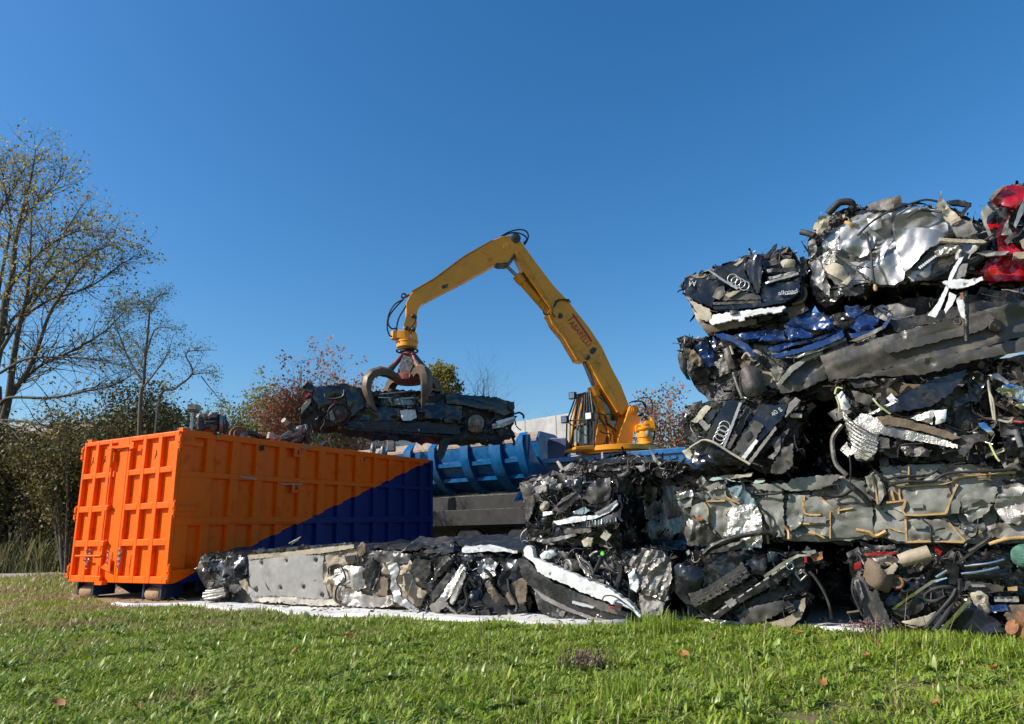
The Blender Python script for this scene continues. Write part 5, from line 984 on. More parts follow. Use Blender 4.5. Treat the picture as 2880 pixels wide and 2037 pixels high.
for q in ((340, 300), (445, 330)):
    p = atY('9', q[0], q[1]+40, 19.0); h = MB(); h.lathe([(.075, -.25), (.075, .0), (.085, .01), (.085, .05), (.075, .06), (.075, .1), (.07, .14), (.06, .2), (0, .21)], p, V((.05, 0, 1)), 16); h.build('exhaust_stack', 'steel', tk, 40)
p = atY('9', 540, 215, 19.2); h = MB(); h.box((p.x-.12, p.y-.1, p.z-.35), (p.x+.12, p.y+.1, p.z+.2)); h.build('air_filter', 'mid_grey', tk, bevel=.03)
# ------------------------------------------------------------------ crane
KP = V((2.87, 16.6, 0)); KD = V((-.974, -.226, 0)); KN = V((.226, -.974, 0))
def kp(k, x, y, off=0.): return onp(k, x, y, KP+KN*off, KN)
def kpoly(k, q, off=0.): return [kp(k, x, y, 0)+KN*off for x, y in pts(q)]
kr = thing('scrap_crane', 'yellow knuckle-boom scrap crane with caged cab and claw grapple holding a crushed car', 'crane', (KP.x, KP.y, zk))
def slab(name, m, k, q, w_, par=kr, bev=.012):
    h = MB(); h.prism(kpoly(k, q, w_/2), -KN*w_); return h.build(name, m, par, None, bevel=bev)
BQ = '85,115 125,130 215,255 340,420 430,515 560,680 640,800 700,930 760,1040 810,1170 770,1225 740,1205 655,1075 570,935 545,890 500,895 480,880 400,740 340,660 295,600 320,560 250,470 150,330 85,200'
boom = slab('boom', 'crane_yellow', 'b', BQ, .28)
slab('boom_web', 'crane_yellow_worn', 'b', '100,215 115,210 175,290 265,450 330,545 318,565 250,470 150,330', .33, boom); slab('boom_web', 'crane_yellow_worn', 'b', '300,590 345,640 420,745 500,880 482,885 400,745 330,660', .33, boom)
slab('boom_web', 'crane_yellow', 'b', '560,905 650,1000 720,1120 745,1205 735,1210 650,1075 575,940', .34, boom)
tx = kp('b', 505, 697)+KN*.19
ld = kp('b', 573, 790)-kp('b', 445, 632); lu = KN.cross(ld)
text('ABARELLI', 'lettering', 'lettering_red', boom, kp('b', 503, 720)+KN*.146, ld, lu, .215, .002, .84)
text('T', 'lettering', 'lettering_red', boom, kp('b', 447, 625)+KN*.146, ld, lu, .34, .003, .75)
h = MB(); h.prism(kpoly('b', '454,598 464,596 581,765 572,772', .144), KN*.004); h.build('lettering_bar', 'lettering_red', boom)
h = MB(); h.prism(kpoly('b', '562,822 582,802 604,806 606,822 588,846 568,845', .14), KN*.012); h.build('inspection_cover', 'plate_dark', boom, bevel=.006)
for q in ((103, 127, .13), (378, 608, .07), (548, 866, .07), (818, 1200, .1)):
    c = kp('b', *q[:2]); h = MB(); h.lathe([(q[2]*.7, -.22), (q[2], -.2), (q[2], .17), (q[2]*.6, .19), (0, .19)], c, KN, 18); h.build('pivot_pin', 'plate_dark' if q[2] != .1 else 'crane_yellow', boom, 40)
SQ = '815,568 838,520 858,492 1000,412 1200,262 1390,150 1455,122 1540,116 1536,230 1492,298 1415,302 1200,420 1050,496 930,560 895,598 886,655 850,662 816,640'
stick = slab('stick', 'crane_yellow', 'a', SQ, .3)
h = MB(); h.prism(kpoly('a', '1310,212 1380,250 1385,258 1355,312 1350,310 1372,256 1306,222', .15), KN*.012); h.prism(kpoly('a', '1460,190 1500,170 1500,205 1470,215', .15), KN*.01); h.build('weld_plate', 'crane_yellow', stick)
h = MB(); h.prism(kpoly('a', '1052,452 1095,440 1090,465 1055,475', .152), KN*.003); h.build('worn_sticker', 'plate_dark', stick)
h = MB(); h.prism(kpoly('a', '1415,302 1492,298 1535,232 1530,280 1490,312 1440,312', .17), -KN*.34); h.build('stick_foot', 'claw_red' if 0 else 'plate_dark', stick, bevel=.01)
h = MB(); h.prism(kpoly('a', '855,494 1000,410 1200,260 1390,150 1392,146 1200,254 1000,403 850,490', .17), -KN*.34); h.build('top_plate', 'crane_yellow', stick)
for par, rod, bar, rr, br in ((boom, '50,282 130,358', '130,360 330,590', .045, .1), (boom, '540,890 605,1050', '598,1060 700,1320', .05, .105)):
    c = MB(); c.tube([kp('b', *p) for p in pts(bar)], br, 18); a, b_ = [kp('b', *p) for p in pts(bar)]; d = (b_-a).normalized(); c.tube([a-d*.08, a+d*.16], br*1.25, 18); cy = c.build('hydraulic_cylinder', 'crane_yellow_worn', par, 40)
    MB().tube([kp('b', *p) for p in pts(rod)], rr, 14).build('piston_rod', 'steel', cy, 40)
def khose(par, k, q, r=.02, off=.1, wob=.0): return MB().tube(spline([kp(k, x, y)+KN*(off+random.uniform(-wob, wob)) for x, y in pts(q)], 6), r, 7).build('hose', 'rubber', par, 60)
for q in ('1450,118 1500,90 1560,74 1610,80 1632,110 1625,145 1605,175', '1455,124 1500,100 1550,94 1600,110 1622,135 1600,165'): khose(boom, 'a', q, .019)
for q in ('330,560 345,525 370,512 425,515', '340,555 360,520 400,510 430,520', '325,565 330,600 345,620', '275,560 272,590 285,605 310,600'): khose(boom, 'b', q, .018, .2)
h = MB(); h.tube([kp('b', 405, 510)+KN*.19, kp('b', 430, 512)+KN*.19, kp('b', 440, 530)+KN*.19], .02, 6); h.build('hose_clamp', 'plate_dark', boom)
# hoses at the stick end
for q in ('800,540 740,575 700,640 688,720 700,775 722,792', '795,545 750,590 705,650 695,705 720,738 745,735 750,750', '830,560 800,610 770,660 755,710 752,748', '838,560 870,610 882,660 870,700 840,740 828,775'): khose(stick, 'a', q, .019, .12)
h = MB(); h.torus(kp('a', 800, 512)+KN*.05, KN, .055, .022, 18, 8); h.tube([kp('a', 805, 520), kp('a', 840, 500)], .03, 8); h.build('hose_guide', 'plate_dark', stick, 60)
slab('suspension_link', 'crane_yellow', 'a', '818,655 845,640 872,652 888,690 886,725 850,762 818,748 798,715 806,690', .26, stick)
for q in ((862, 656), (817, 738), (862, 745)): MB().lathe([(.05, -.2), (.055, .18), (.03, .2), (0, .2)], kp('a', *q), KN, 14).build('pivot_pin', 'plate_dark', stick, 40)
# base: turntable, pedestal, motor, cab
KB = V((KP.x-.15, KP.y+.1, 0))
h = MB(); c = V((KP.x-.35, KP.y+.15, zk+.02)); h.lathe([(.85, .0), (.85, .05), (1.0, .06), (1.0, .17), (.9, .19), (0, .19)], c, ZU, 40); h.build('turntable', 'crane_yellow', kr, 30)
h = MB(); h.prism([onp('c', x, y, c-KN*.0, KN)+KN*.62 for x, y in pts('230,1275 720,1245 1640,1250 1650,1275 1100,1330 230,1325')], -KN*.9); h.build('slew_platform', 'crane_yellow', kr, bevel=.015)
PQ = '1225,560 1290,560 1340,600 1350,680 1415,780 1400,880 1290,1000 1270,1240 1020,1245 1015,1170 1060,1000 1150,790 1180,690'
for o_ in (.34, -.26):
    h = MB(); h.prism([kp('c', x, y)+KN*o_ for x, y in pts(PQ)], -KN*.07); h.build('pedestal_plate', 'crane_yellow', kr, bevel=.012)
for q in ((1300, 625),):
    h = MB(); h.lathe([(.12, 0), (.12, .03), (.085, .03), (.085, .06), (.05, .06), (.05, .09), (0, .09)], kp('c', *q)+KN*.34, KN, 20); h.build('boom_pin', 'crane_yellow_worn', kr, 40)
slab('pedestal_web', 'crane_yellow_worn', 'c', '700,1200 690,1090 740,830 800,820 900,1000 840,1180', .24, kr); slab('pedestal_web', 'crane_yellow', 'c', '900,920 940,930 1000,1060 990,1110 1030,1240 940,1250 930,1100 905,1040', .3, kr)
m_ = kp('c', 1455, 1100)+KN*.45; mo = MB(); s_ = lambda y: (kp('c', 1455, y).z-m_.z)
mo.lathe([(.21, s_(1235)), (.21, s_(1205)), (.17, s_(1195)), (.17, s_(1120)), (.19, s_(1115)), (.19, s_(1020)), (.17, s_(1010)), (.2, s_(1000)), (.22, s_(980)), (.22, s_(950)), (.15, s_(940)), (.15, s_(880)), (0, s_(870))], m_, ZU, 22); mo.box((m_.x-.22, m_.y-.12, s_(1010)+m_.z), (m_.x+.24, m_.y+.12, s_(900)+m_.z)); mo.build('slew_motor', 'crane_yellow', kr, 40, bevel=.01)
h = MB(); h.box((m_.x+.02, m_.y-.1, s_(900)+m_.z), (m_.x+.24, m_.y+.1, s_(830)+m_.z)); h.lathe([(.04, 0), (.04, .1), (0, .1)], V((m_.x+.2, m_.y, s_(830)+m_.z)), ZU, 10); h.build('valve_block', 'crane_yellow', kr, bevel=.01)
h = MB(); h.lathe([(.05, 0), (.055, .01), (.055, .12), (.04, .14), (0, .14)], kp('c', 1447, 1110)+KN*.65, ZU, 14); h.build('oil_filter', 'mid_grey', kr, 40)
for i, q in enumerate(('1280,480 1370,440 1480,440 1550,520 1560,600 1500,690 1420,700', '1290,470 1400,455 1510,490 1540,570 1490,670 1400,700', '1290,490 1400,480 1480,530 1490,620 1440,690 1390,690', '1310,465 1440,430 1540,470 1570,590 1540,690 1470,720', '1440,720 1520,680 1580,780 1600,900', '1460,800 1500,740 1560,770 1580,850', '1600,900 1640,980 1640,1100 1590,1210', '1560,930 1600,1020 1580,1150 1560,1210', '1470,730 1430,820 1400,870')): khose(kr, 'c', q, .014, .1+.14*(i % 4))
for q in ('690,770 690,710 720,690 790,710 820,760', '700,760 760,830 850,890 940,930', '805,760 810,710 860,695 950,720 1010,780', '800,720 810,800 860,890 990,960', '830,740 850,850 930,920 1000,1000', '710,980 770,1020 850,1025 910,1040', '690,380 760,450 840,520', '905,1040 890,1150 850,1210', '1230,960 1250,910 1310,905 1340,930', '1150,1070 1150,1130 1175,1190'): khose(kr, 'c', q, .016, .32)
CF = V((-.62, -.785, 0)); CS = V((.785, -.62, 0)); c0 = atY('c', 450, 800, 16.7)
def cq(x, y, off=0.): return onp('c', x, y, c0+CF*off, CF)
cab = MB(); cab.prism([cq(x, y) for x, y in pts('390,345 640,275 720,340 720,1235 260,1262 320,860')], -CF*1.25); cab = cab.build('cab', 'glass', kr)
for q in ('390,340 320,860 250,1265', '640,280 740,560 690,1240', '520,310 440,620 400,900'):
    MB().tube([cq(x, y, .02) for x, y in pts(q)], .032, 6).build('cab_pillar', 'crane_yellow', cab, 30)
for q in ('345,330 640,262', '250,1262 700,1240', '330,870 690,800'): MB().tube([cq(x, y, .02) for x, y in pts(q)], .028, 6).build('cab_rail', 'plate_dark', cab, 30)
for q in ('330,960 440,840 430,1180 320,1200', '500,830 570,800 590,1160 500,1180'): MB().prism([cq(x, y, .012) for x, y in pts(q)], CF*.004).build('windscreen_pane', 'glass_pale', cab)
MB().prism([cq(x, y, .03) for x, y in pts('300,1190 400,1130 405,1200 320,1235')], CF*.02).build('orange_cloth', 'sealant', cab)
rf = MB(); rf.prism([cq(x, y)+V((0, 0, .02)) for x, y in pts('350,345 640,262 660,285 360,372')], -CF*1.7); rf.build('cab_roof', 'crane_yellow', cab, bevel=.015)
h = MB(); h.prism([kp('c', x, y)-KN*.5 for x, y in pts('1170,280 1330,295 1340,330 1380,350 1385,700 1170,700')], -KN*.5); h.build('cab_rear', 'crane_yellow', cab, bevel=.015); h = MB(); h.prism([kp('c', x, y)-KN*.49 for x, y in pts('1215,340 1300,350 1305,560 1240,480')], KN*.01); h.build('rear_window', 'glass', cab)
cg = MB()
for i in range(9):
    t = i/8; cg.tube([cq(380+250*t, 320-55*t, .28), cq(215+470*t, 775-45*t, .55), cq(205+490*t, 1262-22*t, .42)], .015 if 0 < i < 8 else .022, 6)
for q, o_ in (('375,322 640,262', .28), ('205,780 690,735', .55), ('210,1262 700,1240', .42)): cg.tube([cq(x, y, o_) for x, y in pts(q)], .018, 6)
cg.tube([cq(205, 780, .55), cq(310, 855, .0)], .016, 6); cg.tube([cq(690, 735, .55), cq(720, 770, .0)], .016, 6); cg.build('cab_cage', 'plate_dark', kr, 60)
for x, y, o_ in ((300, 330, .35), (165, 750, .6), (595, 690, .6)):
    p = cq(x, y, o_); h = MB(); b_ = lambda v: p+CS*v.x+CF*v.y+V((0, 0, v.z)); h.box((-.09, -.09, -.085), (.09, .01, .085), fr=b_); h.box((-.075, .01, -.07), (.075, .02, .07), 1, fr=b_); h.build('work_light', ['plate_dark', 'lens'], cab, bevel=.008)
# ------------------------------------------------------------------ rotator and grapple
GA = V((-2.42, 15.4, 0)); gz = lambda y: onp('g', 760, y, GA, V((0, -1, 0))).z; gs = 15.4/FOC/T['g'][2]
def gx(x): return onp('g', x, 800, GA, V((0, -1, 0))).x
rc = V((gx(785), GA.y, 0))
h = MB(); h.lathe([(.2, gz(660)), (.245, gz(640)), (.25, gz(575)), (.265, gz(570)), (.265, gz(545)), (.2, gz(540)), (0, gz(540))], rc, ZU, 30); rot = h.build('rotator', 'crane_yellow', kr, 35)
h = MB(); z0_, z1_ = gz(530), gz(410); c1, c2 = V((gx(625), GA.y-.1, 0)), V((gx(760), GA.y-.1, 0)); ring = [c1+V((cos(a), sin(a), 0))*.125 for a in np.linspace(pi/2, 3*pi/2, 10)]+[c2+V((cos(a), sin(a), 0))*.125 for a in np.linspace(-pi/2, pi/2, 10)]
h.prism([p+V((0, 0, z0_)) for p in ring], (0, 0, z1_-z0_)); h.build('rotator_motor', 'crane_yellow', rot, 50, bevel=.012)
for dy in (-.14, .1):
    h = MB(); h.prism([onp('g', x, y, GA+V((0, dy, 0)), V((0, -1, 0))) for x, y in pts('820,550 850,440 860,380 900,375 935,440 950,560')], (0, .04, 0)); h.build('lug', 'crane_yellow', rot, bevel=.008)
h = MB(); h.lathe([(.17, gz(705)), (.17, gz(660)), (.14, gz(650))], rc, ZU, 24); h.torus(rc+V((0, 0, gz(690))), ZU, .25, .022, 30, 8); h.build('hose_ring', 'rubber', rot, 50)
gp = MB(); gp.lathe([(.12, gz(720)), (.16, gz(715)), (.16, gz(760)), (.13, gz(780)), (.13, gz(1000)), (.3, gz(1040)), (.36, gz(1080)), (.36, gz(1160)), (.3, gz(1190)), (.1, gz(1195))], GA, ZU, 20); hub = gp.build('grapple_hub', 'claw_red', kr, 35)
def rad(a): return V((cos(RAD(a)), sin(RAD(a)), 0))
for a in (-97, -25, 47, 119, 191):
    r_ = rad(a); t_ = V((-r_.y, r_.x, 0)); h = MB()
    P1 = [(.1, .09, gz(700)), (.25, .17, gz(950)), (.34, .1, gz(1090))] if a == -97 else [(.12, .08, gz(720)), (.38, .15, gz(930)), (.5, .09, gz(1060))]; out = [GA+r_*r+t_*(-w_)+V((0, 0, z)) for r, w_, z in P1]+[GA+r_*r+t_*w_+V((0, 0, z)) for r, w_, z in P1[::-1]]
    vs = out+[p-r_*.07 for p in out]; n = 6
    h.add(vs, [(0, 1, 4, 5), (1, 2, 3, 4), (6, 11, 10, 7), (7, 10, 9, 8)]+[(j, n+j, n+(j+1) % n, (j+1) % n) for j in range(n)]); pl = h.build('shield_plate', 'plate_dark', hub, bevel=.006)
    if a == -97: text('E', 'lettering', 'lettering_black', pl, GA+r_*.215+V((0, 0, gz(880)))+r_*.006, t_, ZU, .085, .003)
def claw(a, rk, zk_):
    r_ = rad(a); t_ = V((-r_.y, r_.x, 0)); prof_ = [(.34, gz(1115), .12, .14), (.5, gz(1060), .13, .18), (.7*rk, gz(1045), .125, .19), (.9*rk, gz(1095), .13, .19), (1.01*rk, gz(1190), .135, .19), (1.04*rk, gz(1300), .13, .17), (.99*rk, gz(1430), .105, .13), (.9*rk, gz(1540), .065, .085), (.79*rk, gz(1640), .012, .025)]
    h = MB(); vs = []; n = len(prof_); Pm = [GA+r_*r+V((0, 0, z)) for r, z, _, _ in prof_]
    for i, (r, z, hw, th) in enumerate(prof_):
        d = (Pm[min(i+1, n-1)]-Pm[max(i-1, 0)]).normalized(); o = t_.cross(d).normalized()
        if o.dot(r_)+o.z < 0 and i < 5: o = -o
        if i >= 5 and o.dot(r_) < 0: o = -o
        p = Pm[i]; vs += [p-o*th*.5-t_*hw*.75, p+o*th*.3-t_*hw, p+o*th*.62-t_*hw*.25, p+o*th*.62+t_*hw*.25, p+o*th*.3+t_*hw, p-o*th*.5+t_*hw*.75, p-o*th*.25]
    fs = [(i*7+j, (i+1)*7+j, (i+1)*7+(j+1) % 7, i*7+(j+1) % 7) for i in range(n-1) for j in range(7)]+[tuple(range(7)), tuple((n-1)*7+j for j in range(7))[::-1]]
    h.add(vs, fs); cl = h.build('claw', 'claw_steel', hub, 28)
    c = MB(); c.tube([GA+r_*.17+V((0, 0, gz(760))), GA+r_*.38+V((0, 0, gz(930)))], .042, 14); c.build('claw_cylinder', 'claw_red', cl, 40)
    c = MB(); c.tube([GA+r_*.36+V((0, 0, gz(915))), GA+r_*.56+V((0, 0, gz(1040)))], .065, 12, 0); c.tube([Pm[0]-t_*.16, Pm[0]+t_*.16], .05, 12); c.build('claw_knuckle', 'claw_steel', cl, 40)
for a, rk in ((-147, 1.0), (-55, .84), (48, .84), (128, .95)): claw(a, rk, 0)
# ------------------------------------------------------------------ the crushed car in the grapple
HF = Frame(V((-4.6, 14.77, 0)), V((.963, .266, 0)), ZU)
b = Bale('long flattened black car hanging in the claws of the crane grapple', 'a',
  '150,1085 200,1118 300,1110 380,1100 530,1120 560,1150 640,1140 900,1140 1010,1155 1090,1165 1240,1172 1430,1190 1540,1225 1548,1290 1550,1330 1530,1400 1550,1460 1480,1475 1300,1465 1180,1478 1000,1452 750,1430 430,1405 350,1380 250,1390 180,1365 110,1350 105,1260 180,1180 120,1120', 1.15, .0, fr=HF, group='', cat='crushed car', name='crushed_car')
P_ = b.P
P_('quarter_panel', 'worn_black', '195,1122 300,1112 400,1118 420,1300 320,1290 230,1250 190,1190', .1, .04, 2.6, bow=.05, fine=.15); P_('quarter_panel', 'worn_black', '400,1120 530,1130 545,1240 480,1310 430,1320 420,1220', .12, .05, 3, ani=(1.2, .4), fine=.15)
P_('roof_fold', 'black_plastic', '150,1085 190,1100 205,1120 180,1160 130,1140', .08, .04); P_('tail_light', 'red_plastic', '118,1160 150,1152 185,1165 170,1185 125,1190', .1, .03, 9); P_('bumper_cover', 'cream', '110,1260 150,1205 175,1195 180,1215 150,1260 112,1300', .1, .02)
P_('window_opening', 'core', '270,1145 380,1140 390,1180 300,1195', .13, .01); b.H('door_seal', 'steel', '270,1165 280,1190 330,1198 390,1180 400,1140', .014, .2)
P_('door_skin', 'worn_black', '545,1270 640,1255 780,1265 780,1340 640,1350 500,1340', .1, .045, 3, fine=.15); P_('door_skin', 'worn_black', '640,1180 760,1195 900,1195 870,1245 760,1250 660,1240', .06, .04, 4); P_('side_glass', 'glass_pale', '700,1200 860,1205 870,1240 720,1240', .09, .03)
P_('door_skin', 'worn_black', '890,1255 1000,1240 1070,1200 1090,1290 1060,1340 960,1330 900,1340', .12, .05, 3, ani=(.5, .5), fine=.15); P_('front_wing', 'worn_black', '1085,1185 1240,1195 1470,1260 1530,1290 1480,1310 1300,1265 1190,1240 1090,1230', .13, .02, 2, bow=.04, fine=.15); P_('front_wing', 'worn_black', '1080,1240 1190,1250 1200,1360 1080,1360 1065,1300', .12, .035, 2.5, fine=.15)
P_('bonnet', 'worn_black', '1090,1168 1240,1175 1430,1192 1535,1228 1540,1300 1470,1260 1240,1195 1085,1185', .1, .02, 2, fine=.15); P_('bonnet_edge', 'dark_grey', '1230,1270 1330,1300 1400,1370 1340,1360 1260,1310', .15, .02)
P_('sill', 'black_plastic', '420,1345 640,1350 900,1350 1180,1380 1180,1440 900,1425 640,1405 430,1390', .08, .03, 5, ani=(-.1, .2)); P_('underside', 'core', '350,1375 640,1405 1000,1440 1180,1460 1000,1452 750,1430 430,1405', .05, .02)
P_('paper_sheet', 'white_paint', '778,1275 880,1272 888,1325 850,1345 800,1345 785,1320', .17, .02, 9, label='white torn paper stuck to the crushed door'); P_('front_bumper', 'alu', '1395,1370 1470,1345 1550,1320 1530,1360 1470,1390 1400,1400', .16, .05, 10); P_('front_bumper', 'white_paint', '1420,1350 1540,1318 1548,1330 1440,1372', .2, .01)
P_('pillar', 'dark_grey', '345,1100 420,1095 430,1120 380,1125', .1, .03); P_('roof_sheet', 'worn_black', '560,1150 640,1160 900,1180 1010,1160 1000,1200 900,1195 640,1185', .02, .03)
b.P('torn_corner', 'black_plastic', '1500,1225 1545,1218 1550,1260 1530,1290 1510,1270', .14, .03); b.H('bent_strip', 'rubber', '1545,1300 1580,1292 1605,1310 1605,1330', .025, .1)
def hw(x, y, R, m1, m2):
    c = b.f.at(*b.f.uv('a', x, y, .16), .16); ax = (b.f.n+V((0, 0, -.25))).normalized()
    MB().lathe([(R*.3, -.06), (R, -.05), (R, .0), (R*.95, .01), (R*.5, .01), (R*.46, .06), (R*.22, .07), (R*.2, .1), (0, .1)], c, ax, 26).build('brake_disc', m1, b.t, 40); MB().torus(c, ax, R*1.25, .025, 24, 6).build('wheel_arch_edge', m2, b.t, 60)
hw(368, 1300, .19, 'dark_grey', 'black_plastic'); hw(1287, 1362, .2, 'steel', 'black_plastic'); P_('caliper_shield', 'rust', '1230,1395 1250,1385 1330,1395 1335,1415 1290,1425 1245,1415', .24, .01); P_('dust_shield', 'mid_grey', '300,1290 320,1270 340,1330 330,1350 310,1340', .22, .01)
MB().lathe([(.0, -.03), (.05, -.02), (.05, .01), (.035, .015), (0, .015)], b.f.at(*b.f.uv('a', 340, 1222, .2), .2), b.f.n, 16).build('fuel_cap', 'red_plastic', b.t, 40)
b.H('light_bar', 'chrome', '630,1190 760,1195 900,1192', .014, .16, wob=0); b.H('roof_rail', 'steel', '640,1170 740,1160 880,1145', .018, .05)
for q in ('270,1340 265,1370 245,1400 248,1420', '180,1370 190,1410 195,1425', '1555,1380 1575,1400 1590,1410'): b.H('cable', 'rubber', q, .014, .05)
P_('hanging_plug', 'rubber', '240,1410 262,1410 266,1440 248,1442', .05, .01); P_('hanging_flap', 'black_plastic', '1060,1455 1110,1460 1110,1490 1075,1580 1045,1625 1025,1580 1040,1500', .02, .05, 7, ani=(1.2, .4)); b.H('hanging_rag', 'rubber', '1455,1470 1480,1500 1490,1530', .012, .02); b.H('hanging_rag', 'rubber', '1530,1460 1545,1490 1540,1510', .03, .02)
b.fill(200, pal(worn_black=6, black_paint=6, core=6, cream=.15, beige=.2, steel=.6), (.04, .14), .05, .2, 16)
# ------------------------------------------------------------------ ground
T['l'] = (0, 350, 2.0306)
def sheet(name, P, z, m, n=1, kind='structure'):
    return tag(emit(name, [(x, y, z) for x, y in P], [tuple(range(len(P)))], m), kind=kind)
sheet('ground', [(-600, -60), (600, -60), (600, 1500), (-600, 1500)], 0, 'soil')
pathP = [tuple(gnd('d', x, y)[:2]) for x, y in pts('-500,1250 0,1222 480,1195 900,1172 900,1150 480,1168 0,1190 -500,1218')]
sheet('path', pathP, .012, 'path')
padP = [tuple(gnd('d', x, y)[:2]) for x, y in pts('420,1365 560,1352 700,1385 1300,1390 1500,1372 1700,1340 1500,1300 1100,1290 700,1290 480,1330')]
sheet('sandy_pad', padP, .006, 'sand')
yardP = [tuple(SO+SU*u+SB*v)[:2] for u, v in ((-.6, .9), (11, .3), (16, .3), (16, 14), (-.6, 14))]
sheet('yard', yardP, .004, 'gravel')
TF_ = 'D'
fe = [gnd('D', x, y) for x, y in pts('248,1357 280,1362 340,1361 420,1360 470,1366 520,1374 600,1371 650,1383 700,1385 760,1385 880,1387 960,1392 1100,1398 1200,1405 1280,1407 1400,1400 1470,1388 1530,1391 1580,1398 1650,1406 1800,1413 1900,1419 1990,1424')]
fe = spline(fe, 6); h = MB(); nb = 26
for i, p in enumerate(fe):
    s = i/(len(fe)-1); back = min(1.9, .04+6*s) if s < .5 else 1.9
    for j in range(nb):
        t = j/(nb-1); q = p+SB*(back*t**1.3)+SU*(.12*t if s < .2 else 0)
        roll = .035*math.exp(-((t*back-.05)/.05)**2)
        q.z = .012+roll+(.03*max(0, noise.noise(V((q.x*3.1, q.y*3.1, 0))))+.018*abs(noise.noise(V((q.x*9, q.y*5, 4)))))*min(1, t*back*6)*(1 if t < .8 else .4)
        if j == 0: q.z = .004
        h.v.append(q)
h.f = [(i*nb+j, (i+1)*nb+j, (i+1)*nb+j+1, i*nb+j+1) for i in range(len(fe)-1) for j in range(nb-1)]; h.mi = [0]*len(h.f)
tag(h.build('plastic_sheet', 'tarp', None, 60), 'wrinkled white plastic ground sheet spread under the front row of crushed cars', 'ground sheet')
# ------------------------------------------------------------------ grass
def inpoly(X, Y, P):
    r = np.zeros(len(X), bool); j = len(P)-1
    for i in range(len(P)):
        xi, yi = P[i][:2]; xj, yj = P[j][:2]
        if yi != yj: r ^= ((yi > Y) != (yj > Y)) & (X < (xj-xi)*(Y-yi)/(yj-yi)+xi)
        j = i
    return r
tarpP = [(p.x, p.y) for p in fe]+[(p.x+SB.x*1.9, p.y+SB.y*1.9) for p in fe[::-1]]
def nmesh(name, v, nf_tri=None, quads=None, m=None, parent=None, kind=None, off=None):
    me = bpy.data.meshes.new(name); nv = len(v); me.vertices.add(nv); v = v-np.array(off if off is not None else (0, 0, 0)); me.vertices.foreach_set('co', v.astype(np.float32).ravel())
    fl = []; st = []; n0 = 0
    for F_ in (quads, nf_tri):
        if F_ is None: continue
        k = F_.shape[1]; fl.append(F_.ravel()); st.append(n0+k*np.arange(len(F_))); n0 += k*len(F_)
    fl = np.concatenate(fl); st = np.concatenate(st); me.loops.add(len(fl)); me.polygons.add(len(st))
    me.loops.foreach_set('vertex_index', fl.astype(np.int32)); me.polygons.foreach_set('loop_start', st.astype(np.int32))
    me.materials.append(M[m]); me.update(calc_edges=True)
    me.polygons.foreach_set('use_smooth', np.ones(len(st), bool))
    o = bpy.data.objects.new(name, me); COL.objects.link(o)
    if parent: o.parent = parent
    if kind: o['kind'] = kind
    return o
def blades(X, Y, H_, W_, lean=.6, z0=0.):
    n = len(X); a = rng.uniform(0, 2*pi, n); l = rng.uniform(.1, 1, n)*lean; px, py = -np.sin(a), np.cos(a); B = np.stack([X, Y, np.full(n, z0)], 1); v = np.zeros((n, 7, 3))
    for i, (t, wd) in enumerate(((0, .7), (.38, 1), (.75, .7))):
        c = B.copy(); c[:, 0] += np.cos(a)*l*H_*t**1.7; c[:, 1] += np.sin(a)*l*H_*t**1.7; c[:, 2] += H_*t*(1-.35*l*t)
        for s_, k in ((-1, 0), (1, 1)): v[:, 2*i+k, 0] = c[:, 0]+px*W_*wd*.5*s_; v[:, 2*i+k, 1] = c[:, 1]+py*W_*wd*.5*s_; v[:, 2*i+k, 2] = c[:, 2]
    c = B.copy(); c[:, 0] += np.cos(a)*l*H_; c[:, 1] += np.sin(a)*l*H_; c[:, 2] += H_*(1-.35*l); v[:, 6] = c
    b0 = 7*np.arange(n)[:, None]; Q = np.concatenate([b0+np.array([[0, 1, 3, 2]]), b0+np.array([[2, 3, 5, 4]])]); Tt = b0+np.array([[4, 5, 6]]); return v.reshape(-1, 3), Q, Tt
ph = rng.uniform(0, 6.28, (14, 3)); fr2 = rng.uniform(.7, 5.5, (14, 2))*rng.choice([-1, 1], (14, 2))
def nf(X, Y): return sum(np.sin(fr2[i, 0]*X+fr2[i, 1]*Y+ph[i, 0])/(1+.25*i) for i in range(14))/3.2
def scatter(n, x0, x1, y0, y1, wedge=1.0):
    X = rng.uniform(x0, x1, n); Y = rng.uniform(y0, y1, n); k = (np.abs(X) < wedge*Y+1.2)
    rel = np.stack([X-SO.x, Y-SO.y], 1); d = rel @ np.array([-SB.x, -SB.y]); u = rel @ np.array([SU.x, SU.y])
    k &= ~((d < -.02) & (u > -.35)); k &= ~inpoly(X, Y, tarpP); k &= ~inpoly(X, Y, pathP)
    rc_ = np.stack([X-CO.x, Y-CO.y], 1); lx = rc_ @ np.array([cX.x, cX.y]); ly = rc_ @ np.array([cY.x, cY.y]); k &= ~((lx > .0) & (lx < 8) & (ly > -1) & (ly < 2.6))
    pad = inpoly(X, Y, padP); k &= ~(pad & (rng.uniform(0, 1, n) < .93)); return X[k], Y[k]
def grass(name, n, box, hr, wr, m, lean=.8, thin=0.):
    X, Y = scatter(n, *box); q = nf(X, Y)
    if thin: k = rng.uniform(-1, 1, len(X)) < q+thin; X, Y, q = X[k], Y[k], q[k]
    H_ = rng.uniform(*hr, len(X))*(1+.5*np.clip(q, -1, 1)+.45*np.clip(nf(X*3.1+5, Y*3.1), -1, 1)); W_ = rng.uniform(*wr, len(X))
    v, Q, Tt = blades(X, Y, H_, W_, lean); return tag(nmesh(name, v, Tt, Q, m), kind='stuff')
tag(grass('grass', 260000, (-7.5, 7.5, 2.6, 7.4), (.022, .068), (.005, .0115), 'grass', 1.5), 'short sunlit meadow grass in front of the crushed cars', 'grass')
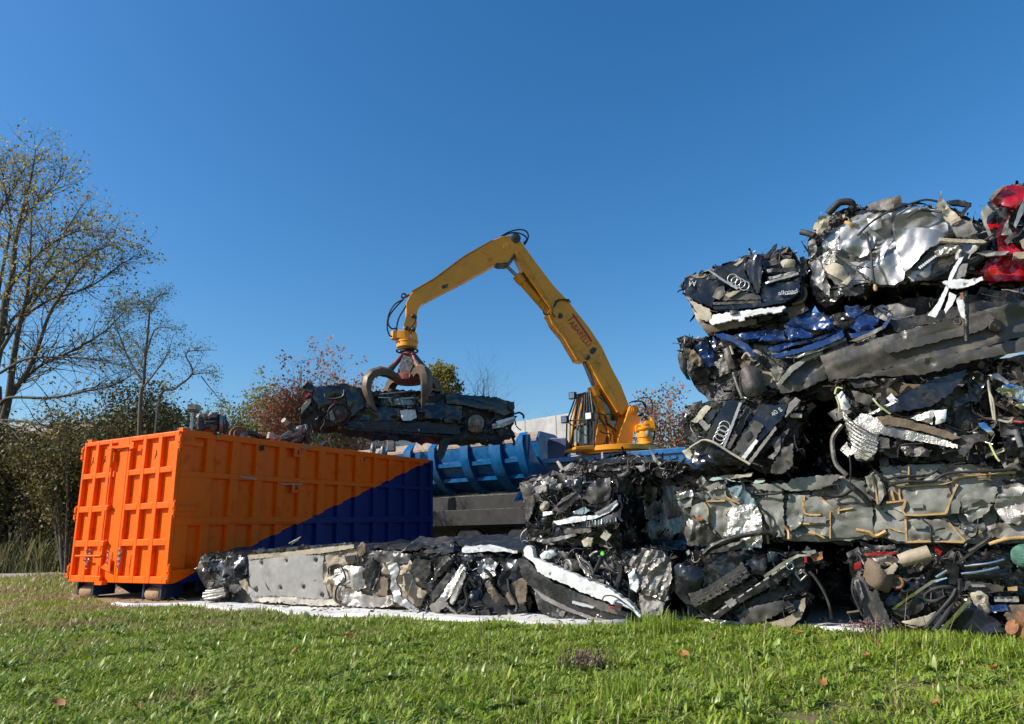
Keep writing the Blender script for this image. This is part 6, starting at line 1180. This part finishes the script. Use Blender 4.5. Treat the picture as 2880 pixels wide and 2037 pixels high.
tag(grass('grass', 75000, (-14, 2.5, 7.4, 13), (.03, .085), (.006, .013), 'grass', 1.1), 'thinner brownish grass to the side of the orange container', 'grass')
tag(grass('grass', 42000, (-26, -5, 13, 26), (.05, .16), (.012, .026), 'grass', .9), 'rough grass along the path behind the container', 'grass')
tag(grass('broad_leaves', 34000, (-7.5, 7.5, 2.6, 9.5), (.035, .095), (.012, .024), 'grass', 1.7, .2), 'broad dandelion-like leaves in the meadow grass', 'grass')
tag(grass('dry_stalks', 42000, (-9, 7, 2.8, 10.5), (.03, .085), (.003, .008), 'straw', 1.6, -.15), 'dry straw-coloured stalks among the meadow grass', 'grass')
tag(grass('dry_stalks', 170, (-4.5, 4.5, 3.3, 6.8), (.2, .36), (.003, .005), 'straw', .7), 'tall thin dry stalks standing out of the grass', 'grass')
def rosettes(n, box, lr, wr):
    X, Y = scatter(n, *box); k = rng.integers(7, 15, len(X)); X, Y = np.repeat(X, k), np.repeat(Y, k); s_ = np.repeat(rng.uniform(.6, 1.3, len(k)), k); m_ = len(X)
    v, Q, Tt = blades(X+rng.normal(0, .008, m_), Y+rng.normal(0, .008, m_), rng.uniform(*lr, m_)*s_, rng.uniform(*wr, m_)*s_, 1.7); return nmesh('rosettes', v, Tt, Q, 'rosette')
leafmat('rosette', [(.16, .26, .03), (.26, .35, .05), (.12, .2, .025), (.32, .38, .09), (.2, .29, .04)], .3, .4, .45)
tag(rosettes(2300, (-7, 7, 2.7, 9), (.04, .1), (.014, .027)), 'flat rosettes of broad weed leaves in the lawn', 'weeds', kind='stuff')
lt_ = MB()
for _ in range(240):
    t_ = random.random(); i_ = int((.05+.94*t_)*(len(fe)-1)); p_ = fe[i_]+SB*random.uniform(.04, .5); p_.z = .05+random.uniform(0, .03); a_ = random.uniform(0, pi); s_ = random.uniform(.008, .035); x_, y_ = V((cos(a_), sin(a_), random.uniform(-.3, .3)))*s_, V((-sin(a_), cos(a_), random.uniform(-.5, .5)))*s_*random.uniform(.2, .8)
    lt_.add([p_-x_-y_, p_+x_-y_, p_+x_*.7+y_, p_-x_+y_, p_+V((0, 0, s_*.4))], [(0, 1, 4), (1, 2, 4), (2, 3, 4), (3, 0, 4)], random.randint(0, 2))
tag(lt_.build('scrap_litter', ['black_plastic', 'dark_grey', 'steel'], None), 'small black and grey scrap fragments scattered on the white sheet', 'litter', kind='stuff')
def weeds(name, n, P, hr, wr, m, lab):
    xs = [p[0] for p in P]; ys = [p[1] for p in P]; X = rng.uniform(min(xs), max(xs), n); Y = rng.uniform(min(ys), max(ys), n); k = inpoly(X, Y, P); X, Y = X[k], Y[k]
    v, Q, Tt = blades(X, Y, rng.uniform(*hr, len(X))*(1+.4*np.clip(nf(X, Y), -1, 1)), rng.uniform(*wr, len(X)), .7); return tag(nmesh(name, v, Tt, Q, m), lab, 'weeds', kind='stuff')
wp = [(-34, 21.6), (-9.3, 19.9), (-9.3, 25), (-34, 27)]
weeds('weeds', 30000, wp, (.5, 1.25), (.018, .04), 'leaf_weed', 'tall grey-green weeds between the path and the thicket'); weeds('dry_weeds', 9000, wp, (.6, 1.4), (.01, .02), 'straw', 'tall dry grass among the weeds beside the path')
def tuft(name, lab, x, y, n, r, hr, wr, m, cat='plant', k='F'):
    p = gnd(k, x, y); X = p.x+rng.normal(0, r, n); Y = p.y+rng.normal(0, r, n); v, Q, Tt = blades(X, Y, rng.uniform(*hr, n), rng.uniform(*wr, n), .8)
    o = nmesh(name, v, Tt, Q, m, off=tuple(p)); o.location = p; return tag(o, lab, cat)
tuft('grass_tuft', 'tall bright grass tuft in front of the gap beside the white bumper beam', 1850, 1785, 330, .1, (.1, .26), (.004, .008), 'grass')
tuft('grass_tuft', 'tall grass tuft at the foot of the bale with the tan silencer', 2540, 1830, 420, .14, (.08, .2), (.004, .008), 'grass'); tuft('grass_tuft', 'dark upright grass tuft low in the middle of the lawn', 1760, 1960, 260, .09, (.08, .16), (.004, .007), 'grass')
tuft('grass_tuft', 'fine grass tuft in the lower right corner of the lawn', 2800, 1850, 300, .13, (.08, .18), (.004, .008), 'grass')
def flowers(x, y, lab, m, n=90):
    p = gnd('F', x, y); h = MB()
    for _ in range(n):
        a = p+V((random.gauss(0, .09), random.gauss(0, .07), 0)); e = a+V((random.gauss(0, .03), random.gauss(0, .03), random.uniform(.05, .13))); h.tube([a, e], .0015, 3); h.lathe([(.0, -.004), (.007, 0), (.006, .006), (0, .009)], e, ZU, 6, 1)
    o = thing('flower_clump', lab, 'plant', p); h.build('stems', ['twig', m], o); return o
mat('dry_flower', (.2, .1, .1), .9, 0, .4); mat('daisy', (.8, .8, .76), .7)
flowers(1655, 1885, 'clump of brownish pink dried flowers in the lawn', 'dry_flower', 130); flowers(1660, 1770, 'few tiny white daisies by the edge of the white sheet', 'daisy', 9); flowers(2450, 1795, 'dried brown weed clump beside the end of the white sheet', 'dry_flower', 130)
# fallen leaves
lf = MB(); n = 7
for i in range(n):
    t = i/(n-1); w_ = .5*sin(pi*min(.999, t+.001)**.8)*.05+.002
    for s_ in (-1, 0, 1): lf.v.append(V((.09*(t-.5), s_*w_, .012*(1 if s_ else 0)+.02*t*t+.005)))
lf.f = [(i*3+j, (i+1)*3+j, (i+1)*3+j+1, i*3+j+1) for i in range(n-1) for j in range(2)]; lf.mi = [0]*len(lf.f)
L0 = None; lp = pts('2640,2009 2440,1870 2570,1838 2460,1830 1560,1790 2010,1818 970,1805 755,1845 985,1810 205,1745 170,1740 830,1850 120,1765 1165,1790 890,1762 2315,1950 380,2017 160,2010 225,1830 2250,1798 1930,1865 65,1760 2800,1905')
for i, (x, y) in enumerate(lp):
    o = lf.build('fallen_leaf', 'leaf_fallen', None, 60) if L0 is None else L0.copy()
    if L0 is None: L0 = o; tag(o, 'small curled orange-brown dry leaf lying in the grass', 'leaf', 'fallen leaves on the lawn')
    else: COL.objects.link(o)
    p = gnd('F', x, y); o.location = (p.x, p.y, .045); o.rotation_euler = (random.uniform(-.5, .5), random.uniform(-.5, .5), random.uniform(0, 6.28)); s_ = random.uniform(.7, 1.25); o.scale = (s_, s_, s_)
# ------------------------------------------------------------------ trees
class Tree:
    def __init__(s, name, lab, cat, base, group=None): s.t = thing(name, lab, cat, base, group); s.b = base; s.tr = MB(); s.tw = MB(); s.tips = []
    def limb(s, path, ra, rb, kids=0, kl=(.5, 1.2), lv=1, up=.15, tipn=3, spread=.9, keep=.25, nn=5):
        P = spline(path, nn) if len(path) > 2 else path; n = len(P); R_ = [ra+(rb-ra)*(i/(n-1))**.8 for i in range(n)]
        (s.tr if ra > .022 else s.tw).tube(P, R_, 7 if ra > .05 else (5 if ra > .015 else 3), 0, False)
        for _ in range(kids):
            f = random.uniform(keep, 1); i = min(n-2, int(f*(n-1))); p = P[i].lerp(P[i+1], random.random()); d = (P[i+1]-P[i]).normalized()
            nd = (d*.75+V((random.gauss(0, 1), random.gauss(0, 1), random.gauss(0, .8)))*spread*.7+V((0, 0, up))).normalized(); L_ = random.uniform(*kl)*(1.15-.5*f)
            q = [p]; dd = nd
            for _k in range(4): dd = (dd+V((random.gauss(0, .2), random.gauss(0, .2), random.gauss(0, .16)+up*.2))).normalized(); q.append(q[-1]+dd*L_/4)
            r_ = max(.0025, min(R_[i]*.55, .011*L_+.002)); s.limb(q, r_, max(.002, r_*.3), (random.randint(2, 5) if lv > 1 else 0), (kl[0]*.5, kl[1]*.55), lv-1, up, tipn, spread, .2, 1)
            if lv <= 1: s.tips += [q[-1], q[-2], q[-3]]
    def leaves(s, name, m, n, size, jit=.12, sel=None, asp=.62, droop=.3):
        tp = [p for p in s.tips if sel is None or sel(p)]
        if not tp or not n: return
        A = np.array([tuple(random.choice(tp)) for _ in range(n)])+rng.normal(0, jit, (n, 3)); s.cloud(name, m, A, size, asp, droop)
    def cloud(s, name, m, A, size, asp=.62, droop=.3):
        n = len(A); a = rng.normal(0, 1, (n, 3)); a[:, 2] -= droop; a /= np.linalg.norm(a, axis=1)[:, None]; c = np.cross(a, rng.normal(0, 1, (n, 3))); c /= np.linalg.norm(c, axis=1)[:, None]; z = np.cross(a, c)
        sz = rng.uniform(.55, 1.25, n)[:, None]*size; v = np.stack([A-a*sz*.5, A+c*sz*asp*.5+z*sz*.1, A+a*sz*.5, A-c*sz*asp*.5+z*sz*.1], 1).reshape(-1, 3)
        return nmesh(name, v, None, 4*np.arange(n)[:, None]+np.array([[0, 1, 2, 3]]), m, s.t, off=tuple(s.b))
    def done(s, bark='bark', twig='twig'):
        if s.tr.v: s.tr.build('trunk', bark, s.t, 60)
        if s.tw.v: s.tw.build('twigs', twig, s.t, 80)
bt = Tree('autumn_tree', 'tall many-stemmed tree with thin yellow-brown leaves rising at the left edge', 'tree', V((-17.0, 22.9, 0)))
def lp_(k, q, Y0, dy): 
    P = pts(q); return [atY(k, x, y, Y0+dy*i/(len(P)-1)) for i, (x, y) in enumerate(P)]
for q, Y0, dy, ra, kids in (('-60,1500 0,1230 30,1010 70,850 90,650 140,460 185,270 205,130', 15.6, .4, .14, 52), ('0,1750 45,1580 75,1350 110,1150 150,1000 165,870 175,680 180,500', 15.4, -.8, .11, 50), ('0,1700 25,1600 140,1440 210,1290 280,1090 360,960 430,860 540,720', 15.5, -.9, .09, 60),
    ('40,1200 60,1130 160,1020 240,850 300,740 380,600 470,460', 15.6, .8, .06, 50), ('20,980 120,850 200,760 330,660 480,600 600,620', 15.7, -.6, .045, 42), ('0,1300 120,1120 270,1010 430,960 560,900 690,800 740,775', 15.6, .5, .05, 55),
    ('0,1640 30,1600 200,1400 420,1290 600,1180 720,1060', 15.5, -.3, .06, 60), ('0,1600 60,1560 300,1560 500,1520 650,1490 800,1400', 15.3, -.8, .05, 48), ('-60,700 0,500 60,400 100,330 150,230', 15.8, .5, .04, 34), ('90,650 150,520 240,420 330,330 350,250', 15.7, -.4, .035, 34),
    ('0,1420 150,1340 330,1330 520,1340 700,1380', 15.2, -1, .04, 50), ('-40,1100 20,800 60,560 20,330 40,180', 16, .8, .06, 40), ('110,1150 200,1000 330,850 480,760 630,690', 15.4, .6, .05, 46), ('-60,1700 60,1690 260,1720 420,1760 560,1840', 15.2, -1.2, .045, 40), ('-100,1800 0,1700 120,1800 260,1950 400,2080', 15, -1, .04, 40)):
    bt.limb(lp_('l', q, Y0*1.47, dy*1.47), ra*1.35, .012, int(kids*1.3), (.6, 1.9), 2, .12)
bt.limb([V((-17.0, 22.9, 0)), lp_('l', '-30,1500 0,1400', 22.9, 0)[0]], .28, .2); bt.limb([V((-16.8, 22.8, 0)), lp_('l', '10,1720 0,1400', 22.6, 0)[0]], .2, .15); bt.limb([V((-16.7, 22.7, 0)), lp_('l', '20,1690 0,1400', 22.7, 0)[0]], .18, .13)
bt.done(); hi = atY('l', 300, 1000, 22.9).z
bt.leaves('crown', 'leaf_autumn', 4600, .13, .13, lambda p: p.z > hi-.6 or random.random() < .12); bt.leaves('crown', 'leaf_autumn', 1300, .125, .16)
lt = Tree('feathery_tree', 'slender half-bare tree with small feathery green leaves behind the orange container', 'tree', atY('l', 800, 2300, 17).to_2d().to_3d())
lt.limb([lt.b]+lp_('l', '800,1620 820,1480 830,1330 850,1120 845,1060 800,1010 760,960', 17, .3), .06, .01, 26, (.4, 1.0), 2, .1); lt.limb(lp_('l', '850,1060 890,990 960,960', 17.1, .2), .025, .006, 10, (.3, .6), 1); lt.limb(lp_('l', '830,1330 880,1180 930,1160 990,1160', 17.1, -.2), .025, .006, 12, (.3, .7), 1)
lt.limb([lt.b+V((.3, 0, 0))]+lp_('l', '900,1620 1000,1510 1100,1420 1060,1310 1150,1290 1240,1290', 17.2, -.4), .045, .006, 22, (.3, .7), 1, .0); lt.limb(lp_('l', '1100,1430 1180,1420 1250,1440', 17, 0), .02, .005, 8, (.3, .5), 1, -.1); lt.limb(lp_('l', '1150,1440 1220,1530 1290,1600', 17, 0), .018, .004, 7, (.25, .5), 1, -.2)
lt.limb(lp_('l', '820,1480 740,1350 680,1200 640,1080', 17.2, .4), .04, .006, 20, (.4, .9), 2); lt.limb(lp_('l', '820,1500 900,1400 960,1300 990,1200', 17, .2), .03, .006, 14, (.3, .7), 1)
lt.done('bark'); lt.leaves('crown', 'leaf_locust', 4500, .075, .09, None, .3)
def shrub(name, lab, k, xc, ytop, wpx, Y, m, n, size, stems=9, ybot=None, grp=None, bare=0, twig='pale_stem', fill=.6, jit=.25, cat='shrub', lv=2, kids=9, low=.5):
    top = atY(k, xc, ytop, Y); base = V((top.x, Y, 0)); Wd = wpx/FOC/T[k][2]*Y/2; t = Tree(name, lab, cat, base, grp); Hh = top.z
    for i in range(stems):
        a = random.uniform(0, 2*pi); rr = math.sqrt(random.random()); e = base+V((cos(a)*Wd*rr, sin(a)*Wd*.7*rr, Hh*(1-.42*rr*rr)*random.uniform(.8, 1.0))); b0 = base+V((cos(a)*Wd*.25, sin(a)*Wd*.2, 0)); mid = b0.lerp(e, .55)+V((0, 0, Hh*.06))
        t.limb([b0, mid, e], .012*Hh**.9, .004, kids, (Hh*.1, Hh*.26), lv, .25, 3, .9, .25, 4)
    t.done('pale_stem' if twig == 'pale_stem' else 'bark', twig)
    if n:
        lim = Hh*(1-bare); lo = Hh*low; t.leaves('crown', m, n, size*1.2, jit*.6, lambda p: lo < p.z < lim or random.random() < .15)
    return t
G1 = 'shrubs of the dark thicket'
for i, (x, y, w_, Y) in enumerate(((-150, 1180, 330, 22), (20, 1190, 260, 21.6), (150, 1190, 240, 21.5), (270, 1120, 240, 20), (390, 1090, 220, 22.5), (330, 1200, 260, 23.5), (60, 1230, 260, 23.5), (470, 1120, 180, 24), (-60, 1240, 260, 21.2), (130, 1260, 260, 21.3), (250, 1290, 200, 20.8), (425, 1060, 120, 26), (205, 1130, 90, 25), (335, 1080, 110, 26))):
    shrub('thicket_shrub', 'tangled dark brown-green shrub in the thicket behind the orange container', 'F', x, y, w_, Y, 'leaf_thicket', 4600, .1, 14, grp=G1, twig='twig', jit=.32, low=.12)
tag(bpy.data.objects['thicket_shrub.003'], 'dark brown-green thicket shrub rising just above the container doors')
shrub('willow_shrub', 'grey-green bushy tree just right of the lamp on the pole', 'F', 585, 1150, 120, 27, 'leaf_willow', 5200, .12, 10, grp='green bushes behind the container'); shrub('willow_shrub', 'grey-green bush with pointed top behind the middle of the container', 'F', 645, 1120, 100, 28, 'leaf_willow', 4600, .12, 10, grp='green bushes behind the container')
shrub('willow_shrub', 'tallest grey-green bush, next to the red-brown shrubs', 'F', 745, 1075, 170, 29, 'leaf_willow', 8000, .12, 14, grp='green bushes behind the container'); shrub('willow_shrub', 'low grey-green bush between the two taller ones', 'F', 700, 1190, 180, 27.5, 'leaf_willow', 6000, .11, 12, grp='green bushes behind the container'); shrub('willow_shrub', 'grey-green bush directly behind the lamp', 'F', 500, 1110, 150, 27, 'leaf_willow', 5200, .12, 12, grp='green bushes behind the container')
shrub('redbrown_shrub', 'red-brown leaved shrub with bare upright twigs above the left end of the lifted car', 'F', 870, 960, 150, 27, 'leaf_redbrown', 5200, .12, 14, bare=.22, grp='red-brown shrubs behind the lifted car'); shrub('redbrown_shrub', 'red-brown leaved shrub with bare tips just left of the grapple', 'F', 975, 1000, 170, 28, 'leaf_redbrown', 6000, .12, 15, bare=.16, grp='red-brown shrubs behind the lifted car')
shrub('redbrown_shrub', 'red-brown shrub half hidden under the left end of the lifted car', 'F', 815, 1080, 110, 27, 'leaf_redbrown', 3600, .11, 10, bare=.05, grp='red-brown shrubs behind the lifted car'); shrub('redbrown_shrub', 'bare pale-stemmed shrub with few brown leaves under the lifted car', 'F', 1000, 1170, 200, 26, 'leaf_redbrown', 3600, .1, 16, grp='red-brown shrubs behind the lifted car'); shrub('redbrown_shrub', 'pale-stemmed brownish shrub behind the container rim', 'F', 900, 1190, 180, 26, 'leaf_willow', 6000, .1, 15, grp='red-brown shrubs behind the lifted car')
mt = shrub('maple_tree', 'rounded golden-green tree right of the grapple', 'F', 1243, 1045, 80, 38, None, 0, .2, 9, cat='tree')
mc = atY('F', 1243, 1085, 38); A_ = []
for _ in range(70):
    d_ = V((random.gauss(0, 1), random.gauss(0, 1), random.gauss(0, 1))).normalized()*random.uniform(.35, 1)**.5; c_ = mc+V((d_.x*1.05, d_.y*1.0, d_.z*1.25)); A_.append(np.array(c_)+rng.normal(0, .17, (75, 3)))
mt.cloud('crown', 'leaf_golden', np.concatenate(A_), .17)
shrub('bare_tree', 'leafless fan-shaped tree above the right end of the lifted car', 'F', 1346, 995, 95, 38, None, 0, .1, 16, twig='twig', cat='tree', kids=12, lv=2)
shrub('bare_bush', 'leafless twiggy bush above the pale wall, near the lifted car', 'F', 1480, 1125, 60, 34, None, 0, .1, 8, twig='twig', grp='bare bushes behind the pale wall', kids=6); shrub('bare_bush', 'leafless twiggy bush above the pale wall, next to the crane cab', 'F', 1560, 1145, 60, 34, None, 0, .1, 7, twig='twig', grp='bare bushes behind the pale wall', kids=6)
shrub('pink_shrub', 'sparse shrub with pinkish red leaves between the crane and the stack', 'F', 1858, 1062, 165, 24, 'leaf_pink', 5200, .1, 14, bare=.04, twig='pale_stem', low=.35)
# ------------------------------------------------------------------ things far behind
def building(name, lab, q0, q1, Y, ztop, dpt, wall_m, roof_m, bands=0, slope=.4):
    a = atY('F', q0, 1300, Y); c = atY('F', q1, 1300, Y); o = thing(name, lab, 'building', V(((a.x+c.x)/2, Y, 0)))
    h = MB(); h.box((a.x, Y, 0), (c.x, Y+dpt, ztop)); h.build('wall', wall_m, o); h = MB(); h.prism([V((a.x-.3, Y-.3, ztop)), V((a.x-.3, Y+dpt*.6, ztop+slope)), V((a.x-.3, Y+dpt, ztop)), V((a.x-.3, Y+dpt, ztop-.15)), V((a.x-.3, Y-.3, ztop-.15))], V((c.x-a.x+.6, 0, 0))); h.build('roof', roof_m, o)
    for i in range(bands):
        x = a.x+(c.x-a.x)*(i+.2)/bands; h = MB(); h.box((x, Y-.02, ztop-1.5), (x+(c.x-a.x)*.6/bands, Y-.001, ztop-.6)); h.build('window', 'glass', o)
building('pale_roofed_shed', 'low shed with pale sloping roof seen through the tree at the left edge', -260, 250, 31, atY('F', 60, 1215, 31).z, 9, 'mid_grey', 'roof', 0, 1.3)
building('white_building', 'long white building glimpsed through the bushes behind the container', 560, 1190, 46, atY('F', 800, 1238, 46).z, 12, 'whitewash', 'roof', 7, .6)
wp0 = T0-TN*4.2; wl = onp('9', 800, 195, wp0, TN); wr = onp('b', 432, 1210, wp0, TN)+(onp('b', 432, 1210, wp0, TN)-wl)*.12; w1 = V((wl.x, wl.y, wl.z)); o = thing('pale_wall', 'pale weathered board wall behind the crane and the blue press', 'wall', V((wp0.x, wp0.y, 0)))
zb_ = onp('9', 2150, 410, wp0, TN).z
h = MB(); h.prism([wl, wr, V((wr.x, wr.y, zb_)), V((wl.x, wl.y, zb_))], -TN*.25); h.build('wall_board', 'concrete', o); h = MB(); h.prism([V((wl.x, wl.y, zb_-.01))-TN*.03, V((wr.x, wr.y, zb_-.01))-TN*.03, V((wr.x, wr.y, 0))-TN*.03, V((wl.x, wl.y, 0))-TN*.03], -TN*.2); h.build('wall_base', 'whitewash', o)
for i in range(1, 6):
    c_ = wl.lerp(wr, i/6); h = MB(); h.prism([c_, c_+(wr-wl).normalized()*.03, V((c_.x, c_.y, zb_))+(wr-wl).normalized()*.03, V((c_.x, c_.y, zb_))], TN*.004); h.build('board_joint', 'mid_grey', o)
p = atY('F', 546, 1150, 23); o = thing('floodlight', 'white box floodlight on a thin pole behind the orange container', 'lamp', V((p.x, p.y, 0))); h = MB(); h.cyl((p.x-.05, p.y, 0), (p.x-.05, p.y, p.z-.1), .05, 10); h.build('pole', 'white_paint', o, 40); h = MB(); h.box((p.x-.16, p.y-.2, p.z-.06), (p.x+.16, p.y+.2, p.z+.14)); h.build('lamp_head', 'cream', o, bevel=.03); h = MB(); h.box((p.x-.13, p.y-.17, p.z-.12), (p.x+.13, p.y+.17, p.z-.06)); h.build('lamp_shade', 'mid_grey', o, bevel=.02)
